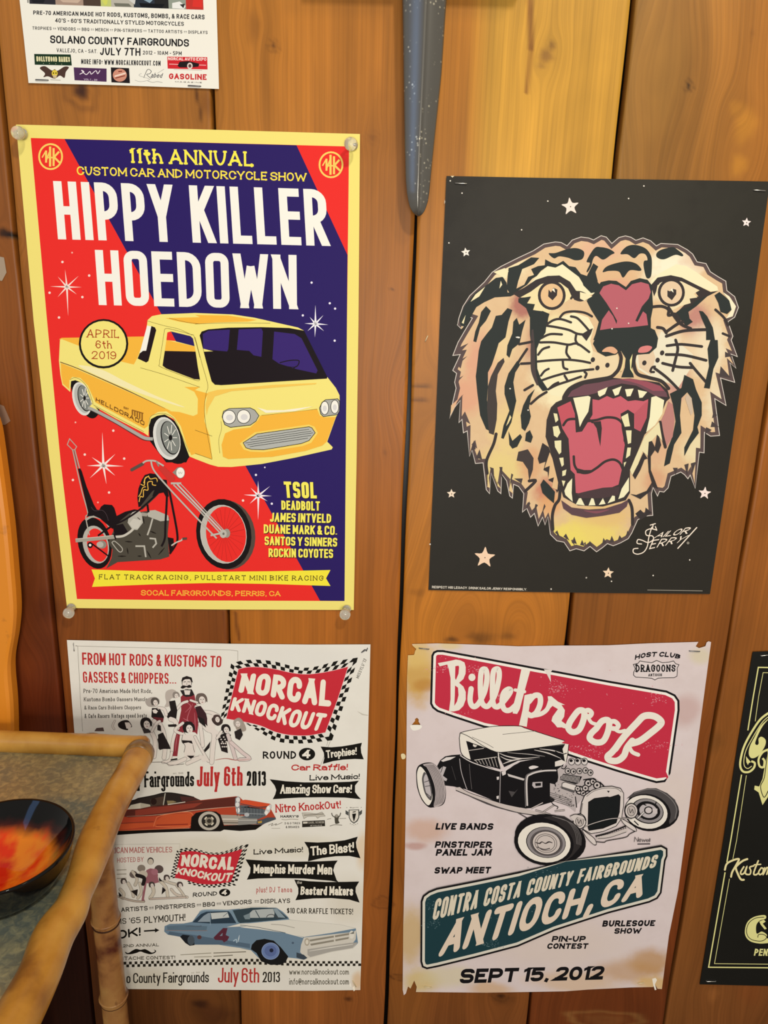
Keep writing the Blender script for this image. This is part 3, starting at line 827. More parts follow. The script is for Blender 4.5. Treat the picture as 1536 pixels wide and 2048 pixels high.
# ------------------------------------------------------------------ grey metal blade hung point down
BL = empty('metal_blade', at_y(845, 0, -.012), 'tapered grey metal blade hanging point down between the two upper posters', 'blade')
mm = bpy.data.materials.new('dull_steel'); N, L, bb = nodes(mm)
g = N.new('ShaderNodeNewGeometry'); q = N.new('ShaderNodeTexVoronoi'); q.inputs['Scale'].default_value = 260
L.new(g.outputs['Position'], q.inputs['Vector'])
q2 = N.new('ShaderNodeTexNoise'); q2.inputs['Scale'].default_value = 40; L.new(g.outputs['Position'], q2.inputs['Vector'])
th = N.new('ShaderNodeMapRange'); th.inputs[1].default_value = .16; th.inputs[2].default_value = .32; th.inputs[3].default_value = 1; th.inputs[4].default_value = 0
L.new(q.outputs['Distance'], th.inputs[0])
gt = N.new('ShaderNodeMapRange'); gt.inputs[1].default_value = .50; gt.inputs[2].default_value = .60; gt.inputs[3].default_value = 0; gt.inputs[4].default_value = .8
L.new(q2.outputs['Fac'], gt.inputs[0])
ml = N.new('ShaderNodeMath'); ml.operation = 'MULTIPLY'; L.new(th.outputs[0], ml.inputs[0]); L.new(gt.outputs[0], ml.inputs[1])
mx = N.new('ShaderNodeMix'); mx.data_type = 'RGBA'; mx.inputs[6].default_value = lin('#74716a'); mx.inputs[7].default_value = lin('#d8d0b8')
L.new(ml.outputs[0], mx.inputs[0]); L.new(mx.outputs[2], bb.inputs['Base Color'])
bb.inputs['Metallic'].default_value = .7; bb.inputs['Roughness'].default_value = .25
def prof_at(y):
    ys = [-160, 0, 150, 300, 360, 385, 402, 415, 424, 430, 433]
    xl = [802, 805, 807, 809.5, 811, 813.5, 816.5, 820, 825, 831, 836]
    xr = [901, 893, 883, 867, 861, 858.5, 856, 852, 848, 843, 838]
    xm = [857, 853, 847, 840, 838, 837, 836.8, 836.6, 836.6, 836.7, 837]
    return np.interp(y, ys, xl), np.interp(y, ys, xm), np.interp(y, ys, xr)
V = []; F = []
BO = .019                                          # the blade stands this far off the planks
rows = list(np.linspace(-160, 360, 40)) + list(np.linspace(366, 433, 22))
for y in rows:
    l, mid, r = prof_at(y); row = []
    f = min(1, (r - l) / 45) ** .7
    sec = []
    for t in np.linspace(0, 1, 10): sec.append((l + (mid - l) * t, -BO - .0030 * f - (mid - l) / 2070 * (.56 * t - .16 * t * t)))
    dm = .0030 * f + (mid - l) / 2070 * .40
    sec.append((mid + (r - mid) * .05, -BO - dm + .0008 * f))
    for t in np.linspace(.12, 1, 9): sec.append((mid + (r - mid) * t, -BO - .0022 * f - (dm - .0036 * f) * (1 - t ** 1.8)))
    for x, Y in sec: row.append(at_y(x, y, Y))
    row += [at_y(r, y, -BO), at_y(mid, y, -BO + .001), at_y(l, y, -BO)]
    V += row; k = len(row)
n = len(rows)
for i in range(n - 1):
    for j in range(k):
        F.append((i*k+j, i*k+(j+1) % k, (i+1)*k+(j+1) % k, (i+1)*k+j))
F.append(tuple(range(k))); F.append(tuple(reversed(range((n-1)*k, n*k))))
fix_normals(mesh_obj('blade', V, F, mm, None, BL, True))
gz = at_y(845, -30, 0)
box('shadow_bar', (gz.x - .10, -.040, gz.z + .012), (gz.x + .10, -.016, gz.z + .030), mm, BL)  # unseen bar above the blade, added to cast the shadow at the top
box('hanger', (gz.x - .008, -.0165, gz.z + .012), (gz.x + .008, 0.0, gz.z + .028), mm, BL)

# ------------------------------------------------------------------ pins, staples, scraps
clear = bpy.data.materials.new('clear_plastic'); N, L, bb = nodes(clear)
bb.inputs['Base Color'].default_value = lin('#fbf8ea'); bb.inputs['Roughness'].default_value = .05
bb.inputs['Transmission Weight'].default_value = .75; bb.inputs['IOR'].default_value = 1.35
steel = ink('#b8b6b0', .3, .5, .9)
def pushpin(px, py, where, tilt):
    base = at_y(px, py, -.0021)
    R = empty('pushpin', base, 'clear plastic pushpin in the ' + where + ' corner of the yellow bordered poster', 'pushpin', 'clear pushpins')
    V, F = lathe([(0, 0), (.0050, .0), (.0052, .0014), (.0030, .0020), (.0026, .0060), (.0036, .0080), (.0058, .0100), (.0066, .0130), (.0062, .0160), (.0040, .0180), (0, .0186)], (0, 0, 0), 'y', 28)
    M = Matrix.Rotation(tilt[0], 4, 'X') @ Matrix.Rotation(tilt[1], 4, 'Z')
    fix_normals(mesh_obj('plastic_head', [Vector(base) + (M @ v) + Vector((0, 0, 0)) for v in V], F, clear, None, R, True))
    V, F = tube([Vector(base) + Vector((0, -.004, 0)), Vector(base) + Vector((0, .008, 0))], [.0006, .0003], 8)
    fix_normals(mesh_obj('steel_point', V, F, steel, None, R, True))
for px, py, w, t in ((46, 268, 'upper left', (.1, .1)), (706, 290, 'upper right', (.1, -.1)), (143, 1214, 'lower left', (.15, .15)), (694, 1217, 'lower right', (.15, -.1))):
    pushpin(px, py, w, t)
def staple(px, py, length, ang, label, col=None, off=.0021):
    ca, sa = math.cos(math.radians(ang)), math.sin(math.radians(ang))
    p0 = at_y(px - length/2*ca, py - length/2*sa, -off); p1 = at_y(px + length/2*ca, py + length/2*sa, -off)
    b = Vector((0, -.0008, 0)); d = Vector((0, .006, 0))
    V, F = tube([p0 + d, p0 + b*.4, p0 + b + (p1-p0)*.06, p1 + b - (p1-p0)*.06, p1 + b*.4, p1 + d], [.00055]*6, 8)
    o = fix_normals(mesh_obj('staple', V, F, col or steel, None, None, True))
    tag(o, label, 'staple', 'staples holding the posters')
dark_st = ink('#6f7074', .4, .4, .7); pale_st = ink('#d6c8a0', .45, .3, .4)
for a in ((84,160,25,2,'grey staple in the lower left corner of the white flyer with the small logos',dark_st),
          (389,172,25,3,'grey staple in the lower right corner of the white flyer with the small logos',dark_st),
          (922,367,24,3,'silver staple in the upper left corner of the black tiger poster',None),
          (1519,381,24,4,'silver staple in the upper right corner of the black tiger poster',None),
          (148,1294,16,85,'small upright staple in the upper left corner of the checkered flag poster',None),
          (729,1301,14,-30,'dark staple in the upper right corner of the checkered flag poster',dark_st),
          (709,1967,14,60,'bright staple in the lower right corner of the checkered flag poster',pale_st),
          (848,1297,20,6,'rusty staple in the torn upper left corner of the aged pink poster',dark_st),
          (1389,1302,21,3,'grey staple beside the torn upper right corner of the aged pink poster',dark_st),
          (856,1973,15,6,'pale staple beside the torn lower left corner of the aged pink poster',pale_st),
          (1282,1965,12,-4,'pale staple beside the split lower right corner of the aged pink poster',pale_st),
          (1531,1310,20,-6,'silver staple in the upper left corner of the black gold lettered poster',None),
          (1422,1962,19,0,'silver staple in the lower left corner of the black gold lettered poster',None),
          (853,677,12,115,'bent pale staple stuck in bare wood just left of the tiger poster',pale_st,.0002)):
    staple(*a)
def scrap(name, pts, Y, th, m, label, cat):
    V = [at_y(x, y, Y - th) for x, y in pts] + [at_y(x, y, Y) for x, y in pts]; n = len(pts)
    F = [tuple(range(n)), tuple(reversed(range(n, 2*n)))] + [(i, (i+1) % n, (i+1) % n + n, i+n) for i in range(n)]
    tag(fix_normals(mesh_obj(name, V, F, m)), label, cat)
tape = ink('#a08c74', .3, .4)
scrap('tape_strip', [(-8,806),(8,812),(21,842),(10,850),(-8,848)], -.0002, .0004, ink('#8a6c58', .3, .4), 'torn bit of cloudy tape on the plank above the orange board', 'tape')
scrap('tape_strip', [(-6,512),(8,515),(13,545),(4,562),(-6,560)], -.0002, .0004, tape, 'torn bit of cloudy tape on the plank below the dark knot hole', 'tape')
scrap('paper_scrap', cr([(802,1509),(807,1507),(811,1511),(810,1517),(804,1518)]), -.0002, .0012, ink('#e0cfa0'), 'tiny pale scrap stuck on the plank beside the whitewall wheel', 'scrap')
# ------------------------------------------------------------------ tracing frames
def fr(x0, y0, s): 
    def f(t): return [(x0 + float(a.split(',')[0]) * s, y0 + float(a.split(',')[1]) * s) for a in t.split()]
    return f
def inset(pts, d):
    n = len(pts); out = []
    A = sum(pts[i-1][0]*pts[i][1] - pts[i][0]*pts[i-1][1] for i in range(n)); sg = 1 if A > 0 else -1
    for i in range(n):
        a, b, c = np.array(pts[i-1]), np.array(pts[i]), np.array(pts[(i+1) % n])
        u = (b - a) / max(np.linalg.norm(b - a), 1e-9); v = (c - b) / max(np.linalg.norm(c - b), 1e-9)
        na = np.array((-u[1], u[0])) * sg; nb = np.array((-v[1], v[0])) * sg
        m = na + nb; k = max(m @ na, .4)
        out.append(tuple(b + m / k * d))
    return out
BLK = '#120d0d'; WHT = '#f0ede2'

# ------------------------------------------------------------------ poster with the yellow border
YEL = '#eee07c'; ORA = '#f0b43c'; RED = '#e62c26'; PUR = '#27175e'; GRY = '#a9a9a2'
p = Print('poster', [(32,249),(376,258),(720,268),(717,640),(713,930),(707.5,1220),(420,1219),(134,1216),(100,930),(67,640)],
    'yellow bordered red and purple show poster with a yellow pickup and a chopper', paper='#ecdc78')
c2 = fr(20,230,.2474); c3 = fr(380,230,.2474); c4 = fr(90,610,.20182); c5 = fr(390,610,.22135); c6 = fr(100,860,.20833); c7 = fr(390,900,.21484)
frame()
p.part('printed_background')
p.poly([(61.5,276),(380,284.5),(698,293),(694,640),(691,930),(689,1202),(420,1201),(154,1198),(122,930),(94,640)], RED)
p.poly([(129,278),(593,290.5),(695,510),(692,860),(689,1202),(640,1201.5),(491,932),(322,627)], PUR)
p.part('title_lettering')
p.text('HIPPY KILLER', [(106,362),(652,379)], [(116,478.5),(658,492)], WHT, wt=.145, gap=.082, round_=.5, wordgap=.22)
p.text('HOEDOWN', [(189.5,499.7),(593,510)], [(197.6,610),(594,618.6)], WHT, wt=.146, gap=.085, round_=.5)
p.part('heading_lettering')
p.text('11th ANNUAL', [(257,296),(507,303)], [(258.5,326),(507.5,333)], '#f2e64e', wt=.15, gap=.16, slab=.13, wordgap=.3)
p.text('CUSTOM CAR AND MOTORCYCLE SHOW', [(153,332.5),(613,346)], [(154,350),(613,363)], '#f2dc4a', wt=.16, gap=.13, slab=.12, wordgap=.25)
for (x, y) in ((101.2,313.2),(662,329.5)):
    p.part('club_emblem', again=True)
    p.ell(x, y, 23, 25, '#f2cc62', ring=3.6)
    for s, w in (([(-9,-12),(-9,12)],4),([(-1,-20),(-1,20)],4.4),([(6,-17),(6,19)],4.2),([(-17,2),(-9,-12)],2.6),([(-9,8),(-1,-12)],3),([(6,2),(17,-10)],4),([(6,0),(18,12)],4),([(-9,2),(6,2)],2.8)):
        p.line([(x+a, y+b) for a, b in s], w, '#f2cc62', smooth=False)
p.part('sparkle_star', again=True)
for (x, y), arms in ((c2('460,1390')[0], '-15,-140 10,235 -135,-5 120,2 -75,-85 95,-90 -75,82 80,60'),):
    frame(); p.star(x, y, [(a*.2474, b*.2474) for a, b in [tuple(map(float, t.split(','))) for t in arms.split()]], '#f2ded2', 2)
def star(f, c, arms, k, w=2.2, col='#f2e6de'):
    p.part('sparkle_star', again=True)
    (x, y), = f(c); p.star(x, y, [tuple(float(v)*k for v in t.split(',')) for t in arms.split()], col, w)
star(c6, '512,340', '-10,-320 30,180 -160,3 197,8 -112,-80 115,-110 -130,122 115,100', .20833, 2.6)
star(c5, '1088,170', '0,-170 -5,122 -98,-3 115,8 -52,-62 72,-78 -72,66 78,66', .22135, 2.2, '#f0eef4')
star(c7, '590,425', '-3,-138 -3,227 -137,-8 125,3 -72,-72 108,-88 -80,75 85,52', .21484, 2.3, '#f2eaee')
p.part('printed_background')
p.dots(c2('424,1188 640,1298 320,1437 585,1472 396,1637') + c4('677,1245 394,1482 785,1522') + c6('220,480 567,600') + c7('447,470'), 2.5, '#f2d8cc')
p.dots(c2('502,1113') + c4('302,1163') + c6('460,695'), 1.8, '#f0b0a0')
p.dots(c3('983,1355 1130,1522 1173,1565 912,1620') + c5('951,320 1262,322') + c7('567,232 715,500'), 2.3, '#eeeaf4')
p.dots(c7('650,162'), 1.5, '#eeeaf4')
# pickup
p.part('pickup_picture')
p.poly(c4('140,340 165,325 985,312 985,345 890,592 760,570 330,405'), ORA)
p.ell(*c4('1300,1375')[0], 31, 41, BLK, rot=-14)
p.poly(c4('1020,1110 1180,1080 1330,1180 1440,1480 1400,1560 1200,1560 1040,1350'), BLK)
p.ell(*c4('440,965')[0], 19, 33, BLK, rot=-16)
p.poly(c4('240,745 330,730 460,900 540,1060 420,1100 300,1000'), BLK)
body = c4('148,345 165,338 330,402 560,505 760,562 880,590 915,525 985,340 1012,190 1016,150 1060,110 1150,92 1400,83') + c5('0,72 340,85 540,115 760,165 930,203 985,232 1195,650 1272,748 1306,815 1308,960 1275,1010 1195,1235 1245,1285 1235,1305 900,1380 600,1437 330,1464 210,1462 130,1440 0,1390') + c4('1430,1500 1392,1400 1335,1230 1275,1130 1185,1085 1110,1098 1050,1130 1030,1200 1025,1300 985,1270 700,1125 500,1010 465,975 440,890 400,815 350,765 300,745 258,755 250,862 172,792 152,690 138,550')
p.poly(body, YEL)
p.poly(c4('156,575 350,652 800,850 1190,1022 1250,1050 1120,1060 1040,1110 1020,1200 985,1225 700,1075 500,965 470,900 425,800 350,722 270,712 242,745 240,835 178,780 160,690'), ORA)
p.poly(c4('960,640 1120,690 1300,790 1380,812 1536,812') + c5('0,768 118,800 90,860 85,1050 130,1180 155,1392 0,1345') + c4('1450,1490 1405,1390 1345,1200 1280,1110 1200,1050 1330,1060 1470,1100 1512,1080 1515,930 1480,860 1380,812 1250,760 1100,700'), ORA)
p.line(c4('150,565 350,640 800,840 1190,1025'), 1.5, '#5a2a14', taper=[1,1,1.2,.3])
p.poly(c4('330,600 560,640 800,760 1100,900 1380,1010 1250,980 900,860 600,740'), '#f0e6b0', smooth=True)
p.poly(c4('1190,130 1536,120') + c5('0,90 300,95 560,135 480,150 200,158 0,172') + c4('1536,190 1330,165'), ORA, smooth=False)
for s in ('945,622 1180,690 1536,815','1015,158 1180,205 1330,240 1460,300','1185,240 1150,470 1135,580 1160,620 1480,742 1536,740','1185,240 1230,235 1440,290 1480,320 1536,520','1030,1200 1045,1110 1110,1080 1200,1080 1290,1140 1360,1300 1430,1460','248,740 300,720 370,755 430,840 480,990','480,990 700,1110 980,1255','1230,130 1400,170 1536,188'):
    p.line(c4(s), .7, '#6a5a20')
for s in ('0,172 300,162 680,165','0,290 60,520 115,720 100,800 85,930 100,1100 155,1390','0,1340 155,1395','0,1130 155,1185','235,1050 240,1120 215,1220 225,1340','600,997 900,965 1105,940'):
    p.line(c5(s), .7, '#6a5a20')
p.poly(c4('1187,455 1492,462 1512,600 1536,738 1480,735 1200,628 1165,600'), '#1c0d12')
p.poly(c4('1212,272 1246,262 1302,357 1203,347'), RED)
p.poly(c4('1248,262 1440,308 1466,332 1482,408 1298,360'), PUR)
p.poly(c4('1203,347 1482,410 1492,462 1187,455'), ORA)
p.poly(c4('1012,203 1054,213 1003,455 966,460 938,478'), WHT)
p.poly(c4('1054,208 1090,222 1102,250 1025,555 1003,570 918,530 938,480 970,455 1003,453'), '#1c0d12')
p.poly(c5('42,275 60,240 120,220 300,205 600,200 850,208 985,232 1195,650 1192,665 700,695 240,724 180,720 150,690 98,500'), '#150a10')
p.poly(c5('70,262 120,232 315,222 300,400 290,420 75,400'), '#35206c')
p.poly(c5('395,220 600,212 613,240 600,468 530,455 490,415 378,405'), '#35206c')
p.poly(c5('715,240 900,262 962,300 1108,592 1095,618 920,580 760,530 700,490'), '#35206c')
p.poly(c5('75,395 165,418 82,422'), YEL)
p.line(c5('765,522 850,502 930,500 940,520 925,550 890,575 880,650'), 2.0, '#150a10')
p.line(c5('780,545 860,560 915,560'), 1.2, '#150a10')
p.poly(c5('118,790 200,768 700,722 1100,705 1090,716 700,748 330,778 180,825 120,930 105,1000 95,900'), '#efc456')
p.poly(c5('590,1000 700,988 1105,942 1128,1000 1170,1014 1272,1012 1190,1235 1150,1270 1000,1318 700,1372 300,1392 252,1370 240,1262 272,1160 350,1125 500,1105 570,1040'), ORA)
p.poly(c5('405,1250 540,1150 1030,1080 1080,1100 1110,1155 1050,1245 970,1275 620,1330 500,1325 440,1305'), '#efd264')
p.poly(c5('560,925 650,950 800,950 1070,915 900,960 640,975'), '#f2ecd0')
g1 = c5('245,1010 258,960 310,935 500,930 540,950 578,1000 550,1050 500,1085 320,1105 268,1080')
p.poly(g1, GRY); p.line(g1, 1.2, BLK, closed=True, smooth=False)
for x, y, rx in ((308,1012,13),(440,1008,13.2)):
    (a, b), = c5(f'{x},{y}'); p.ell(a, b, rx, 13.6, WHT); p.ell(a, b, rx, 13.6, BLK, ring=1.2); p.ell(a+1, b+1, 7, 6, '#d6d4d2')
g1 = c5('1125,930 1148,880 1180,856 1290,848 1308,872 1305,960 1288,990 1160,1008 1135,982')
p.poly(g1, GRY); p.line(g1, 1.2, BLK, closed=True, smooth=False)
for x, y in ((1172,930),(1263,920)):
    (a, b), = c5(f'{x},{y}'); p.ell(a, b, 8, 13.4, WHT); p.ell(a, b, 8, 13.4, BLK, ring=1.2); p.ell(a, b+1, 4, 6, '#d6d4d2')
g1 = c5('435,1245 560,1165 1030,1100 1056,1110 1086,1155 1030,1225 960,1252 620,1308 510,1305 460,1290')
p.poly(g1, '#b0b2ac'); p.line(g1, 1.2, BLK, closed=True, smooth=False)
for s in ('560,1192 1030,1122','500,1220 1050,1140','455,1247 1065,1155','475,1263 1050,1178','495,1280 1020,1203'):
    p.line(c5(s), .9, BLK)
for (wx, wy), rx, ry, ix in ((c4('1207,1322')[0], 25.5, 43, 5.5), (c4('365,930')[0], 17.5, 33.5, 4)):
    p.ell(wx, wy, rx, ry, '#d8d8d2', rot=-14); p.ell(wx+ix*.3, wy-1, rx*.86, ry*.9, '#b4b6b0', rot=-14)
    p.ell(wx+ix*1.2, wy-1, rx*.70, ry*.80, BLK, rot=-14); p.ell(wx+ix*1.35, wy-1.5, rx*.64, ry*.76, '#7e827c', rot=-14)
    p.ell(wx, wy, rx, ry, WHT, rot=-14, ring=1.1)
    cx, cy = wx+ix*1.35, wy-1.5
    for k in range(9):
        an = k*.7; dx, dy = math.cos(an)*rx*.56, math.sin(an)*ry*.66
        p.line([(cx+dx*.3, cy+dy*.3), (cx+dx*.92, cy+dy*.92)], 1.3, WHT)
    p.ell(cx, cy, rx*.14, ry*.13, BLK)
p.poly(c4('405,830 470,980 440,1005 530,1045 480,990 430,850'), YEL)
p.line(c4('425,1022 480,1040 700,1155 900,1270 990,1318 1070,1328'), 6.5, '#a7a7a0'); p.line(c4('425,1040 480,1058 700,1175 890,1290 980,1338 1070,1345'), 1.2, '#3a3030')
p.text('HELLDORADO', c4('505,915 985,1155'), c4('502,953 983,1196'), '#4a2410', wt=.17, gap=.3, round_=.3)
p.text('EST', c4('780,1005 830,1025'), c4('780,1025 830,1045'), '#6a4018', wt=.2); [p.line(c4(f'{866+q*24},{1040+q*8} {866+q*24},{1090+q*13}'), 2.6, '#8a5a1c', smooth=False) for q in range(5)]; p.line(c4('862,1040 975,1074'), 1.8, '#8a5a1c', smooth=False);
p.part('date_badge')
(a, b), = c4('580,384'); p.ell(a, b, 49.5, 49.5, BLK); p.ell(a, b-.3, 45.3, 45.3, '#efe07a')
p.text('APRIL', c4('418,240 735,246'), c4('414,322 735,326'), '#a8401c', wt=.11, gap=.22, slab=.14)
p.text('6th', c4('500,350 660,355'), c4('502,430 662,432'), '#a8401c', wt=.11, gap=.2, slab=.1)
p.text('2019', c4('463,456 706,460'), c4('464,535 706,538'), '#a8401c', wt=.11, gap=.18, slab=.06)
# chopper
p.part('chopper_picture')
MET = '#aea99c'
p.ell(*c7('300,790')[0], 56, 70, '#54463e', rot=-9); p.ell(*c7('268,782')[0], 55, 70.5, BLK, rot=-9)
p.ell(*c7('262,785')[0], 45.5, 58.5, '#bcb8ae', rot=-9); p.ell(*c7('290,785')[0], 40, 56, RED, rot=-9)
(hx, hy), = c7('270,780')
for k in range(22):
    an = k * math.pi / 11 + .1; p.line([(hx, hy), (hx+4+math.cos(an)*37, hy+1+math.sin(an)*53)], .45, '#a82420')
p.ell(*c7('265,784')[0], 45.5, 58.5, '#d6d2ca', ring=1.1, rot=-9)
p.ell(*c6('428,1085')[0], 33, 52.5, BLK, rot=-14); p.ell(*c6('440,1100')[0], 25.5, 38.5, '#b4b0a6', rot=-14); p.ell(*c6('455,1105')[0], 20, 34, RED, rot=-14)
p.line(c6('340,865 400,832 470,840 530,875 575,935'), 4.5, MET)
p.line(c6('188,84 256,160 238,190 218,192 166,140'), 1.7, MET, closed=True, smooth=False)
p.line(c6('218,194 300,560 362,790 344,840 378,1010'), 2.2, MET); p.line(c6('238,190 285,372'), 2.2, MET, smooth=False); p.line(c6('228,192 262,350'), 1.2, '#6c5a54', smooth=False)
p.poly(c6('268,372 290,368 305,395 350,540 420,715 450,765 472,768 490,735 520,714 595,720 618,750 640,825 720,785 810,762 860,770 800,810 690,870 600,950 545,905 480,850 420,822 355,832 366,790'), '#160c10')
p.line(c6('395,740 430,775 500,770 540,810 560,870'), .6, '#5a4a50')
p.poly(c6('590,1010 640,900 760,800 880,785 960,775 1145,840 1130,1000 1145,1215 1060,1242 650,1268 540,1330 590,1230 600,1150 560,1080'), '#4b463c')
p.poly(c6('1130,1030 1185,1040 1190,1100 1150,1200'), '#160c10')
for s in ('600,920 700,900 760,1000 620,1010',): p.poly(c6(s), '#160c10')
for s in ('720,1070 790,1075','650,1212 730,1212','850,990 870,1020','960,970 1020,995','930,1160 970,1230','1040,1200 1100,1130','740,1130 750,1190','840,1210 880,1212','890,830 905,900'):
    p.line(c6(s), 2.2, '#1c1610', taper=[.4,1.3,.4])
for s in ('820,1115 905,1115 920,1220','955,1040 1010,1045 1020,1090 985,1130','985,850 960,940 935,1010'):
    p.line(c6(s), 3.2, '#b6b2a6', smooth=False)
p.line(c6('600,1075 625,1070 690,1130 690,1165 660,1165 600,1090'), 1.6, '#b6b2a6', closed=True)
p.poly(c6('755,840 790,790 850,770 880,800 892,890 838,960 790,955 745,890'), '#b4b0a4'); p.poly(c6('760,900 800,850 880,870 850,945 800,950'), '#c6c2b6'); p.line(c6('840,840 865,860'), 1.4, '#2a2420')
p.poly(c6('935,800 960,772 1010,768 1135,820 1142,868 1060,876 940,830'), '#b4b0a4'); p.poly(c6('880,790 940,800 930,830 880,825'), '#a09a8e')
p.line(c6('245,1062 430,1045 625,1026'), 7.2, '#a29c8e', smooth=False); p.line(c6('245,1045 430,1030 620,1010'), 1.2, '#cbc6ba', smooth=False)
p.line(c6('630,1026 700,1018 760,985 800,950'), 4.6, '#c6c1b4'); p.line(c6('612,995 632,1050'), 3, '#160c10', smooth=False)
p.poly(c6('850,742 838,650 850,560 880,480 910,432 960,416 1020,424 1045,470 1112,520 1010,620 900,722'), '#160c10')
p.poly(c6('870,730 980,590 1090,520 1120,530 1010,650 880,770'), '#4a4238')
p.line(c6('460,1015 590,925 720,860 860,765 1000,640 1110,535'), 3.6, '#160c10')
for s in ('855,690 868,640 895,640 900,575 940,575 938,505 980,495 985,525 1028,528 1030,490 1015,462 965,470 945,448 915,460 900,510','850,640 870,610 890,555 920,545','870,520 905,530 912,470 950,440'):
    p.line(c6(s), 1.7, '#eab84e')
p.line(c6('1108,560 1122,640 1108,900 1102,1040 1070,1118'), 4.2, '#160c10'); p.line(c6('1140,560 1180,760 1222,1000 1212,1090 1150,1188'), 4.2, '#160c10'); p.line(c6('935,715 945,790'), 4, '#160c10', smooth=False)
p.poly(c6('1040,470 1120,480 1140,640 1112,640 1090,600 1040,610 980,640'), '#160c10')
p.poly(c6('1040,370 1090,345 1190,440 1200,480 1150,500 1100,440'), '#c8342e')
p.line(c6('970,300 1000,390 1130,545 1400,835 1600,1040'), 3.2, '#bab5aa'); p.line(c6('1185,525 1400,740 1635,990'), 2.8, '#bab5aa'); p.line(c6('1220,520 1420,730 1650,972'), 3.2, '#c6c1b8'); p.line(c6('1245,508 1310,575 1470,750 1665,960'), 1.8, '#bab5aa')
p.line(c6('1160,512 1260,512'), 4, '#bab5aa', smooth=False)
p.line(c6('785,382 890,325'), 6.5, '#5a4c44', smooth=False, cap=True); p.line(c6('890,318 930,296 1000,296 1050,320 1092,345'), 3.4, '#bab5aa')
p.line(c6('1020,300 1045,350'), 3, '#8c867c', smooth=False)
p.poly(c6('1175,408 1225,358 1250,360 1240,462'), '#8c867c'); p.ell(*c6('1252,410')[0], 8.5, 10.8, WHT); p.ell(*c6('1252,410')[0], 8.5, 10.8, '#98928a', ring=1)
p.line(c6('1232,400 1240,420 1250,402 1260,420 1270,402'), .6, '#8a8480')
p.ell(*c6('500,1100')[0], 9, 8, '#8c867c'); p.ell(*c6('480,1100')[0], 7, 6, '#b4b0a4'); p.line(c6('400,1090 560,1210'), 2.6, '#160c10', smooth=False); p.ell(*c6('385,1105')[0], 5.5, 6, '#160c10'); p.ell(*c6('385,1105')[0], 2.6, 2.6, WHT)
p.ell(*c7('295,775')[0], 7, 9, '#98948a'); p.ell(*c7('262,780')[0], 7, 8.5, '#bab6ac'); p.line(c7('145,795 240,775'), 3.6, '#bab6ac', smooth=False); p.ell(*c7('265,780')[0], 2.2, 2.6, '#6e6a62')
p.line(c6('1165,1110 1215,1078 1260,1060 1275,1040'), 2.8, '#c4bfb2'); p.line(c6('1270,1045 1315,1042'), 4.4, '#54463e', smooth=False)
# ribbon and lists
p.part('ribbon_lettering')
p.poly([(183,1139),(300,1142.5),(420,1143.6),(540,1142.5),(661,1140),(652,1156.7),(661,1172),(540,1168),(420,1166),(300,1169),(184,1173.8),(189.8,1157)], '#f0e23c')
p.text('FLAT TRACK RACING, PULLSTART MINI BIKE RACING', [(198,1148.6),(420,1150.5),(646.7,1151.2)], [(198,1158.6),(420,1160.2),(646.7,1161.4)], '#4a3a18', wt=.13, gap=.36, slab=.15, wordgap=.42)
p.text('SOCAL FAIRGROUNDS, PERRIS, CA', [(282,1180),(561,1182)], [(282,1191),(561,1192.4)], '#f2b63c', wt=.17, gap=.14, slab=.14, wordgap=.3)
p.part('band_lettering')
for s, t, b in (('TSOL','824,293 1130,300','838,445 1135,452'),('DEADBOLT','803,470 1162,478','805,556 1162,565'),('JAMES INTVELD','703,583 1268,595','697,668 1266,680'),('DUANE MARK & CO.','640,692 1325,707','640,775 1323,792'),('SANTOS Y SINNERS','648,803 1325,818','648,885 1322,900'),('ROCKIN COYOTES','685,915 1285,922','685,996 1285,1006')):
    T_ = [(x+.7, y+1.0) for x, y in c7(t)]; B_ = [(x+.9, y+1.3) for x, y in c7(b)]
    p.text(s, T_, B_, '#1a1010', wt=.225, gap=.05, round_=.5, wordgap=.18)
    p.text(s, c7(t), c7(b), '#f2e85e', wt=.19, gap=.085, round_=.5, wordgap=.18)
p.done()

# ------------------------------------------------------------------ white flyer at the top
k1 = fr(0,0,.29948)
p = Print('flyer', [(12,-300),(418,-300),(433,0),(438,178),(250,171),(57,166),(48,80),(39,0)],
    'white fairgrounds flyer with a photo strip and small logos above the yellow bordered poster', paper='#e7e4d8')
p.part('photo_strip')
ph = [(51,-160),(400,-160),(407,19.5),(59,7.5)]
def lerpq(u, v): 
    a = np.array(ph[0])*(1-u)+np.array(ph[1])*u; b = np.array(ph[3])*(1-u)+np.array(ph[2])*u
    return tuple(a*(1-v)+b*v)
us = [0,.15,.31,.41,.47,.60,.72,.80,.90,1]
for i, col in enumerate(('#2c2a30','#a08878','#4a3a30','#b8c070','#b0aca0','#28303a','#202020','#8c9488','#b83028')):
    p.poly([lerpq(us[i],0),lerpq(us[i+1],0),lerpq(us[i+1],1),lerpq(us[i],1)], col)
for s, col in (('210,0 300,0 290,20 220,18','#1a1a20'),('680,0 720,0 715,30 700,34 690,20','#c8cc60'),('860,0 905,0 900,30','#c8c8c4'),('960,0 1020,0 1000,20','#88a0b0'),('1150,20 1200,10 1240,40 1230,60 1150,55','#e0e0dc'),('1200,30 1235,25 1225,55','#303030'),('1290,0 1350,0 1350,50 1285,45','#d03028'),('400,0 540,0 520,20 420,15','#c0a894'),('930,20 1100,28 1080,55 940,45','#0e1014'),('760,20 860,24 880,45 770,42','#6c6c60')):
    p.poly(k1(s), col)
p.poly(k1('180,-60 192,-60 192,20 182,18'), '#8a8a84')
p.part('event_lettering')
DK = '#2a2a2c'
def t1(s, t, b, col=DK, **k): p.text(s, k1(t), k1(b), col, **k)
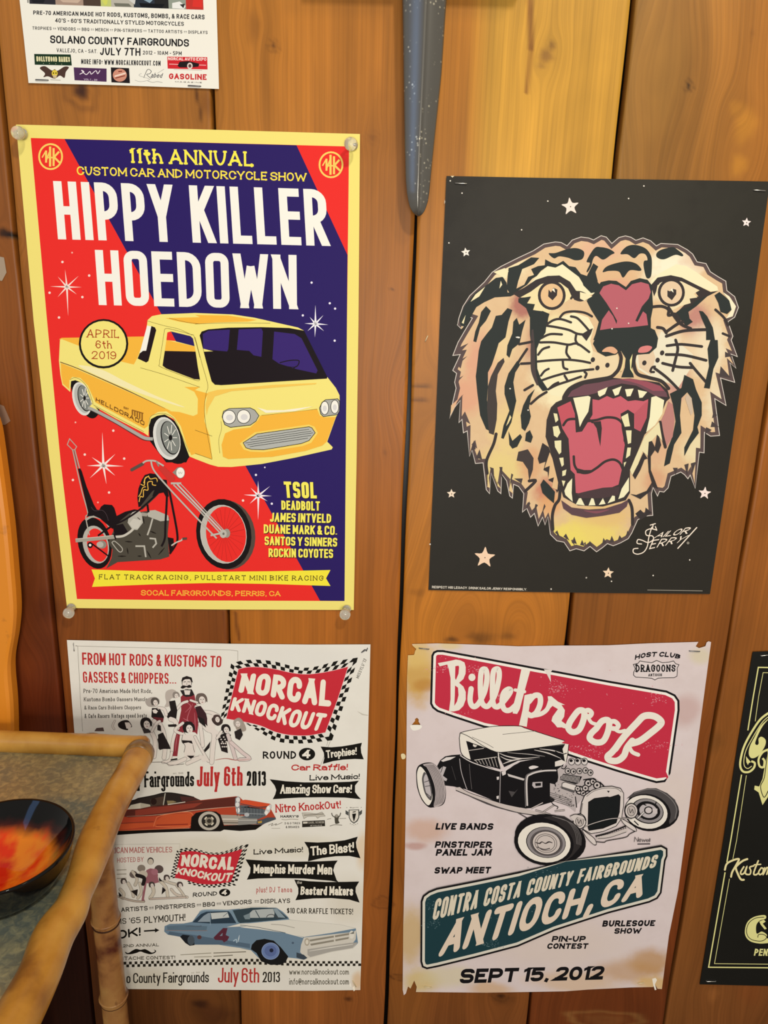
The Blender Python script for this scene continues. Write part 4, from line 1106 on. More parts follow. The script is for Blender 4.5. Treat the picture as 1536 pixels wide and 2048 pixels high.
t1('PRE-70 AMERICAN MADE HOT RODS, KUSTOMS, BOMBS, & RACE CARS','222,70 1366,98','222,98 1366,130', wt=.19, gap=.14, wordgap=.28, cap=True, round_=.8)
t1("40'S - 60'S TRADITIONALLY STYLED MOTORCYCLES",'368,122 1228,146','368,150 1228,173', wt=.18, gap=.14, wordgap=.28, round_=.8)
t1('TROPHIES :: VENDORS :: BBQ :: MERCH :: PIN-STRIPERS :: TATTOO ARTISTS :: DISPLAYS','216,176 1386,206','216,198 1386,228','#4a4a48', wt=.18, gap=.18, wordgap=.3, round_=.8)
t1('SOLANO COUNTY FAIRGROUNDS','335,236 1262,262','335,288 1262,312','#161618', wt=.18, gap=.09, wordgap=.3, cap=True, round_=.75)
t1('VALLEJO, CA - SAT.','378,322 652,330','378,348 652,356', wt=.15, gap=.16, wordgap=.3)
t1('JULY 7TH','668,318 938,320','668,368 938,374','#161618', wt=.17, gap=.11, wordgap=.3, cap=True)
t1('2012 - 10AM - 5PM','954,338 1213,343','954,364 1213,370', wt=.16, gap=.15, wordgap=.3)
t1('MORE INFO: WWW.NORCALKNOCKOUT.COM','542,394 1072,406','542,428 1072,440', wt=.15, gap=.12, wordgap=.22)
p.part('sponsor_logos')
p.poly(k1('228,360 472,364 480,438 232,432'), '#16301c'); t1('HOLLYWOOD HANKS','242,376 466,380','244,410 468,414','#d8d2a4', wt=.22, gap=.1, wordgap=.2, slab=.08)
p.dots(k1('290,424 330,424 372,426 412,428'), .7, '#b8b890')
p.poly(k1('266,455 300,442 345,470 365,462 385,472 430,445 460,450 440,480 430,520 400,505 365,525 320,510 290,515 300,490'), '#4a342c', smooth=True)
p.ell(*k1('365,490')[0], 6, 7, '#d8c040'); p.dots(k1('357,488 374,488'), 1.4, '#20180c'); p.poly(k1('352,500 380,502 376,522 356,520'), '#c8b488'); p.line(k1('336,532 405,536'), 1.2, '#9a968a', smooth=False)
p.poly(k1('492,450 712,458 712,546 498,536'), '#4a2a50'); p.line(k1('532,496 560,480 545,470 575,498 600,478 610,495 640,472 652,492 668,470'), 1.5, '#e8e0e4'); t1('VOL.1 # 20','560,524 650,528','560,536 650,540','#b8a8bc', wt=.22)
p.poly(k1('740,450 862,455 868,556 744,550'), '#1c1416'); p.ell(*k1('800,502')[0], 14, 13, '#c88a74'); p.line(k1('765,510 840,488'), 3, '#e8d0c0', smooth=False); p.line(k1('770,522 835,505'), 1.8, '#7a3020', smooth=False); p.line(k1('790,478 815,476'), 2.2, '#7a3020', smooth=False)
p.line(k1('960,520 985,465 1010,475 1000,492 980,498 1010,525'), 1.1, '#4a4a4c'); t1('abed','1005,484 1080,488','1005,518 1080,520','#5a5a5c', wt=.14, slant=.3)
p.line(k1('900,535 940,545 1000,530 930,505 945,490'), .6, '#8a8a88'); p.line(k1('1050,490 1090,465 1095,462'), .6, '#8a8a88'); p.line(k1('985,540 1020,550 1050,545 1085,552'), .7, '#7a7a78')
p.poly(k1('1116,378 1384,382 1386,464 1120,458'), '#c8242c'); t1('NORCAL AUTO EXPO','1122,382 1378,386','1122,402 1378,406','#f0e4dc', wt=.2, gap=.14, wordgap=.25)
p.poly(k1('1185,440 1200,412 1260,408 1330,425 1325,445 1280,450 1200,450'), '#1a1214'); p.ell(*k1('1268,440')[0], 5.5, 6.5, '#d8c8c0'); p.ell(*k1('1268,440')[0], 3, 3.6, '#5a3a38')
p.line(k1('1130,428 1190,430'), 1.4, '#e8b8b4', smooth=False); p.line(k1('1330,434 1376,436'), 1.4, '#e8b8b4', smooth=False); p.line(k1('1160,464 1350,470'), .8, '#b8a8a0', smooth=False)
t1('GASOLINE','1128,490 1380,496','1128,528 1380,534','#c02a2e', wt=.24, gap=.14, slab=.05); t1('MAGAZINE','1170,542 1348,548','1170,550 1348,556','#4a4240', wt=.25, gap=.9)
p.done()
# ------------------------------------------------------------------ black poster with a roaring tiger
t4 = fr(900,460,.19531); t5 = fr(1160,460,.22135); t6 = fr(890,620,.19531); t7 = fr(1060,600,.18229); t8 = fr(1060,740,.20833); t3 = fr(850,680,.254); tr = fr(1090,680,.29036); t1a = fr(850,340,.22786); t2a = fr(1180,340,.23177)
pm = blotchy('black_matte_print', '#2a2721', [(1200,400,330,'#35322a',.8),(1500,500,200,'#302e27',.6),(1050,450,200,'#33302a',.5)], noise=.15, nscale=40, noisecol='#1e1c18', rough=.5, spec=.16)
p = Print('poster', [(893,352),(1100,356),(1300,359),(1540,363),(1502,640),(1471,840),(1445,1020),(1420,1188),(1200,1186),(1000,1183),(857,1180),(868,930),(880,640)],
    'black poster with a roaring tiger head and small pink stars', mat=pm)
frame()
FUR = blotchy('tiger_fur_print', '#dcbc92', [
  (965,720,45,'#d9a184',.9,1.5),(935,790,40,'#dba283',.9,1.4),(1000,690,35,'#e6cf9a',.7,1.6),(1015,860,45,'#e3c98c',.9,1.7),(1000,940,70,'#e2cc86',.9,.8),(1060,930,30,'#d7a377',.8,1.5),
  (1045,610,30,'#a5605c',.85,1.2),(1075,690,30,'#b07468',.8,2.2),(1110,655,40,'#e9d9a4',.9,1.),(1095,560,50,'#ecdcae',.8,.8),(1010,530,60,'#eee0b4',.8,.7),
  (1120,740,70,'#efe6bc',1.,1.1),(1165,760,40,'#e6d3a8',.9,1.),(1130,800,60,'#eee3b8',.9,.5),(1230,560,70,'#d9b187',.9,.6),(1240,575,60,'#dc9a86',.5,.35),
  (1340,560,70,'#eae0c0',.9,.8),(1350,530,70,'#eee8cc',.9,.5),(1390,640,40,'#b77a74',.85,1.1),(1420,700,40,'#e6dcbc',.9,1.8),(1440,800,40,'#e4d6b4',.9,1.6),(1355,760,30,'#c58f86',.9,1.8),
  (1400,700,60,'#e4d0b0',.6,1.),(1330,700,40,'#e8dcc0',.9,1.3),(1400,900,50,'#e4d6ac',.9,.8),(1320,900,30,'#d6a886',.7,1.2),(1310,960,30,'#d2a07c',.9,1.2),(1090,980,30,'#c06a58',.7,1.1),
  (1100,1010,30,'#dca26c',.8,1.),(1180,1070,95,'#e6d070',.95,.6),(1210,1030,70,'#deba78',.8,.5),(1130,1080,60,'#e8d66c',.9,.6),(1200,500,60,'#dcae90',.8,.5),(1400,520,50,'#dcbca0',.7,.5)],
  off=.002, noise=.12, nscale=90, noisecol='#b88a60', rough=.5)
LN = '#3a3433'; STR = '#2f3432'
sil = (t4('75,970 88,900 130,780 200,670 350,530 430,430 520,370 700,280 850,210 960,140 1080,118 1140,125 1198,158 1250,100 1340,68 1420,78 1470,98')
 + t5('190,48 240,62 288,118 350,65 410,50 460,62 505,90 570,68 640,95 690,140 730,118 885,128 970,175 1020,215 1060,285 1140,300 1180,375 1250,420 1320,460 1330,545 1400,600 1435,700 1400,790 1340,830 1385,960')
 + tr('1285,0 1328,118 1285,100 1318,198 1275,160 1310,295 1212,265 1250,455 1172,408 1205,660 1140,665 1100,640 1098,780 1065,775 1035,1025 1000,935 985,960 960,930 935,912 870,940 850,1020 820,1050 790,1045 775,1080 745,1020 735,1060 745,1210 690,1215 640,1240 600,1330 575,1370 520,1400 470,1420 430,1405 400,1430 355,1462 310,1425 270,1455 215,1440 170,1455 130,1395 80,1385 35,1340 20,1220')
 + t3('945,1460 925,1400 890,1470 860,1370 830,1400 800,1330 765,1360 775,1210 735,1155 700,1140 690,1250 665,1230 640,1110 605,1060 600,1215 570,1190 520,1050 510,1215 480,1180 455,970 395,975 370,870 350,920 330,720 300,735 290,630 265,655')
 + t6('155,930 100,1000 45,1115 75,950 110,800 95,740 115,650 75,620 150,460 75,470 130,330 200,210 275,85 230,70 210,160 160,190 120,150'))
p.part('tiger_picture')
p.poly(sil, '#d8cfc4'); si = inset(sil, 1.4)
p.poly(si, '#5b4c4a')
p.poly(inset(sil, 8.5), FUR)
def P_(f, s, col=LN, sm=False): p.poly(f(s), col, smooth=sm)
def L_(f, s, w=6, col=LN, **k):
    for q in s.split('|'): p.line(f(q), w, col, cap=True, **k)
CRM = '#ece4bc'
P_(t4,'640,650 800,580 900,460 1000,370 1080,380 1160,340 1280,430 1380,560 1490,650 1420,670 1290,620 1230,530 1120,465 1000,470 880,510 760,590', CRM)
P_(t5,'640,460 720,390 870,310 960,325 1050,380 1150,450 1240,510 1250,550 1180,555 1060,500 920,430 820,408 720,420 650,490', CRM)
P_(t7,'75,480 180,270 330,190 480,135 640,190 700,300 660,450 690,560 660,760 560,850 400,980 330,1060 230,1040 130,950 75,700', CRM)
P_(t7,'690,560 830,620 960,600 980,720 930,800 860,850 560,900 640,800', '#e4cfa8')
P_(tr,'610,95 640,200 720,250 860,300 910,340 1000,200 1020,100 900,0 800,-60 780,0 750,60', '#e4dcc2')
P_(tr,'640,100 650,190 730,240 760,120 740,60', '#dcc4a4')
# forehead marks and heavy stripes
P_(t4,'1010,240 1080,235 1200,195 1290,185 1360,210 1375,250 1350,300 1280,310 1210,285 1120,270 1065,290', STR, True)
P_(t5,'60,280 130,165 190,155 260,170 312,205 280,225 210,268 150,235 120,260 100,330 70,380 60,370 90,300', STR, True)
P_(t5,'365,215 420,150 500,135 590,165 640,230 650,310 640,420 600,430 575,330 580,280 610,270 590,220 540,215 490,255 430,220', STR, True)
P_(t5,'205,380 250,325 400,285 500,300 552,350 540,370 450,365 390,430 350,375 260,370', STR, True)
P_(t5,'690,215 730,180 830,155 870,170 930,220 920,238 860,225 760,265 700,250', STR, True)
P_(t4,'600,390 700,360 830,280 915,285 860,350 740,400 700,520 680,600 760,560 800,480 860,460 830,400 900,370 970,360 975,300 1040,335 1100,350 1160,315 1220,370 1285,380 1340,450 1430,480 1500,520 1536,560 1536,640 1480,640 1380,580 1320,480 1240,420 1150,350 1080,385 1000,370 930,420 890,470 840,500 790,560 700,620 620,660 580,600 590,470', STR)
P_(t5,'0,400 60,420 140,380 165,330 120,300 160,460 150,560 100,570 30,500', STR)
P_(t4,'95,910 150,770 260,640 380,560 470,490 540,480 580,540 590,640 700,640 620,680 460,690 350,740 270,790 220,880 150,990 110,980', STR)
P_(t4,'140,960 120,950 160,870', '#ece0b4'); P_(t4,'210,735 260,660 360,580 300,680', '#ece0b4'); P_(t4,'505,600 520,520 535,560', '#ece0b4'); P_(t4,'445,430 560,390 600,420 570,500', '#ece2b6')
# eyes
for f, lid, white, c, r, slit in (
   (t4,'640,650 760,590 880,510 1000,470 1120,465 1230,530 1290,620 1340,635 1420,680 1300,720 1240,690 1200,610 1110,540 1000,530 900,580 800,650 720,700',
       '720,690 830,630 930,555 1030,530 1130,540 1210,600 1250,690 1180,740 1080,800 1000,850 900,830 850,815 870,760 790,750 830,690', (1042,670), (128,135), '1010,610 1035,640 1060,590 1100,610 1095,670 1050,720 1005,680'),
   (t5,'640,500 700,430 820,408 920,430 1060,500 1180,560 1250,550 1150,600 1000,700 900,720 960,660 990,610 1070,600 1040,560 930,470 800,440 720,480 670,600',
       '680,600 700,500 780,450 920,465 1080,545 1030,575 1060,610 990,620 1000,660 900,690 820,735 800,700 720,640', (825,565), (110,115), '790,545 815,555 835,530 870,540 870,580 830,635 790,600')):
    P_(f, lid, LN)
    p.poly(f(white), '#e9d9a6' if f is t4 else '#e6d6ae')
    (x, y), = f(f'{c[0]},{c[1]}'); k = .19531 if f is t4 else .22135
    p.ell(x, y, r[0]*k, r[1]*k, '#e0bb8c' if f is t4 else '#dfc4a2'); p.ell(x, y, r[0]*k, r[1]*k, LN, ring=5.6)
    P_(f, slit, LN); 
    (x2, y2), = f(('1060,625' if f is t4 else '830,552')); p.poly([(x2-3,y2-2),(x2+1,y2-6),(x2+3.5,y2+3)], '#f4ecd4')
L_(t4,'1240,700 1290,640 1360,645 1420,690 1340,720 1280,705', 4.5)
P_(t4,'700,700 830,680 790,750 870,760 850,820 930,830 1010,860 1000,960 960,1023 830,1023 820,900 780,800 700,740', STR)
P_(t5,'1250,545 1150,600 1050,690 980,740 990,800 1020,830 960,870 900,800 850,760 900,720 1000,690 1050,640', STR)
L_(t5,'650,695 740,690 800,720 800,770 860,760 900,810', 6)
# nose
P_(t5,'130,570 150,520 190,470 260,455 330,460 415,515 460,460 540,435 610,450 650,500 660,700 640,800 640,900 700,960 700,994 120,994 140,940 170,830 100,720 60,640', STR)
P_(t5,'175,570 210,510 280,485 350,500 415,545 470,490 550,470 620,490 640,560 620,620 560,690 500,820 520,830 570,735 600,760 615,860 400,885 180,905 200,810 260,725 300,780 330,850 335,820 290,740 240,660', '#b4606a')
p.poly(t5('0,560 60,575 110,600 40,640 0,620'), '#ece0b6')
P_(t7,'730,390 770,330 900,310 1290,290 1370,330 1405,420 1390,520 1310,590 1180,600 1140,640 1120,760 1140,850 1000,850 1040,740 1050,640 1000,560 940,600 830,620 740,570 690,480', STR)
P_(t7,'790,565 840,520 910,515 960,560 930,590 860,570', '#dba884', True); P_(t7,'1190,575 1210,520 1290,500 1340,520 1290,570', '#d4807c', True)
for s in ('1030,600 1035,680 1010,770 920,855 990,800 1020,700','1125,590 1095,660 1100,760 1140,825 1110,740'): p.poly(t7(s), '#eadf9e')
L_(t7,'985,580 1000,640 980,740 940,800 870,850 700,880 560,910 440,970 380,1050 370,1090', 7)
L_(t7,'1150,600 1140,700 1180,810 1300,850 1440,890 1520,970', 7)
# muzzle whiskers and dots
L_(t7,'330,190 380,140 480,125 600,140 680,180|450,180 520,200 600,280 650,340|180,270 260,220 340,210 450,245|170,280 300,300 430,330 520,370 620,380|120,420 220,375 350,378|110,465 260,465 420,490 520,480 650,570|90,600 140,540 210,515|80,675 250,660 420,655 560,670 660,690|120,830 160,780 205,755|120,885 250,840 400,800 560,775 695,760|200,980 300,930 420,890 560,840|215,970 260,930 310,905', 4.6)
L_(t7,'510,370 500,440 530,490|410,500 400,580 440,640|360,670 370,740 410,760|380,830 410,880|600,790 620,810 605,850', 4.6)
P_(t7,'560,380 640,330 690,310 670,370 620,450', LN)
for x, y in ((690,655),(740,745),(850,715),(1255,690),(1400,660),(1450,580)):
    (a, b), = t7(f'{x},{y}'); p.ell(a, b, 4.2, 5, LN, rot=20)
L_(t7,'1320,780 1340,740 1370,730|1330,790 1360,790', 4.5)
P_(t6,'870,30 1000,10 1070,40 1040,140 1030,230 970,320 940,400 945,600 980,700 1060,820 1000,830 930,740 900,600 890,400 870,250', STR)
p.line(t6('895,200 900,420 905,620 950,770'), 9, '#4a4140', taper=[.4,1,1,.4])
# right cheek
L_(t5,'700,880 750,890 780,930|780,920 880,850 930,830|780,960 900,920 1000,905 1140,900|800,700 900,840 1000,890', 6)
L_(tr,'840,40 940,30 1080,45|835,100 960,105 1110,140|810,160 920,185 1020,190|755,195 840,260 920,340|900,0 915,60 900,130 880,210|1000,160 1040,210 1110,290', 5.6)
P_(t5,'1075,730 1110,735 1150,780 1200,880 1220,994 1140,994 1140,890 1100,800', STR)
P_(tr,'1140,0 1190,0 1195,120 1160,200 1135,335 1095,330 1130,180 1120,60', STR)
P_(t5,'1215,590 1260,560 1310,600 1360,650 1370,720 1330,760 1270,740 1250,660', STR); P_(t5,'1290,560 1350,600 1410,690 1380,780 1320,800 1370,720 1350,640', '#ece4c4')
L_(t5,'1225,720 1300,790 1340,860|1290,935 1350,960', 5)
P_(tr,'860,370 940,330 960,240 1020,270 1040,340 1080,430 1080,520 1050,600 1060,640 1000,720 960,800 960,740 1020,620 1030,520 1010,400 980,360 940,400 930,520 940,640 890,720 860,850 820,870 840,760 880,660 900,560 880,440', STR)
P_(tr,'965,400 980,370 1010,400 1020,500 1005,520', '#c9b49c')
for s in ('1165,470 1185,520 1150,540','1150,560 1200,600 1140,600','1100,650 1150,620 1110,600','880,880 900,930 915,880','960,860 980,930 990,850','1005,850 1015,920 1040,840','1210,180 1280,260 1200,250','1240,80 1300,110 1240,120'):
    P_(tr, s, '#4a4140')
# mouth
P_(t8,'320,280 340,230 430,150 560,105 700,85 800,75 940,90 1100,100 1240,120 1320,190 1345,270 1310,300 1250,440 1160,560 1100,620 1060,720 1010,840 960,960 960,1180 920,1250 700,1310 460,1300 320,1220 290,1120 210,820 150,640 160,480 200,360 250,310', LN)
P_(t8,'262,360 390,300 430,420 440,600 500,590 600,430 600,280 660,290 740,250 800,275 870,250 940,300 1010,290 1090,300 1135,280 1120,460 1060,590 1000,560 1000,420 940,380 870,420 880,560 910,720 890,850 880,960 850,1100 700,1160 520,1190 440,1180 430,1000 390,960 370,660 310,560 280,430', '#c4606c')
p.poly(t8('262,360 390,300 430,450 340,490 310,540 280,430'), '#bf5560'); p.poly(t8('1000,420 1100,320 1135,300 1120,460 1060,590 1010,560'), '#b85863')
L_(t8,'320,530 360,480 430,470 560,480 600,500|560,490 640,480 740,455 840,470 900,540 910,680|420,830 430,920 480,980 560,985 640,940 720,880 800,860 860,890 890,950', 5)
P_(t8,'600,500 680,490 690,560 675,735 655,640 640,560', LN); P_(t8,'415,840 440,940 520,960 600,960 540,1000 450,990', LN)
P_(t8,'440,1190 560,1160 700,1130 860,1120 850,1200 700,1230 500,1230', '#4a3a3c')
# lips
P_(t8,'360,260 400,200 520,140 660,120 800,90 960,80 1130,110 1250,150 1310,220 1320,260 1200,250 1120,200 1020,150 880,130 760,160 640,220 560,240', '#6d4a52')
P_(t8,'860,90 960,84 1130,112 1250,155 1290,200 1180,200 1060,140 960,110', '#96505c')
P_(t8,'300,1250 400,1320 560,1340 720,1330 880,1280 950,1240 930,1310 860,1370 700,1400 540,1420 400,1390 320,1330', '#5e474c'); p.line(t8('520,1350 640,1365 760,1340'), 5, '#84505a', taper=[.2,1,.2])
TE = '#ece7c0'
for s in ('415,268 560,248 582,260 560,400 510,480 478,548 460,440','1165,262 1210,250 1288,290 1270,420 1200,530 1115,600 1150,450','650,205 745,165 720,230 670,258 655,240','790,190 880,155 850,235 815,248','912,185 995,178 965,250 930,255','1035,190 1125,210 1080,265 1050,268',
          '405,1040 400,1180 410,1265 340,1200 330,1160 360,1090','950,1030 950,1160 900,1220 848,1240 880,1140','440,1290 470,1232 490,1230 525,1300','562,1300 590,1230 610,1235 628,1298','660,1295 700,1230 725,1285','745,1280 790,1205 815,1210 815,1255'):
    P_(t8, s, TE)
for s in ('225,415 260,420 272,480 245,505','218,545 270,535 292,600 262,650 230,630','235,680 300,675 300,790 280,810 240,740','280,845 320,840 325,910 305,930','310,970 350,955 340,1010 310,1020','875,450 940,415 950,480 960,540 910,545','920,580 975,580 970,700 940,710','935,745 970,745 960,820 920,850','900,890 925,880 905,930','305,1060 340,1065 320,1120'):
    P_(t8, s, '#e6dfb0')
P_(t8,'1250,500 1290,420 1330,300 1370,330 1390,480 1370,640 1310,740 1270,680', '#b98078'); L_(t8,'1250,500 1270,620 1300,740', 6)
P_(t8,'1100,640 1240,500 1270,680 1220,620 1160,690 1150,840 1080,780 1040,900 980,1010 960,960 1010,840', '#e4d9ac')
P_(t8,'1140,690 1170,680 1200,740 1220,620 1240,640 1260,720 1230,800 1200,770 1160,830 1160,960 1200,1060 1230,1140 1180,1120 1140,980 1130,830', LN)
P_(t8,'985,1010 1040,900 1090,790 1130,850 1100,860 1060,960 1010,1050', LN)
# left jaw
P_(t8,'75,850 120,700 180,740 240,900 290,1130 260,1180 220,1080 180,1060 170,980 130,960 150,880 90,900', LN); P_(t8,'190,790 215,850 270,1080 262,1150 210,1130 230,1030 175,1050 190,920 140,940', '#dcb889')
P_(t8,'100,1100 130,1050 180,1100 240,1170 230,1280 170,1230 120,1180', STR); L_(t8,'290,1130 280,1240 240,1300 215,1400 220,1530', 6); L_(t8,'950,1250 980,1330 985,1480', 6)
for s in ('960,1190 1060,1240 1160,1160 1170,1080 1120,1160 1020,1200','1010,1380 1060,1340 1100,1380 1110,1320 1170,1370 1060,1440'): P_(t8, s, LN)
# left stripes
P_(t6,'345,130 370,20 420,-40 470,10 420,110 360,180 320,330 290,320 310,220', STR); P_(t6,'370,320 430,240 480,180 520,60 580,50 640,-20 690,0 650,120 620,280 550,340 520,440 480,560 440,640 440,780 430,920 450,1100 460,1240 420,1220 360,1080 330,840 315,680 330,560 345,420', STR)
P_(t6,'440,780 470,680 540,540 600,490 610,530 540,660 520,830 535,960 530,1120 500,1280 450,1260 430,1000', '#453e3b'); P_(t6,'700,120 735,80 760,150 825,100 790,220 765,340 690,400 660,490 630,460 640,360 690,240', STR); L_(t6,'760,350 890,325|840,400 760,520 720,600', 5)
P_(t6,'740,520 770,560 720,640 700,740 715,850 730,930 700,1060 680,1150 640,1230 600,1320 575,1310 600,1180 660,1030 610,860 610,780 650,650', STR); P_(t6,'625,1190 665,1075 680,1100 650,1160', '#e6d49c')
P_(t6,'920,810 880,900 860,1000 880,1090 860,1160 820,1240 785,1210 775,1080 800,980 850,880', STR); P_(t6,'830,1260 870,1230 900,1300 880,1360 820,1340', STR); L_(t6,'815,820 900,770|880,960 960,890 1040,840|780,550 870,545', 5)
P_(t6,'650,1240 690,1340 770,1270 790,1300 740,1400 690,1420 660,1380', STR); P_(t3,'735,880 810,860 855,930 850,1020 820,1110 810,1020 770,960 720,950', '#453c3a'); L_(t3,'560,740 540,820 485,950 490,1050|820,1110 870,1110 790,1190', 6)
for s in ('240,340 150,440 130,390','230,470 140,560 125,530','190,670 110,760 105,720','195,860 110,960 150,900','205,1040 180,1120 260,1170','310,1330 270,1380 330,1420','120,560 180,520 160,600'): P_(t6, s, '#5b4c4a')
for s in ('510,1000 540,1010 545,1090','585,1000 610,1000 605,1090','680,1050 695,1060 665,1160','820,1270 830,1290 790,1340','870,1290 890,1300 850,1370','940,1290 950,1310 920,1370','385,790 400,860 365,870','430,860 450,940 400,930','700,1090 770,1090 760,1130'): P_(t3, s, '#4a4140')
for s in ('1040,1530 1100,1560 1030,1570','1150,1580 1160,1570 1190,1640','1250,1600 1265,1590 1270,1640'): P_(t3, s, '#5b4c4a')
for s in ('240,1560 262,1540 285,1600','320,1600 345,1570 380,1640','400,1660 425,1600 450,1670','480,1680 500,1630 525,1690','545,1690 575,1640 600,1690','690,1680 705,1610 735,1660','760,1660 785,1590 810,1650','840,1640 860,1585 890,1630','920,1600 935,1540 960,1580'):
    P_(t8, s, '#4a4140')
# stars
def tstar(f, c, r, col, rot):
    (x, y), = f(c); pts = []
    for k in range(10):
        a = math.radians(rot + k * 36 - 90); q = r if k % 2 == 0 else r * .47
        pts.append((x + q * math.cos(a), y + q * math.sin(a)))
    frame(); p.part('pink_star', again=True); p.poly(cr(pts, True, 3) if r > 12 else pts, col)
    if r > 9: p.dots([(x+.5, y+.5)], 1.2, '#4a3a34')
tstar(t1a,'1275,320',18,'#f0e0d4',-6); tstar(t1a,'358,722',9.5,'#f0e8dc',-8); tstar(t2a,'1350,452',9.5,'#f0e0dc',6); tstar(t3,'208,1210',9.5,'#f0dcc4',0)
tstar(t3,'470,1712',21.5,'#f2d0b0',4); tstar(tr,'1100,1055',13,'#f2e0d8',6); tstar(tr,'435,1605',11.5,'#f0d4b4',4)
p.part('printed_specks')
p.parts['printed_specks']['stuff'] = True
p.dots(t1a('1078,273 848,525 210,640 222,95 325,203') + t2a('465,138 333,246 232,1193 333,1323 190,1370') + t3('670,383 812,552 1270,1872 993,1962 40,1608') + tr('997,1515 745,1622 458,1662 285,1637 42,1715'), 1.5, '#e8e0d2')
p.poly(t1a('795,1465 815,1462 835,1466 828,1478 800,1472'), '#efe9dc'); p.poly(t1a('172,260 178,280 170,300'), '#d8cdb8'); p.poly(t1a('225,52 258,52 240,66'), '#e4d8b4')
p.part('signature_lettering')
SG = '#f0e2d0'
L2 = lambda s, w=1.9: [p.line(tr(q), w, SG, cap=True) for q in s.split('|')]
L2('725,1275 760,1265|745,1270 740,1300|760,1285 770,1310|770,1310 730,1300 695,1315 700,1345 740,1350 745,1375 710,1395 670,1380 640,1375 635,1400 665,1405|735,1290 715,1360 705,1420 680,1460 640,1475 610,1465 610,1440 640,1435', 2.0)
p.text('AILOR', tr('778,1330 1010,1285'), tr('750,1365 975,1335'), SG, wt=.15, gap=.12, slant=.15)
p.text('ERRY', tr('735,1378 985,1345'), tr('715,1442 935,1392'), SG, wt=.12, gap=.18, slant=.1)
L2('1045,1292 915,1435', 2.2); p.ell(*tr('985,1398')[0], 2.8, 2.8, '#8a8478')
p.part('small_print')
p.text('RESPECT HIS LEGACY. DRINK SAILOR JERRY RESPONSIBLY.', t3('55,1935 803,1955'), t3('55,1955 803,1973'), '#d8d0c0', wt=.2, gap=.1, slab=.1, wordgap=.3)
p.part('small_print', again=True); p.line(tr('705,1722 1085,1728'), 1.6, '#8a8478', smooth=False)
p.done()
# ------------------------------------------------------------------ aged pink poster with a black roadster
b1 = fr(800,1270,.21484); b2 = fr(1110,1270,.21484); b3 = fr(800,1500,.21484); b4 = fr(1100,1500,.22135); b5 = fr(800,1700,.21484); b6 = fr(1110,1700,.21484)
bm_ = blotchy('aged_poster_paper', '#d6c8c6', [(1150,1500,260,'#d8cccc',.6),(835,1350,45,'#c89e50',.95,1.9),(830,1310,60,'#d8b870',.8,.6),(850,1370,30,'#b8823c',.7,.6),(900,1290,30,'#d8c080',.7,.4),
   (850,1660,60,'#c8a088',.7,.6),(830,1690,30,'#b07868',.6,.4),(820,1870,40,'#c4a468',.8,2.4),(840,1960,50,'#cdb57c',.9,.8),(900,1950,70,'#cfc3a0',.7,.5),(980,1975,60,'#c8a070',.7,.4),
   (1300,1920,60,'#b48444',.75,.7),(1250,1940,90,'#b88c58',.65,.4),(1310,1965,50,'#cfa860',.8,.5),(1150,1960,120,'#cba674',.55,.3),(1100,1880,200,'#d0bfb0',.5,.5),(1370,1420,40,'#b89088',.55,1.2),(1400,1310,30,'#cfc49c',.6,.8),(1340,1600,60,'#d4c4b8',.5,2.0)],
   noise=.14, nscale=30, noisecol='#a08880', rough=.55)
out = (b1('118,100 112,84 350,78 800,92 1100,105 1500,98') + b2('200,98 500,95 900,76 1335,64 1310,105 1340,122 1400,104 1412,68 1430,58 1453,66') + b2('1283,1350') + b4('1158,1265')
  + b6('1060,800 995,1295 955,1292 930,1250 912,1276 700,1280 300,1300') + b5('1536,1316 800,1328 148,1322 155,1272 132,1216 98,1290 75,1270 55,1335 35,1352 25,1300 30,700 45,100') + b3('60,0') + b1('65,400 74,188 125,186 132,182 140,150 152,130'))
hole = b1('108,838 140,800 140,782 158,770 174,786 172,806 188,830 188,838')
p = Print('poster', out, 'torn stained pink show poster with a black roadster on whitewall wheels', mat=bm_, holes=[hole])
frame()
INK = '#141214'; CRE = '#e6e0d2'; ROSE = '#bf2f44'; TEAL = '#1c3a40'
p.part('printed_panel', 'rose red nameplate with white script')
pn = b1('292,190 310,155 345,140 400,140 800,213 1250,298') + b2('0,332 500,425 1040,517 1120,555 1158,610 1160,700 1075,1290 1040,1340') + b4('1075,235 1040,290 960,300 870,275 600,195 350,115 160,50') + b1('1300,960 780,862 500,770 345,715 300,680 280,640')
p.poly(pn, INK); p.poly(inset(pn, 4.2), '#ece6dc'); p.poly(inset(pn, 9.4), ROSE)
for k, (f, c, rx, ry, n) in enumerate(((b1,'400,315',36,6,70),(b1,'700,325',26,9,80),(b2,'40,500',26,16,120),(b1,'1450,495',16,8,50),(b2,'930,600',18,12,60),(b2,'970,1030',36,10,90),(b2,'300,1080',44,14,120),(b1,'560,740',30,8,40),(b1,'900,600',14,14,30),(b1,'500,220',90,30,30),(b2,'500,600',120,60,40))):
    p.scuff(f(c)[0], rx, ry, n, '#d8949c', k)
p.poly(b1('1340,320 1420,325 1400,350 1405,440 1370,370'), '#ded4cc')
p.part('script_lettering')
S = lambda f, s, w, **k: p.line(f(s), w, CRE, cap=True, n=8, **k)
p.poly(b1('352,262 470,240 520,228 560,235 600,255 612,300 610,360 590,410 550,445 590,480 612,530 612,600 590,660 550,700 500,712 456,710 470,600 470,400 455,320 440,275 370,292'), CRE, smooth=False)
p.poly(b1('515,290 545,285 550,300 545,360 520,420 512,400'), ROSE); p.poly(b1('512,470 540,490 545,560 530,620 505,660 510,560'), ROSE)
S(b1,'662,500 652,600 668,655 700,665 740,625 790,520 810,400 802,330 775,318 755,350 748,480 760,620 800,665 840,640 890,540 922,400 918,325 890,318 868,350 860,480 866,630 900,670 945,640 1010,560 1030,515 1005,505 965,540 950,620 970,690 1020,700 1080,650', 10.6)
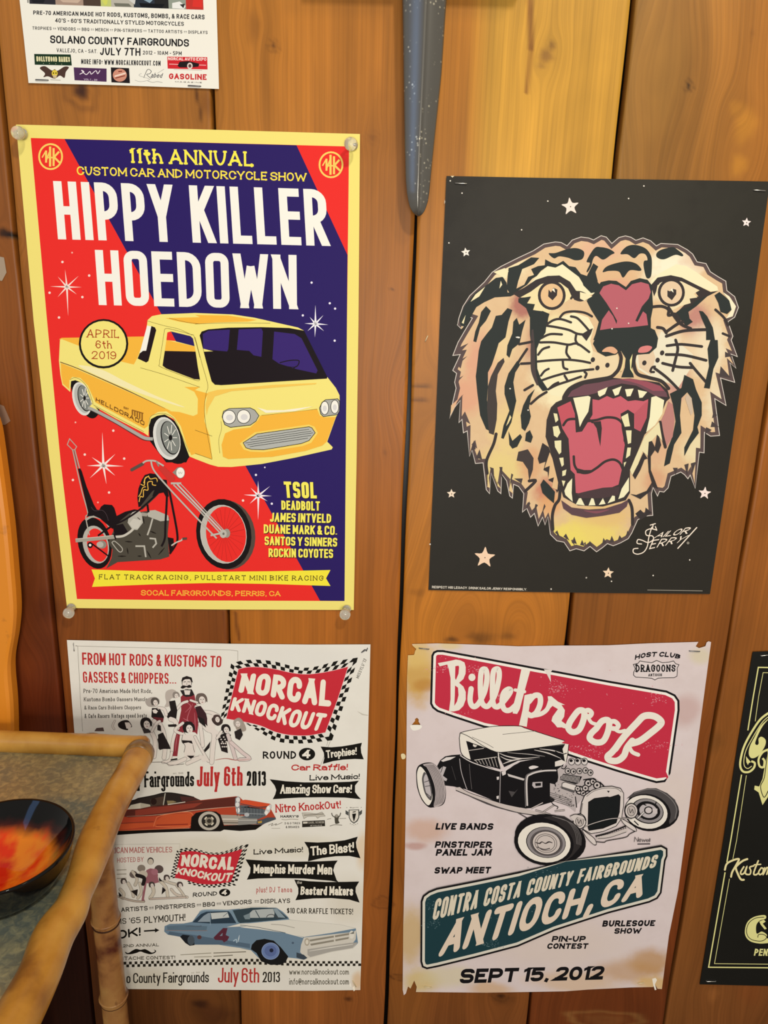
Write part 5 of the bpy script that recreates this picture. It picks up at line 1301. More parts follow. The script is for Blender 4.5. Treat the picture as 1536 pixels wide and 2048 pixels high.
p.ell(*b1('670,394')[0], 7, 7.4, CRE)
p.poly(b1('1130,316 1212,332 1160,520 1115,690 1090,735 1050,730 1048,680 1080,560'), CRE); S(b1,'1072,512 1160,528', 6.4)
p.poly(b1('1160,560 1225,545 1200,700 1180,855 1108,840 1140,700'), CRE)
S(b1,'1200,620 1250,565 1300,570 1305,640 1270,720 1225,750 1190,735', 11); S(b1,'1230,750 1310,735 1370,690 1400,610', 9)
p.poly(b1('1375,570 1410,570 1470,620 1536,650') + b2('60,650 92,700 85,760 60,800 100,830 100,860 20,860') + b1('1440,830 1410,800 1420,760 1470,690 1420,660 1390,690'), CRE)
S(b2,'80,850 120,850 150,800', 7)
S(b2,'165,770 220,705 270,715 265,790 225,880 165,905 125,870 135,820 165,770', 12.4); S(b2,'265,715 310,700 340,725 325,755 290,755', 9.5)
S(b2,'310,770 340,815 400,835', 7)
S(b2,'385,870 440,800 500,800 495,890 450,985 380,1000 325,965 335,920 385,870', 12.4); S(b2,'500,810 555,805 590,840 570,870 535,870', 9.5); S(b2,'560,880 600,900 650,890', 7)
S(b2,'560,1060 640,950 760,820 830,755 920,755 985,800 975,840 880,920 790,985 710,1010', 13.6); S(b2,'650,940 540,1080 490,1130 510,1165 580,1170 640,1125 670,1050 720,985', 13); S(b2,'690,1040 720,1090 775,1115', 8)
p.part('club_badge')
p.text('HOST CLUB', b2('738,188 850,163 950,157 1060,160 1165,182'), b2('742,232 850,208 950,202 1060,207 1160,224'), INK, wt=.26, gap=.12, slant=.25, wordgap=.4)
sh = b2('725,272 770,262 790,238 830,246 900,255 945,234 1000,255 1060,250 1105,238 1125,265 1158,275 1140,310 1142,345 1138,385 1110,400 1000,402 960,405 930,422 900,406 860,402 750,395 728,375 730,345 745,315')
p.poly(sh, INK); p.poly(inset(sh, 1.3), '#d8ccca')
p.text('DRAGOONS', b2('750,274 1122,276'), b2('752,345 1120,342'), INK, wt=.17, gap=.14, slab=.15)
p.text('ANTIOCH', b2('870,360 995,358'), b2('868,385 995,384'), INK, wt=.22, gap=.2, slab=.14)
# roadster
p.part('roadster_picture')
G1, G2, G3 = '#8c8686', '#b8b0b0', '#5a5656'
def wheel(c, rx, ry, rot, side, kind):
    (x, y) = c
    p.ell(x+side, y-abs(side)*.15, rx, ry, INK, rot=rot); p.ell(x, y, rx, ry, INK, rot=rot)
    if kind == 'f': p.ell(x, y, rx*.92, ry*.90, '#e4ddd0', rot=rot); p.ell(x, y, rx*.70, ry*.70, INK, rot=rot); p.ell(x, y, rx*.67, ry*.67, G1, rot=rot); p.ell(x, y, rx*.55, ry*.58, INK, rot=rot); p.ell(x, y, rx*.52, ry*.55, '#cfc6c0', rot=rot)
# rear wheel (tread towards us)
p.poly(b3('150,240 155,180 180,140 240,118 300,120 340,150 375,210 405,280 428,380 420,470 390,515 310,535 260,528 200,460 160,350'), INK, True)
p.poly(b3('215,135 300,124 340,155 375,215 405,290 425,380 415,460 385,510 315,528 330,420 320,330 285,230 250,165'), '#b4a8a6', True)
for k in range(7):
    t = k / 7; p.line([tuple(np.array(a)*(1-t)+np.array(b)*t) for a, b in zip(b3('235,140 280,225 318,330 326,430 318,522'), b3('320,135 380,220 412,320 424,400 405,490'))], .8, '#3a3436')
p.poly(b3('158,230 175,165 200,160 245,220 270,300 298,400 298,465 262,515 205,450 170,350'), '#e6dfd2', True)
p.poly(b3('205,260 225,205 255,240 285,320 298,400 292,465 265,455 230,400 210,320'), G3, True); p.poly(b3('222,260 245,225 270,300 288,400 280,440 245,400 226,320'), G2, True)
for s in ('225,300 285,280','232,340 290,330','240,400 290,440'): p.line(b3(s), 1.2, '#332e2e', smooth=False)
# body
p.poly(b3('345,150 375,95 420,60 480,48 560,42 660,90 930,200 975,200 1120,110 1300,75 1440,70 1536,90') + b4('120,140 100,300 60,420') + b3('1430,480 1230,540 1170,545 930,495 700,400 610,365 500,340 420,330 400,240'), INK)
p.poly(b3('380,100 430,68 520,62 470,90 400,110'), '#d8d0cc'); p.poly(b3('365,185 400,150 430,160 400,240 440,270 430,290 405,280'), G2); p.line(b3('400,150 380,210'), 1.2, INK, smooth=False)
p.line(b3('555,80 570,200 610,330 625,365'), 1.3, G2); p.line(b3('645,130 655,250 668,365'), .8, '#6a6464'); p.line(b3('480,150 520,280'), .8, '#4a4646')
p.line(b3('560,50 660,110 800,160 940,200'), 1.8, '#d8d0cc'); p.line(b3('935,200 928,490'), 1.2, G2, smooth=False)
p.poly(b3('900,250 922,248 920,275 902,278'), '#d8d0cc'); p.poly(b3('898,430 920,425 918,455 900,455'), '#d8d0cc'); p.poly(b3('945,205 985,195 985,225 955,240'), '#d8d0cc')
p.poly(b3('1000,220 1160,268 1150,285 1010,245'), '#c8c0bc'); p.line(b3('980,190 1060,120 1200,85 1350,70 1500,85'), 3.4, '#d8d0cc'); p.line(b3('990,205 1080,135 1220,100 1380,90'), 1, INK)
p.poly(b3('1200,160 1240,145 1290,158 1220,180'), '#dcd4d0', True); p.line(b3('1185,520 1180,280 1220,225 1330,195 1460,190'), 3.2, '#d0c8c4'); p.line(b3('1168,530 1165,275 1210,215 1320,185'), .9, '#8a8484'); p.line(b3('1195,500 1192,285 1228,235'), .8, INK)
p.poly(b3('1010,380 1070,390 1100,360 1040,440'), '#4a4646'); p.poly(b3('1235,300 1325,295 1325,345 1250,355 1230,330'), G2); p.poly(b3('1258,310 1312,306 1312,332 1262,336'), INK)
# roof
p.poly(b1('552,960 560,912 640,890 760,862 880,850 1110,848 1180,872 1330,920 1536,985') + b2('60,1005 128,1018 118,1100 104,1180 80,1185 60,1060') + b1('1536,1020 1300,1050 1000,1085 905,1090 720,1030 630,985 655,1160 600,1140 570,1090'), '#e4ddd0')
p.line(b1('560,912 640,890 880,850 1110,848 1180,872 1536,985'), 1.2, INK); p.line(b1('552,960 560,912'), 1.4, INK, smooth=False); p.line(b1('552,960 570,1100 640,1160'), 1.4, INK)
p.line(b1('560,912 640,945 900,1090 1200,1060 1536,1015'), 1.2, INK); p.line(b1('955,925 1270,893'), .8, '#5a5654', smooth=False); p.line(b1('670,950 800,1010 870,1050'), .8, '#5a5654')
p.poly(b1('615,985 700,1015 905,1090 925,1130 935,1250 780,1210 660,1165'), INK); p.poly(b1('680,1015 720,1030 700,1045 680,1035'), '#dcd4c8'); p.line(b1('640,1075 780,1055'), 1.5, '#b8b0a8', smooth=False)
for k in range(8):
    x = 700 + k*30; p.line(b1(f'{x},{1165-k*4} {x+26},{1195+k*6}'), 1.1, '#b8b0a8', smooth=False)
p.line(b1('690,1165 900,1135'), 1.3, '#cfc7bd', smooth=False)
p.poly(b1('910,1095 1000,1085 1300,1050 1536,1020') + b2('70,1060 95,1190 20,1210') + b1('1500,1170 1300,1150 1100,1170 970,1230 935,1160'), INK)
for s, w in (('925,1100 1000,1130 1130,1150 1300,1135',2.2),('935,1130 1000,1160 1080,1165',1.8),('960,1200 1040,1170 1150,1150',2.4),('1250,1070 1380,1100 1500,1150',2.2),('1300,1060 1420,1075 1536,1110',2.),('1000,1095 1200,1110 1350,1130',1.)):
    p.line(b1(s), w, '#cfc7c0', taper=[.4,1.2,.3])
p.line(b1('915,1095 925,1180 955,1245'), 2.2, '#d8d0c8'); p.line(b2('128,1020 118,1110 104,1185'), 1.4, INK); p.poly(b2('0,1180 60,1160 105,1185 60,1215 0,1225'), '#dcd4cc'); p.line(b2('0,1080 60,1110 110,1100'), 1.6, INK)
# frame rail and exhaust
p.poly(b3('515,350 560,345 640,395 800,450 960,500 1120,535 1300,585 1420,600 1380,620 1200,600 1000,560 800,490 640,425 520,375'), '#c6bab4'); p.line(b3('520,375 640,425 800,490 1000,560 1200,600 1380,618'), 1.6, INK); p.line(b3('560,345 640,395 800,450 960,500 1120,535'), 1., INK); p.line(b3('620,415 720,460 900,530 1090,580'), 3, '#4a4444', taper=[.4,1.2,.3]); p.line(b3('1100,585 1210,650'), 2.4, '#5a5252', smooth=False)
for s in ('1220,545 1330,490','1330,580 1440,510','1260,560 1400,600','1440,570 1536,560'): p.line(b3(s), 3.2, INK, smooth=False); p.line(b3(s), 1.8, '#c6bab4', smooth=False)
p.line(b3('1340,490 1400,480 1430,510 1470,530 1460,550'), 1.6, INK)
# engine
eng = b4('0,300 40,310 70,280 60,180 100,150 130,150 170,90 200,75 230,85 280,78 310,85 340,110 330,160 385,190 370,240 430,270 460,300 490,330 330,380 290,440 240,500 230,560 180,520 60,450 0,420') 
p.poly(eng, '#b6acaa')
rng2 = random.Random(3)
for cx in (195,252,312): 
    (x, y), = b4(f'{cx},105'); p.ell(x, y, 6.8, 7.4, INK); p.ell(x, y, 5.6, 6.2, '#d0c8c4'); p.ell(x-1, y-2, 3.4, 3, INK)
for cx, cy in ((160,190),(210,195),(265,190),(320,185),(365,205)):
    (x, y), = b4(f'{cx},{cy}'); p.ell(x, y, 6, 6.4, INK); p.ell(x, y, 4.6, 5, '#b8b0ac'); p.ell(x+1, y, 2, 2.2, INK)
p.poly(b4('95,240 120,215 290,240 260,300 230,310 90,270'), INK)
for k in range(14): p.line(b4(f'{112+k*12},{222+k*1.6} {98+k*12},{266+k*2.6}'), 1.0, '#cfc6c2', smooth=False)
p.poly(b4('110,300 135,290 240,320 215,385 105,345'), '#d8d0ca'); p.line(b4('110,300 135,290 240,320 215,385 105,345'), 1.2, INK, closed=True, smooth=False); p.poly(b4('110,330 220,365 215,385 105,345'), G3)
for k in range(60):
    x, y = rng2.uniform(0, 240), rng2.uniform(300, 500)
    if y < 290 + x*.25 or y > 430 + x*.35 or (105 < x < 240 and y < 390): continue
    p.line(b4(f'{x},{y} {x+rng2.uniform(-16,18)},{y+rng2.uniform(-4,14)}'), 1.0, INK, smooth=False)
for k in range(5): p.line(b4(f'0,{385+k*16} 100,{415+k*17} 200,{455+k*14}'), .8, '#4a4444')
for cx, cy, r in ((270,365,9),(300,390,6),(345,300,8),(390,285,7),(425,318,8),(320,345,7),(250,350,6)):
    (x, y), = b4(f'{cx},{cy}'); p.ell(x, y, r, r, INK); p.ell(x, y, r*.72, r*.72, '#c4bab6'); p.ell(x, y, r*.3, r*.3, INK)
for s in ('290,400 340,370 370,380','300,270 380,260 420,280','230,420 240,520','60,170 70,240 60,290','100,160 130,170 150,140','0,290 20,280 40,290 50,330'): p.line(b4(s), 2, INK)
p.line(b4('450,290 490,330'), 2.4, INK, smooth=False)
# right front wheel
p.ell(*b4('930,535')[0], 53, 40, INK, rot=14); p.poly(b4('690,440 760,380 880,345 960,345 1060,390 1130,450 1160,540 1140,620 1080,670 1060,560 980,450 880,405 760,420'), '#4a4646'); p.line(b4('760,390 880,355 980,365 1080,430 1140,520 1130,620'), 1., '#8a8482')
p.ell(*b4('880,565')[0], 47, 37, INK, rot=14); p.ell(*b4('870,560')[0], 43, 33, '#e2dbd0', rot=14); p.ell(*b4('880,552')[0], 33, 25, INK, rot=14); p.ell(*b4('882,550')[0], 31, 23.5, G1, rot=14); p.ell(*b4('885,548')[0], 25, 18.5, INK, rot=14); p.ell(*b4('888,550')[0], 18, 14, G2, rot=14)
p.ell(*b4('890,545')[0], 9, 8, INK); p.ell(*b4('890,545')[0], 6.5, 5.8, '#c8bebc'); p.poly(b4('925,530 970,530 970,575 930,575'), '#c8bebc'); p.line(b4('790,620 850,560'), 4.4, INK, smooth=False); p.line(b4('790,620 850,560'), 2.6, '#d0c8c4', smooth=False)
for s in ('820,480 870,500','840,620 920,620','760,640 800,680','950,500 960,470'): p.line(b4(s), 2.2, INK, smooth=False)
# grille shell
gsh = b4('270,560 285,470 310,410 380,360 470,330 560,325 640,345 668,390 668,500 650,620 600,690 480,740 370,760 300,720')
p.poly(gsh, INK); p.poly(inset(gsh, 1.4), '#d4cac4'); p.line(b4('330,420 400,370 500,345 600,350 645,380'), .9, INK)
gl = b4('345,470 400,435 520,420 540,425 620,400 638,420 630,560 600,660 480,710 350,730 340,700'); p.poly(gl, INK); p.poly(inset(gl, 2.2), '#16191a'); p.poly(b4('515,368 540,370 528,388'), INK)
p.line(b4('300,700 400,660 560,620 740,618'), 2.6, INK); p.line(b4('300,700 400,660 560,620 740,618'), 1.3, '#c8beb8'); p.line(b4('295,480 280,600 295,700'), 1.6, '#7a7270')
for (x, y), rx in ((b4('268,645')[0], 12.5), (b4('735,550')[0], 12.5)):
    p.ell(x, y, rx+1, rx+3, INK); p.ell(x, y, rx-.6, rx+1.2, '#cdc3bd'); p.ell(x, y, rx-4, rx-2, INK); p.ell(x, y, rx-5, rx-3, '#b8aea8'); p.line([(x-4,y-5),(x-2,y+4),(x+2,y-3),(x+4,y+5)], 1.2, INK)
p.poly(b4('180,600 230,582 300,600 320,630 250,605 210,640'), '#cdc3bd'); p.line(b4('180,600 230,582 300,600 320,640'), 1.2, INK)
p.poly(b4('290,720 330,745 400,800 420,850 395,855 330,790'), '#d4cac4'); p.line(b4('290,720 330,745 400,800 420,850 395,855 330,790'), 1.2, INK, closed=True)
p.poly(b4('640,620 700,650 770,700 780,735 740,720 670,670'), '#d4cac4'); p.line(b4('640,620 700,650 770,700 780,735 740,720 670,670'), 1.2, INK, closed=True)
p.line(b4('420,800 560,770 700,720'), 7, '#c9beb8'); p.line(b4('410,780 540,745 690,685'), 2.6, INK)
for k in range(14): p.line(b4(f'{420+k*20},{775-k*6.2} {424+k*20},{790-k*6.2}'), 1.3, INK, smooth=False)
p.line(b4('420,830 490,835 520,820 680,790 720,760 770,735'), 1.5, INK); p.line(b4('430,800 540,790 690,740'), 1.0, INK)
# left front wheel
p.ell(*b3('1400,830')[0], 72, 49, INK, rot=12)
p.poly(b4('-60,610 40,590 130,600 210,650 260,720 290,800 270,880 200,960 130,1010 180,900 190,800 130,720 60,650'), '#2e2a2a'); 
for k in range(4): p.line(b4(f'{20+k*14},{600+k*4} {150+k*20},{640+k*10} {225+k*16},{740+k*8} {240+k*13},{850+k*4}'), .7, '#7a7472')
(x, y), = b3('1340,865'); p.ell(x, y, 60, 44.5, INK, rot=10); p.ell(x+.6, y-.6, 53, 39.5, '#e6dfd2', rot=10)
p.ell(x+4, y-1, 40, 31, INK, rot=10); p.ell(x+4.3, y-1, 38.6, 30, G1, rot=10); p.ell(x+5, y, 33, 26, '#5a5454', rot=10); p.ell(x+5, y, 29, 23.6, INK, rot=10); p.ell(x+5, y, 27.6, 22.6, '#c8bdb6', rot=10)
for q in (22, 18): p.ell(x+4, y+.5, q, q*.84, '#3a3434', rot=10, ring=1)
p.line([(x-17,y-1),(x-9,y+1),(x-4,y-2),(x+3,y+1),(x+10,y-2),(x+17,y)], 2.4, '#3a3434', taper=[.5,1.2,.5,1.2,.5]); p.line([(x-14,y+8),(x,y+13),(x+12,y+11)], 2, '#4a4444')
p.text('Newell', b4('758,785 900,800'), b4('760,832 905,832'), '#3a3436', wt=.10, gap=.05, slant=.2); p.line(b4('790,850 905,848'), 3.0, '#5a5254', smooth=False)
p.part('event_lettering')
k_ = dict(wt=.27, gap=.13, slant=.22, wordgap=.45, round_=.85)
for s, f, t, b in (('LIVE BANDS',b3,'328,680 862,682','328,742 862,744'),('PINSTRIPER',b3,'322,850 848,852','322,910 848,912'),('PANEL JAM',b3,'330,922 845,922','330,985 845,984'),('SWAP MEET',b5,'316,160 838,156','316,220 838,218'),
     ('BURLESQUE',b6,'438,656 925,653','438,714 925,708'),('SHOW',b6,'548,728 797,725','548,780 797,777')):
    if s in ('LIVE BANDS','PINSTRIPER','SWAP MEET','BURLESQUE'): p.part('event_lettering', again=True)
    p.text(s, f(t), f(b), INK, **k_)
p.part('event_lettering', again=True); p.text('PIN-UP', [(1103,1872),(1170,1872)], [(1103,1883.6),(1170,1883.6)], INK, **k_); p.text('CONTEST', [(1093.5,1886.5),(1175,1886.5)], [(1093.5,1897.8),(1175,1897.6)], INK, **k_)
p.part('date_lettering'); p.text('SEPT 15, 2012', [(918,1938),(1205,1932)], [(918,1967),(1205,1959)], INK, wt=.25, gap=.09, slant=.2, wordgap=.3, round_=.85)
p.part('place_panel', 'dark teal panel with cream lettering')
pn = b5('193,480 212,425 265,385 340,355 700,285 1100,203 1536,108') + b6('0,118 700,5 990,-45') + b4('1030,872 1062,890 1062,960') + b6('1030,100 992,400 955,455 880,490 500,590 0,752') + b5('1100,900 700,1005 350,1090 250,1110 205,1092 190,1040')
p.poly(pn, INK); p.poly(inset(pn, 3.6), '#d4cfc0'); p.poly(inset(pn, 8.8), TEAL)
for k, (f, c, rx, ry, n) in enumerate(((b5,'310,670',16,12,60),(b5,'840,880',24,8,60),(b5,'1330,215',30,10,40),(b5,'1200,530',14,10,40),(b5,'280,520',14,14,40),(b5,'900,520',60,30,40))):
    p.scuff(f(c)[0], rx, ry, n, '#5c7478', k + 20)
p.text('CONTRA COSTA COUNTY FAIRGROUNDS', [(868,1798.5),(1090,1752),(1314,1709)], [(864,1841),(1090,1782),(1310,1735)], '#d8cdb6', wt=.165, gap=.07, slant=.12, wordgap=.3, round_=.85, cap=True)
p.text('ANTIOCH, CA', [(889,1845),(1080,1792),(1288,1747.5)], [(875,1915),(1080,1853),(1283,1794)], '#dcc9b4', wt=.21, gap=.10, slant=.2, wordgap=.12, round_=.85, cap=True)
p.part('torn_flap', again=True)
p.poly(b1('95,852 108,838 188,838 203,858 172,882 120,888'), '#ebe6da', smooth=True); p.part('torn_flap', again=True); p.poly(b6('905,1200 935,1190 950,1210 930,1250 945,1300 930,1305 915,1260'), '#ece4d4')
p.done()
# ------------------------------------------------------------------ white poster with two checkered flags
n1 = fr(120,1270,.22135); n2 = fr(430,1270,.21484); n3 = fr(230,1480,.17578); n4 = fr(480,1480,.18229); n5 = fr(230,1740,.17578); n6 = fr(480,1740,.18229)
nm = blotchy('worn_white_paper', '#e3dfd4', [(420,1700,140,'#d2cbb8',.7,.35),(600,1690,120,'#d6d0be',.7,.3),(700,1800,60,'#d4ccba',.7,1.2),(500,1900,160,'#d6cfbd',.6,.5),(300,1960,90,'#cfc7b0',.6,.5),(725,1700,18,'#d8b88c',.6,3),(716,1960,16,'#d4ad7c',.7,2),(600,1310,150,'#dbd8d0',.6,.2)],
     noise=.10, nscale=26, noisecol='#a8a090', rough=.5)
p = Print('poster', [(133.7,1280),(250,1282.5),(460,1287.5),(620,1289),(741,1288.7),(736,1480),(730,1664),(725,1830),(720.6,1980),(626,1981.5),(480,1980),(253,1978),(201,1977),(177,1740),(150,1480)],
    'white show poster with red checkered flags behind the bamboo table corner', mat=nm)
frame()
BK = '#15130f'; RD = '#b8302e'; FR_ = '#c42c38'; SK = '#e0d6cc'
p.part('intro_lettering')
t = lambda s, f, a, b, col=BK, **k: p.text(s, f(a), f(b), col, **k)
p.line(n1('205,870 185,600 160,100 140,95'), .7, '#7a7468', smooth=False); p.line([(151,1292),(460,1300),(475.5,1302),(475.5,1322)], .7, '#8a8478', smooth=False)
t('FROM HOT RODS & KUSTOMS TO',n1,'198,158 1460,190','202,268 1455,292',RD,wt=.14,gap=.09,wordgap=.2,round_=.8)
t('GASSERS & CHOPPERS...',n1,'205,330 1050,345','210,430 1050,442',RD,wt=.135,gap=.10,wordgap=.2,round_=.8)
for s, a, b in (('Pre-70 American Made Hot Rods,','212,485 832,487','212,525 832,525'),('Kustoms Bombs Gassers Muscle','216,562 790,562','216,600 790,598'),('& Race Cars Bobbers Choppers','220,638 732,636','220,674 732,671'),('& Cafe Racers Vintage speed boats','222,712 784,708','222,752 784,746')):
    t(s,n1,a,b,'#4a4640',wt=.13,gap=.13,slab=.09,wordgap=.3)
def checker_band(a, b, n, rows, ph=0): p.checker(a, b, n, rows, BK, ph)
p.part('flag_emblem', again=True)
ot = n2('150,265 260,237 400,230 560,248 720,290 850,305 980,285 1120,245 1330,210'); it = n2('215,315 300,297 420,297 560,315 720,350 850,362 980,350 1110,325 1245,290')
ob = n2('55,845 250,800 420,905 560,985 700,1008 850,1008 1000,990 1090,980'); ib = n2('100,782 290,815 430,850 560,905 700,935 850,940 940,928 1030,910')
checker_band(it, ot, 26, 2); checker_band(ob[1:], n2('290,815 440,860 570,912 700,938 850,940 940,928 1030,910'), 20, 2, 1)
checker_band([it[0], n2('160,540')[0], ib[0]], [ot[0], n2('95,540')[0], n2('40,845')[0]], 15, 2, 1); checker_band([it[-1], n2('1145,600')[0], ib[-1]], [ot[-1], n2('1235,540')[0], ob[-1]], 17, 2, 1)
p.poly(inset(cr(it, False, 5) + n2('1145,600') + cr(ib[::-1], False, 5) + n2('160,540'), 0), '#e8c8c4'); p.poly(inset(cr(it, False, 5) + n2('1145,600') + cr(ib[::-1], False, 5) + n2('160,540'), 1.0), FR_)
p.text('NORCAL', n2('232,358 500,362 800,395 1075,418'), n2('213,535 500,575 800,640 1080,668'), '#ece4d2', wt=.235, gap=.07, slant=.1, round_=.85, cap=True)
p.text('KNOCKOUT', n2('158,575 450,615 750,690 1035,732'), n2('138,703 400,755 700,855 985,898'), '#ece4d2', wt=.225, gap=.07, slant=.1, round_=.85, cap=True)
p.line(n2('1075,985 980,1220'), .6, '#6a665c', smooth=False); p.line(n2('1052,985 1040,1030'), .6, '#6a665c', smooth=False)
t("MISSYLU '13",n2,'1312,395 1385,215','1338,408 1412,232','#4a4640',wt=.12,gap=.18,wordgap=.2)
p.line(n2('1365,160 1395,135 1410,150 1420,118'), 1.4, '#3a3630'); 
# crowd of bathers round the moustached man
p.part('bathers_picture')
LNK = '#231d1c'
def limb(f, s, w, col=SK):
    p.line(f(s), w + 1.0, LNK, cap=True); p.line(f(s), w, col, cap=True)
def head(f, c, r, hair, back=False):
    (x, y), = f(c); k = r
    p.ell(x-k*.1, y-.6, k*1.3, k*1.25, hair)
    p.poly(cr([(x-k*1.4, y), (x-k*1.0, y-k*1.2), (x+k*.4, y-k*1.35), (x+k*1.2, y-k*.5), (x+k*1.3, y+k*.7), (x+k*.8, y+k*.3), (x-k*.6, y+k*.2), (x-k*.9, y+k*1.2)]), hair)
    p.ell(x+k*.12, y+k*.28, k*.72, k*.95, SK, rot=-12)
    p.line([(x-k*.35, y+k*.05), (x-k*.05, y+k*.08)], k*.14, LNK, smooth=False); p.line([(x+k*.25, y+k*.05), (x+k*.55, y)], k*.14, LNK, smooth=False)
    p.line([(x+k*.0, y+k*.72), (x+k*.36, y+k*.70)], k*.16, '#9a6a66', smooth=False); p.line([(x+k*.12, y+k*.2), (x+k*.18, y+k*.45)], k*.08, '#8a7a72', smooth=False)
p.poly(n1('1090,560 1110,540 1215,540 1235,640 1250,800 1240,900 1220,880 1130,870 1085,900 1060,1095 1015,1095 1040,900 1075,780 1095,680'), '#8c3038'); 
for s in ('1120,600 1180,640 1130,700','1200,620 1150,760 1210,800','1110,750 1180,790','1060,900 1040,1050','1215,700 1225,860'): p.line(n1(s), 1.5, '#c07078', taper=[.3,1,.3])
p.poly(n1('1085,500 1110,545 1140,560 1185,555 1215,540 1190,490'), '#2a2424'); p.poly(n1('1120,500 1180,500 1170,540 1130,540'), SK)
p.ell(*n1('1146,432')[0], 10.2, 12.8, LNK); p.ell(*n1('1146,440')[0], 9, 11.4, SK); p.poly(n1('1095,420 1105,385 1145,370 1190,385 1200,430 1190,425 1175,398 1130,400 1108,415'), LNK); p.poly(n1('1090,475 1110,455 1145,460 1170,450 1190,470 1160,478 1140,472 1110,485'), LNK, smooth=True)
p.line(n1('1115,425 1138,422'), 1.1, LNK, smooth=False); p.line(n1('1152,422 1178,425'), 1.1, LNK, smooth=False); p.line(n1('1128,490 1160,490'), 1, LNK, smooth=False); p.line(n1('1147,430 1145,452'), .6, LNK, smooth=False)
p.poly(n1('950,560 960,510 1010,490 1050,510 1040,560 1000,580 990,640 945,650 960,610'), '#b8aea4', True); head(n1, '1050,545', 5.2, '#8a827a')
limb(n1, '1000,640 1040,680 1100,620 1150,600', 5); p.poly(n1('985,600 1040,590 1060,680 1050,760 970,750 965,720 1000,680'), LNK)
limb(n1, '1000,760 1040,780 1060,840', 9); limb(n1, '1050,850 1020,960 1010,1060', 6)
p.poly(n1('975,810 1050,805 1060,830 980,830'), LNK)
p.poly(n1('770,600 800,570 860,560 900,590 880,640 830,650 790,640'), '#a8a098', True); head(n1, '860,605', 6.2, '#57504a')
limb(n1, '890,660 940,670 960,720', 6); p.poly(n1('830,660 900,660 940,740 930,790 850,760 825,740'), LNK); p.poly(n1('835,680 860,670 885,690 870,710 845,705'), SK); p.poly(n1('840,740 935,750 930,790 860,780'), '#6a2a2e')
limb(n1, '900,800 935,880 950,1000 940,1110', 8); limb(n1, '850,780 870,800', 9); p.poly(n1('880,800 910,820 915,870 880,860'), LNK); limb(n1, '1010,1060 990,1130 930,1150', 5)
head(n1, '1280,580', 8.6, '#6a5e56'); limb(n1, '1230,650 1280,690 1360,700 1430,730', 6.5); limb(n1, '1180,590 1240,610', 4)
p.poly(n1('1220,650 1270,640 1320,710 1340,800 1320,840 1260,770 1240,720'), '#3a2226'); limb(n1, '1270,790 1330,850 1390,890 1380,1030 1370,1150', 9); limb(n1, '1265,800 1280,900 1290,1000', 7); p.poly(n1('1240,730 1300,760 1320,838 1260,790'), LNK)
p.poly(n1('1330,730 1380,720 1410,760 1400,850 1440,880 1430,900 1340,880 1330,800'), SK); p.poly(n1('1370,760 1400,735 1450,745 1470,790 1430,820 1390,800'), '#3c302c', True)
head(n1, '1165,838', 9, LNK); limb(n1, '1120,900 1040,860 1110,795', 5.5); p.poly(n1('1110,900 1200,900 1240,960 1220,1080 1240,1120 1130,1120 1120,1060 1130,1000 1100,960'), SK); p.line(n1('1110,900 1100,960 1130,1000 1120,1060'), .9, LNK); p.poly(n1('1100,950 1190,955 1200,985 1160,970 1110,980'), LNK); p.poly(n1('1145,1090 1215,1090 1190,1125'), LNK); p.line(n1('1200,990 1215,1060'), .8, LNK)
limb(n1, '1220,920 1270,1020 1340,1140', 5); limb(n1, '1130,1120 1060,1150 990,1165', 7.5); limb(n1, '1200,1125 1260,1110 1150,1160', 7); 
p.poly(n1('1300,1040 1360,960 1350,1020 1310,1060'), LNK); p.poly(n1('885,900 930,880 990,1000 1000,1030 890,1030'), LNK); p.line(n1('1000,1130 1060,1120'), 3, LNK)
head(n1, '780,800', 8.6, LNK); limb(n1, '830,880 860,960 850,1100', 8); limb(n1, '830,870 870,800 900,780', 5); p.poly(n1('740,840 800,850 830,880 760,890'), '#3a3434'); p.poly(n1('880,940 930,900 990,1010 900,1040'), LNK)
p.poly(n1('525,800 560,775 610,770 640,800 650,830 620,840 610,860 560,850 530,830'), LNK, True); p.poly(n1('585,790 625,790 645,820 630,850 600,845'), SK); limb(n1, '490,850 475,820 495,775', 3); p.poly(n1('310,870 330,840 390,835 400,870'), '#5a4844')
head(n1, '1500,850', 7, LNK); p.poly(n2('180,800 220,770 260,800 290,880 250,900 200,880'), '#a09488', True); head(n2, '210,820', 6, '#a49a90'); head(n2, '20,780', 6, '#4a3a36'); p.poly(n2('20,950 90,910 150,930 110,1000 120,1100 60,1080 40,1010'), LNK)
for k in range(7): p.dots(n2(f'{45+k*12},{950+(k%3)*22} {60+k*9},{1010+(k%2)*30}'), 1.5, SK)
limb(n2, '120,930 160,1050 190,1150', 7, '#d4c4be'); p.poly(n2('180,900 240,870 260,930 230,980 190,960'), '#2a2422'); limb(n2, '150,1000 250,1090 320,1150 230,1160', 6.5, '#d8c6c0'); limb(n2, '60,900 20,960', 5)
p.line(n1('830,1150 930,1150 1000,1175 1120,1165'), .9, '#6a625c'); p.line(n2('0,1165 100,1150 200,1165 330,1155'), 1.6, '#b0685e', taper=[.3,1,.2]); p.poly(n1('1250,1080 1300,1090 1330,1140 1290,1145'), SK)
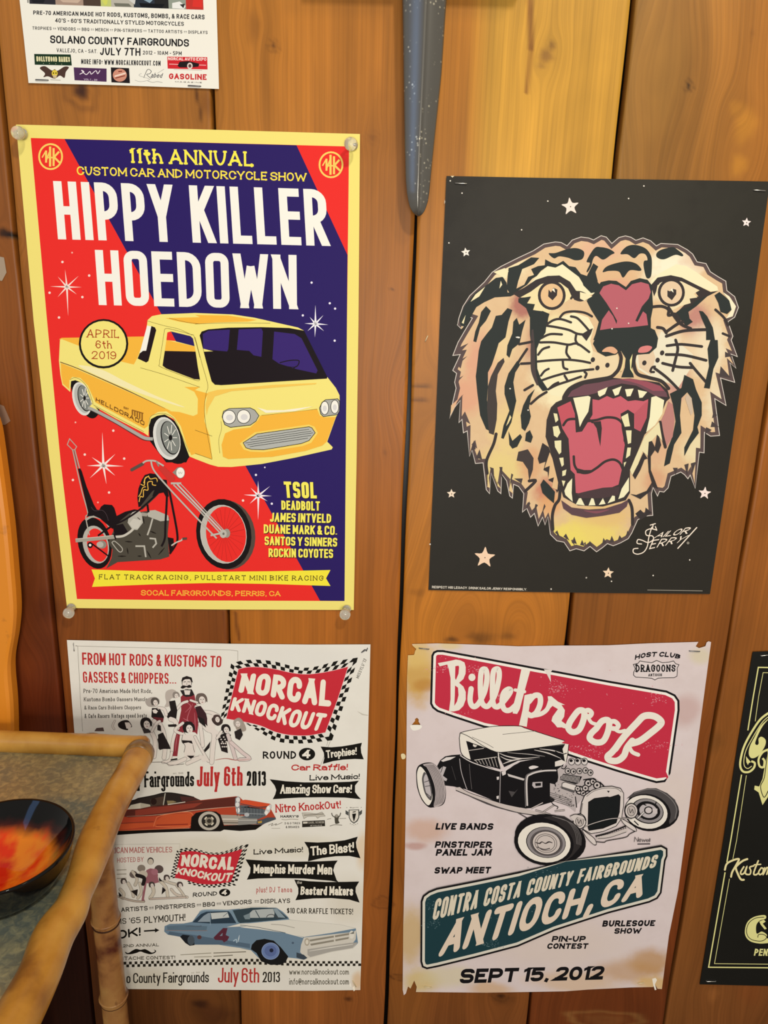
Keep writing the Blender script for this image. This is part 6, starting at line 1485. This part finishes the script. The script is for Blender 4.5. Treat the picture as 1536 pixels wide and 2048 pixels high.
# headline
p.part('date_lettering')
t('y',n3,'245,350 290,350','245,530 290,530',BK,wt=.16,gap=.1,slab=.1); t('Fairgrounds',n3,'330,358 900,360','335,540 898,526',BK,wt=.12,gap=.05,slab=.075,round_=.8)
t('est. 1949',n3,'660,368 775,366','660,390 775,388','#8a847a',wt=.14,gap=.2)
t('July 6th',n3,'935,300 1455,300','930,530 1450,520',RD,wt=.125,gap=.06,slab=.07,round_=.8,wordgap=.16); t('2013',n4,'75,342 285,342','75,502 285,502',BK,wt=.145,gap=.07,round_=.7)
p.part('ribbon_lettering')
def ribbon(pts, s, f, a, b, **k):
    p.poly(f(pts), BK); t(s, f, a, b, '#e9e2d0', wt=.17, gap=.055, slab=.10, round_=.8, wordgap=.22, **k)
t('ROUND',n4,'250,125 618,120','250,205 615,208',BK,wt=.19,gap=.16); p.ell(*n4('735,155')[0], 16.4, 12.6, BK); t('4',n4,'685,108 775,108','680,200 770,200','#ece6d8',wt=.24)
ribbon('885,72 1000,80 1120,70 1240,50 1338,30 1325,80 1330,140 1358,212 1260,208 1130,215 1020,232 910,262 925,200 920,140','Trophies!',n4,'940,115 1280,80','948,200 1280,160')
ribbon('325,430 500,452 700,465 1000,465 1200,458 1305,446 1262,500 1262,570 1290,610 1328,650 1150,632 900,628 650,632 500,640 358,650 385,600 398,550 380,500','Amazing Show Cars!',n4,'445,490 1230,490','440,590 1225,580')
ribbon('705,1118 850,1125 1000,1118 1150,1100 1292,1060 1272,1120 1278,1180 1322,1298 1200,1272 1050,1275 900,1295 745,1332 758,1250 750,1190','The Blast!',n4,'770,1170 1250,1120','775,1270 1250,1228')
p.poly(n4('60,1310 300,1325 600,1335 850,1332 1072,1322 1040,1370 1022,1430 1060,1536 1080,1560 1000,1545 700,1520 400,1515 200,1520 75,1532 110,1460 115,1400'), BK); t('Memphis Murder Men',n4,'150,1365 1015,1365','148,1462 1010,1478','#e9e2d0',wt=.17,gap=.055,slab=.10,round_=.8,wordgap=.22)
ribbon('595,105 750,122 950,132 1150,130 1308,126 1270,190 1268,240 1312,358 1200,325 1000,308 800,312 608,332 640,260 640,200','Bastard Makers',n6,'670,180 1240,178','662,272 1240,282'); t('the',n6,'625,120 680,120','622,152 678,152','#cfc8b8',wt=.14,gap=.12)
p.part('event_lettering')
t('Car Raffle!',n4,'565,270 1185,262','562,335 1180,332',RD,wt=.19,gap=.12,slab=.14,wordgap=.4); t('Live Music!',n4,'765,385 1315,370','762,445 1312,428',BK,wt=.19,gap=.12,slab=.14,wordgap=.4)
p.part('event_lettering', again=True); t('Nitro KnockOut!',n4,'388,705 1105,665','390,798 1108,748',RD,wt=.15,gap=.09,slab=.11,wordgap=.3); p.part('event_lettering', again=True); t('Live Music!',n4,'150,1200 690,1172','148,1258 692,1230','#2a261e',wt=.19,gap=.12,slab=.14,wordgap=.4)
p.part('event_lettering', again=True); t('plus! DJ Tanoa',n6,'180,185 570,185','178,248 572,244','#b8605c',wt=.12,gap=.14,wordgap=.3,slab=.06)
p.part('sponsor_logos')
t("HARRY'S",n4,'445,825 645,825','443,852 642,850',BK,wt=.24,gap=.18,slab=.15); p.line(n4('455,870 500,875 560,868 640,872'), 1.2, '#a09888'); t('D & G TIRES',n4,'490,902 660,902','490,926 660,924','#4a463c',wt=.18,gap=.16,wordgap=.3); t('& BRAKES',n4,'502,942 650,942','502,968 650,966','#4a463c',wt=.18,gap=.16,wordgap=.3)
p.line(n4('310,935 360,915 345,940 400,918 390,935 465,905'), .9, '#6a665c'); p.line(n4('345,970 440,968'), .8, '#9a9488', smooth=False)
p.poly(n4('680,800 760,800 840,810 900,790 935,835 880,840 850,860 830,835 740,840 700,865'), '#c4beb0'); p.line(n4('680,800 760,800 840,810 900,790 935,835 880,840 850,860 830,835 740,840 700,865'), .7, '#7a746a', closed=True, smooth=False); p.line(n4('700,825 920,812'), 2.0, '#8a8478', smooth=False)
p.poly(n4('682,890 930,880 934,945 682,958'), '#2a2620'); p.poly(n4('692,898 742,896 742,916 692,918'), '#cfc8b8'); t('EARL SCHEIB',n4,'752,895 922,890','752,918 922,914','#a8a294',wt=.2,gap=.16,wordgap=.2); t('OF VALLEJO',n4,'770,932 900,928','770,946 900,942','#b8b2a4',wt=.2,gap=.2,wordgap=.2)
p.poly(n4('1040,830 1065,820 1085,840 1080,880 1090,910 1050,920 1040,890'), '#4a463c', True); p.line(n4('1045,850 1015,830 1005,800'), 1.8, '#4a463c'); p.line(n4('1078,850 1095,830 1105,798'), 1.8, '#4a463c'); p.ell(*n4('1060,832')[0], 3, 3.4, '#9a9488'); p.line(n4('955,870 1000,862'), 1, '#7a746a', smooth=False); p.line(n4('1090,862 1165,860'), 1, '#7a746a', smooth=False); p.line(n4('985,945 1040,930 1120,935'), 1.2, '#6a665c')
p.poly(n4('1158,770 1190,790 1190,830 1158,812'), '#4a4c4a'); p.poly(n4('1340,765 1308,788 1310,832 1338,808'), '#4a4c4a'); p.poly(n4('1192,765 1308,762 1308,850 1290,890 1250,918 1212,890 1194,850'), '#3a3c3a'); p.poly(n4('1202,772 1298,770 1298,850 1280,882 1250,906 1220,884 1203,850'), '#dcd6c8'); p.poly(n4('1230,810 1275,805 1262,860 1250,900 1236,850'), BK); p.line(n4('1235,792 1270,785'), 1.8, BK, smooth=False); t('Bigotti',n4,'1205,736 1300,734','1205,748 1300,746','#6a665c',wt=.2,gap=.2); p.dots(n4('1172,742 1330,740 1210,918 1230,928 1250,932 1270,928 1290,918'), .8, '#6a665c')
# orange hardtop
p.part('red_car_picture')
OR = '#b0452c'; DR = '#5c2a22'
p.poly(n3('-60,1010 60,960 180,700 420,640 580,600 750,620 900,650 970,685 1380,640 1420,650 1460,690 1536,700') + n4('0,660 100,660 330,700 350,720 340,760 390,850 300,900 250,930 150,925 60,925') + n3('1240,975 1100,1040 860,1010 840,1000 40,1040 -60,1060'), OR)
p.poly(n3('135,800 420,760 750,710 970,690 1380,645 1380,760 1200,770 900,810 500,860 150,880 100,870'), DR); p.poly(n3('230,800 420,770 800,730 1000,712 900,770 500,835 230,860'), '#8a3a2c'); p.poly(n3('-60,1010 60,955 440,940 560,850 880,830 850,990 400,985 -20,1030'), '#c2532e')
p.line(n3('130,870 500,850 900,800 1200,770 1370,758'), 1.5, '#c8a088', taper=[.3,1,.5]); p.line(n3('-40,955 300,935 440,930'), 1.2, '#7a3626'); p.line(n3('440,985 460,920 520,860 860,825 840,980 460,985'), 1.4, '#d8764c'); p.line(n3('470,970 830,958'), 2., '#8a2e20'); p.line(n3('40,1035 400,1020 840,1000'), 1.4, '#d87850')
p.poly(n3('180,700 260,660 420,630 585,598 750,618 880,645 975,685 800,705 550,742 400,760 290,780 140,795'), '#2c2420'); p.poly(n3('140,790 180,740 290,715 290,780'), '#cfc8b4'); p.poly(n3('290,715 400,735 405,755 290,780'), '#b4ac98'); p.poly(n3('400,680 500,650 560,640 545,735 410,755'), '#4a3a30'); p.ell(*n3('440,700')[0], 6, 6.6, '#2a1a16'); p.poly(n3('590,690 660,690 700,705 600,735'), '#8a7a58'); p.line(n3('572,600 550,740'), 2, '#b8b2a2', smooth=False); p.line(n3('600,735 800,705'), 1.6, '#cfc8b8', smooth=False); p.poly(n3('740,640 880,650 960,685 760,700'), '#4c2a26'); p.line(n3('170,695 420,635 580,600 750,618 900,650'), 1.4, '#1a1614')
p.poly(n3('860,1000 870,880 920,830 1040,805 1150,815 1200,850 1240,975 1536,960') + n4('250,930 170,985 0,998') + n3('1360,1030 1240,1020 1200,1040 860,1040'), '#17120f'); p.poly(n3('-60,1060 40,1035 860,1005 860,1040 400,1055 -40,1085'), '#120e0c')
p.ell(*n3('1070,920')[0], 21.5, 18.8, '#b8b0a2'); p.ell(*n3('1070,922')[0], 15, 13.6, '#2a2622'); p.ell(*n3('1072,922')[0], 8, 7.4, '#8a8272'); p.ell(*n3('1072,922')[0], 4.6, 4.2, '#3a342c')
for a in (20,110,200,300): 
    x, y = n3('1070,922')[0]; p.line([(x+9*math.cos(math.radians(q)), y+9*math.sin(math.radians(q))) for q in range(a, a+50, 10)], 2.8, '#d8cfb8')
p.poly(n3('1200,850 1380,855 1536,870 1536,960 1240,968'), '#a89e90'); p.line(n3('1220,900 1536,905'), 2, '#d8d0c2', smooth=False); p.line(n3('1230,940 1536,945'), 2, '#6a6258', smooth=False)
p.poly(n3('1370,660 1400,640 1425,660 1420,760 1425,850 1385,840 1365,740'), '#8a8e92'); 
for s in ('1400,680','1392,735','1400,800'): p.ell(*n3(s)[0], 4, 4.8, '#dcdcd8')
p.poly(n3('1425,740 1536,750') + n4('0,740 270,760 290,830 200,870 0,850') + n3('1536,850 1425,850'), '#5c6266')
for k in range(9): p.line(n4(f'{-30+k*34},745 {-30+k*34},835'), 1, '#3a3e44', smooth=False)
p.line(n4('-40,800 280,815'), 1.2, '#9aa0a4', smooth=False); p.poly(n3('1430,690 1480,680 1536,690') + n4('60,655 330,700 330,725 200,730 0,708') + n3('1430,725'), '#d0502e'); p.line(n3('1430,725 1536,745') + n4('200,738 320,730'), 1.4, '#3a4048')
p.poly(n4('265,800 290,740 330,705 350,720 325,790 285,830'), '#c8c8c4'); p.ell(*n4('310,745')[0], 3, 4, '#f0efe8'); p.ell(*n4('290,800')[0], 3, 4, '#e8e6de'); p.poly(n4('190,880 250,870 300,850 390,850 395,870 300,905 240,930 150,920'), '#4a5056'); p.poly(n4('192,895 240,885 240,910 200,915'), '#b8903c'); p.poly(n4('-20,860 190,862 180,920 -20,935'), '#8c8a84'); p.line(n4('-20,880 190,880'), 1.5, '#c4c2ba', smooth=False)
p.ell(*n3('1500,850')[0], 5, 4, '#b4b8ba')
# lower half
p.part('intro_lettering', again=True)
p.line(n3('0,1190 740,1180 738,1230'), .5, '#a8a294', smooth=False); t('AMERICAN MADE VEHICLES',n3,'-175,1222 650,1215','-175,1292 650,1278','#b06460',wt=.13,gap=.09,wordgap=.2,round_=.8); t('HOSTED BY',n3,'25,1340 325,1330','25,1395 325,1385','#b06460',wt=.12,gap=.12,wordgap=.25,round_=.8)
for k in range(3): p.line(n3(f'20,{1480+k*48} 130,{1476+k*48}'), 1.6, '#9a9484', smooth=False)
p.part('flag_emblem', again=True)
ot = n3('705,1255 800,1228 920,1238 1050,1275 1180,1280 1300,1250 1420,1205 1520,1185'); it = n3('745,1280 830,1265 930,1270 1050,1298 1180,1305 1290,1285 1380,1260 1450,1240')
ob = n5('800,145 930,180 1080,200 1220,190 1380,175'); ib = n5('680,90 800,110 930,150 1080,165 1220,150 1320,135')
checker_band(it, ot, 28, 2); checker_band(ob, n5('840,118 950,152 1080,166 1220,150 1330,135'), 20, 2, 1)
checker_band([it[0], ib[0]], [ot[0], n5('625,100')[0]], 18, 2, 1); checker_band([it[-1], ib[-1]], [ot[-1], n5('1385,150')[0]], 18, 2, 1)
p.poly(cr(it, False, 5) + cr(ib[::-1], False, 5), FR_)
p.text('NORCAL', n3('750,1310 950,1300 1150,1330 1355,1322'), n3('745,1435 950,1450 1150,1475 1350,1480'), '#e6ddcb', wt=.24, gap=.07, slant=.12, round_=.85, cap=True)
p.text('KNOCKOUT', n3('705,1450 900,1470 1100,1510 1335,1510'), n5('690,45 900,80 1100,125 1310,132'), '#e6ddcb', wt=.235, gap=.06, slant=.1, round_=.85, cap=True)
t('ROUND',n5,'888,258 1165,242','885,308 1160,290',BK,wt=.19,gap=.14); p.ell(*n5('1248,256')[0], 11.2, 7.6, BK); t('4',n5,'1215,225 1275,225','1212,285 1272,285','#ece6d8',wt=.24)
p.part('bathers_picture', again=True)
p.poly(n3('360,1480 400,1460 470,1470 490,1536 480,1600 340,1600') + n5('340,140 330,60'), '#9a626a'); p.poly(n5('350,60 480,40 500,140 430,160 360,150 330,330 345,360 300,350'), '#9a626a')
p.ell(*n3('405,1378')[0], 6.4, 7.4, '#3c3232'); p.ell(*n3('405,1385')[0], 5.2, 6, '#c9bfae')
r3 = random.Random(5)
for (x, y), w, col in (((300,1460),8,'#8a8074'),((500,1470),9,'#5a4c48'),((210,1530),8,'#6a5e58'),((320,1530),9,'#cabfae'),((450,1500),7,'#a8707a')): p.ell(*n3(f'{x},{y}')[0], w, w*.9, col)
for s, w, col in (('200,20 250,100 230,170',7,'#c9bfae'),('250,60 330,90 320,160',8,LNK),('150,150 200,250 210,300',7,'#c9bfae'),('60,220 100,270 90,320',7,'#d0c6b4'),('280,150 300,250 260,320',6,'#d0c6b4'),('420,170 440,250 400,320',8,'#d0c6b4'),('520,130 580,200 600,300',7,'#d0c6b4'),('640,220 700,280 820,310',6,'#cbbfb0'),('560,120 640,150 720,170',6,'#c9bfae'),('700,180 750,240 790,300',5,'#c9bfae'),('30,300 200,350 330,360',4,'#b8aa9a'),('400,330 600,320 800,310',4,'#c4b4a6')): limb(n5, s, w * .8, col)
for s in ('100,130','590,90','740,170','420,170'): head(n5, s, 4.6, '#4a403c')
for s in ('40,250 80,290 50,310','180,240 260,220 250,300','540,190 580,230 530,280','280,80 330,60 350,120','500,80 540,130 500,140'): p.poly(n5(s), LNK)
p.part('event_lettering', again=True)
t('ARTISTS :: PINSTRIPERS :: BBQ :: VENDORS',n5,'68,428 1555,337','72,478 1555,385','#2c2820',wt=.17,gap=.15,wordgap=.26,round_=.8); t(':: DISPLAYS',n6,'160,320 550,312','160,370 550,362','#2c2820',wt=.17,gap=.15,wordgap=.26,round_=.8)
t('IS',n5,'62,552 128,547','64,616 130,611','#26221a',wt=.14,gap=.16,round_=.8); t("'65",n5,'160,545 292,534','160,610 292,602','#26221a',wt=.14,gap=.12,round_=.8); t('PLYMOUTH!',n5,'330,532 800,498','330,606 800,578','#26221a',wt=.14,gap=.11,round_=.8); t('OK!',n5,'20,690 290,650','30,790 292,748',BK,wt=.2,gap=.12,cap=True); p.line(n5('330,695 460,686'), 3, BK, smooth=False); p.poly(n5('455,660 505,685 455,712'), BK)
p.part('contest_lettering'); t('2ND ANNUAL',n5,'90,848 500,832','90,880 500,868','#4a463a',wt=.2,gap=.16,wordgap=.4); t('STACHE CONTEST!',n5,'60,985 685,975','60,1026 685,1014','#5a5648',wt=.2,gap=.16,wordgap=.4)
p.poly(n5('115,930 150,945 200,915 240,898 290,908 340,900 380,918 420,940 455,925 440,905 468,920 450,945 400,958 340,945 290,928 240,945 180,958 130,955'), BK, smooth=True)
p.part('raffle_lettering'); t('$10 CAR RAFFLE TICKETS!',n6,'515,415 1240,425','515,475 1240,488','#3a362c',wt=.15,gap=.11,wordgap=.25,round_=.8); p.part('small_print')
for a, b, c_, d in (('745,965','1095,945','1120,945','1490,930'),('900,990','1100,985','1120,982','1340,970')): p.line(n5(a+' '+b), 1.3, '#8a8472', smooth=False); p.line(n5(c_+' '+d), 1.6, '#6a6454', smooth=False)
p.checker([(236,1924),(480,1917.5),(600,1922),(722,1922)], [(236,1935),(480,1929),(600,1932),(722,1932)], 88, 2, '#26221a')
p.part('date_lettering', again=True)
t('o County Fairgrounds',n5,'130,1175 1068,1155','130,1288 1068,1278','#2a261e',wt=.12,gap=.06,slab=.06,wordgap=.2,round_=.8); t('est. 1949',n5,'870,1160 965,1156','870,1178 965,1174','#9a9484',wt=.14,gap=.2)
p.text('July 6th', [n5('1175,1112')[0], n6('212,1075')[0]], [n5('1170,1280')[0], n6('210,1235')[0]], '#b23430', wt=.11, gap=.06, slab=.06, wordgap=.15, round_=.8)
t('2013',n6,'250,1118 440,1118','248,1232 438,1230','#26221a',wt=.13,gap=.08,round_=.7)
t('www.norcalknockout.com',n6,'540,1085 1195,1085','540,1148 1195,1148','#5a5648',wt=.11,gap=.08,slab=.06); t('info@norcalknockout.com',n6,'540,1190 1195,1190','540,1258 1195,1256','#5a5648',wt=.11,gap=.08,slab=.06)
# pale blue race car
p.part('blue_car_picture')
BL_ = '#6d8598'
p.poly(n5('560,700 565,640 620,615 780,610 880,590 960,480 1020,455 1250,455 1420,440 1536,435') + n6('0,415 220,412 400,415 470,460 530,520 540,545 800,575 1100,600 1270,640 1280,700 1295,800 1240,860 1000,900 760,960 700,985 620,970 520,960 430,1020 300,1020 200,960 120,880 0,860') + n5('1536,900 1300,870 1150,845 930,850 800,800 740,760 600,735'), BL_)
p.poly(n5('590,640 780,625 1050,640 1040,690 600,690'), '#5c7282'); p.line(n5('580,685 800,690 1050,690'), 1.2, '#8a7a78'); p.poly(n5('600,735 740,760 900,850 1300,850 1536,890 1536,840 1200,790 900,740 620,700'), '#54687a')
p.poly(n5('880,595 980,500 1040,475 1290,468 1340,520 1395,605 1100,610'), '#2c3c4a'); p.poly(n5('940,590 1010,520 1060,490 1080,490 1080,590'), '#8c9aa4'); p.poly(n5('1090,490 1280,478 1300,540 1100,560'), '#c4c8c4'); p.line(n5('1085,485 1085,630'), 1.2, '#8aa0b0', smooth=False); p.line(n5('1230,530 1290,480'), 1, '#4a5a68', smooth=False)
p.poly(n5('1300,465 1340,462 1420,600 1385,612'), '#7890a0'); p.line(n5('960,480 1020,456 1250,458 1330,462'), 2, '#90a4b2')
p.poly(n5('1340,460 1536,430') + n6('0,420 220,415 395,418 530,530 400,548 100,575 0,582') + n5('1440,605 1400,590'), '#34444c'); p.poly(n6('50,525 140,440 240,430 360,425 380,470 370,520 200,525'), '#b0b6b4'); p.line(n6('170,445 215,525'), 1.6, '#3a4a54', smooth=False); p.line(n6('290,520 310,495 360,490 420,530'), 1.4, '#4a4a4c'); p.poly(n6('360,425 400,420 500,525 420,520'), '#8c9ca4'); p.line(n5('1420,440 1536,425') + n6('100,405 300,405'), 1.8, '#d8d4c8'); p.poly(n5('1460,520 1536,490 1536,560 1480,560'), '#7a8a90')
p.poly(n5('1270,650 1420,610 1536,600') + n6('0,595 300,565 530,545 800,572 1100,600 1270,640 1000,690 700,735 500,690 200,650 0,630') + n5('1500,640'), '#dcd8cc'); p.line(n6('340,595 470,605 600,635'), 1.6, '#b0aca2'); p.line(n6('0,605 200,630 500,690'), 1.0, '#4a5a64')
p.poly(n5('1120,770 1230,660 1280,662 1260,740 1300,760 1280,800 1240,825 1220,800 1140,795'), '#5a2a38'); p.poly(n5('1190,750 1225,715 1220,750'), '#7a8a98'); p.ell(*n5('960,765')[0], 4.4, 4, '#5a3c3a'); p.line(n5('805,645 860,638 920,644 985,638'), 2.6, '#566572', taper=[.5,1,.6,1]); p.line(n5('1345,810 1380,790 1385,830'), 2, '#a8bcc8'); p.line(n5('1415,740 1400,820'), 2.2, '#c4d0d4', taper=[.3,1,.3])
p.poly(n5('740,760 770,735 850,745 900,800 905,855 850,862 800,830'), '#1c1f24'); p.ell(*n5('865,800')[0], 7, 9.5, '#4a545c')
p.poly(n6('120,870 130,820 180,770 270,755 370,775 450,850 530,950 500,1010 440,1040 330,1040 230,1000 180,910'), '#181818'); p.ell(*n6('335,890')[0], 17.5, 16.5, '#6a7eaa'); p.ell(*n6('335,888')[0], 12, 11, '#5a6a98'); p.ell(*n6('345,882')[0], 4, 4, '#22263a'); p.ell(*n6('335,890')[0], 17.5, 16.5, '#8a9cc0', ring=1.2)
p.poly(n6('700,740 1240,680 1275,660 1270,760 1240,800 1290,795 1240,860 1000,900 760,965 720,975 660,900 670,820'), '#cfcabe'); p.poly(n6('760,765 1030,720 1030,740 770,785'), '#8c8678'); p.poly(n6('770,810 1030,765 1030,785 780,830'), '#8c8678'); p.poly(n6('1040,718 1200,690 1200,712 1045,738'), '#8c8678'); p.poly(n6('1045,762 1195,735 1190,755 1048,782'), '#8c8678'); p.ell(*n6('735,790')[0], 5, 7.5, '#a89e8c'); p.ell(*n6('735,790')[0], 3.2, 5, '#d8d2c2'); p.ell(*n6('1225,710')[0], 5, 8, '#dedace'); p.poly(n6('1200,700 1250,675 1250,700'), '#6a6a62')
p.poly(n6('740,870 1200,800 1290,795 1235,855 1000,895 770,955 740,930'), '#a8a49c'); p.line(n6('760,890 1000,850 1240,815'), 2, '#dedacf', taper=[.4,1,.5]); p.poly(n6('620,905 700,930 740,965 700,985 620,960'), '#3c4650'); p.ell(*n6('580,800')[0], 2.4, 2, '#4a5a6c'); p.line(n6('500,690 690,740'), 1.2, '#e4e0d4', smooth=False)
p.part('paper_tear'); p.poly(n6('1200,1250 1215,1240 1222,1285 1205,1275'), '#f2ecdc'); p.poly(n6('1235,1290 1255,1270 1262,1318 1248,1332'), '#f4ecd8'); p.part('paper_crease'); p.poly(n2('1320,708 1380,735 1425,745 1425,752 1370,745'), '#c4beb0')
p.done()

# ------------------------------------------------------------------ black poster with pale gold lettering at the right edge
r1 = fr(1400,1280,.19540); r2 = fr(1380,1640,.19923)
qm = blotchy('black_gloss_print', '#181815', [(1480,1500,200,'#1c1b18',.6)], noise=.1, nscale=50, noisecol='#24221e', rough=.38, spec=.2)
p = Print('poster', [(1505.5,1303.6),(1600,1300),(2150,1292),(1960,1990),(1620,1974),(1399.5,1968.7),(1447,1680),(1475,1490)],
    'glossy black poster with pale gold script inside a double border line', mat=qm)
frame()
GO = '#dcd890'
p.part('border_line')
p.line(r1('490,925 540,610 597,280 1200,290'), 2.4, GO, smooth=False); p.line(r1('565,832 600,580 646,334 1200,345'), 1.2, GO, smooth=False)
p.line(r1('425,1378 315,2048') + r2('370,425'), 2.4, GO, smooth=False); p.line(r1('475,1385 375,2048') + r2('430,392'), 1.2, GO, smooth=False)
p.line(r2('352,525 187,1478 1500,1490'), 2.4, GO, smooth=False); p.line(r2('396,590 246,1442 1500,1455'), 1.2, GO, smooth=False)
p.part('scroll_lettering')
def curl(s, w, f=r1): p.line(f(s), w, GO)
curl('720,735 620,810 530,940 455,1080 420,1200 412,1290 440,1345 500,1350 550,1310 560,1260 525,1240', 4.2); curl('720,770 640,840 550,980 475,1120 450,1220 455,1290 490,1315 530,1290', 1.6)
p.poly(r1('720,790 650,870 600,960 565,1050 580,1075 600,1060 600,1010 630,990 670,1020 670,1070 640,1130 590,1190 530,1210 500,1170 510,1090 560,990 620,880'), GO, smooth=True)
p.poly(r1('470,1190 520,1250 500,1260 490,1280 475,1250'), GO); curl('700,1120 640,1150 600,1220 610,1290 650,1300 660,1240 640,1210', 4.2)
p.poly(r1('720,1000 680,1200 640,1420 605,1500 560,1490 555,1530 600,1560 640,1690 700,1600 740,1480 740,1000'), GO); p.line(r1('690,1150 660,1400 620,1500 655,1610 700,1540'), 1.6, '#181815')
p.poly(r1('720,1300 900,1250 950,1500 880,1640 800,1560 740,1650'), GO); curl('760,760 900,700 1050,760 1100,900 1020,1000 900,980 860,900', 6)
p.part('script_lettering')
K = lambda s, w=3.6: p.line(r2(s), w, '#e4d8a0', cap=True, n=8)
K('350,500 370,440 430,405 490,392 470,440 425,520 412,570', 3.8); K('575,392 530,410 480,450 460,480 480,540 510,595 540,600', 4.0)
K('540,470 510,520 515,545 545,530 570,470 555,530 575,548', 3.2); K('640,460 600,475 610,510 600,545 565,545', 3.); K('685,410 640,530 660,550 690,530', 3.2); K('645,450 710,445', 2.6); K('715,480 690,520 700,548 730,530 735,490 715,480', 3.); K('750,480 735,545 770,480 785,490 770,545', 3.); K('800,490 790,545 830,480 860,490 850,550', 3.)
p.part('club_lettering')
p.poly(r2('750,955 650,970 580,1020 552,1100 560,1170 610,1220 700,1240 800,1235 900,1235 900,1180 780,1190 770,1150 720,1120 670,1140 665,1060 700,1010 760,990'), GO, smooth=True); p.line(r2('745,975 660,985 595,1030 568,1100 580,1165 630,1205 720,1215 770,1180 740,1150 690,1150 680,1180'), 1.4, '#181815'); p.poly(r2('695,1020 740,1000 760,1020 730,1040 770,1090 750,1100 710,1050'), GO); p.poly(r2('800,960 860,960 900,1230 830,1230'), GO)
p.text('PENN', r2('648,1292 830,1295'), r2('640,1362 822,1365'), GO, wt=.2, gap=.12, slant=.08)
p.done()
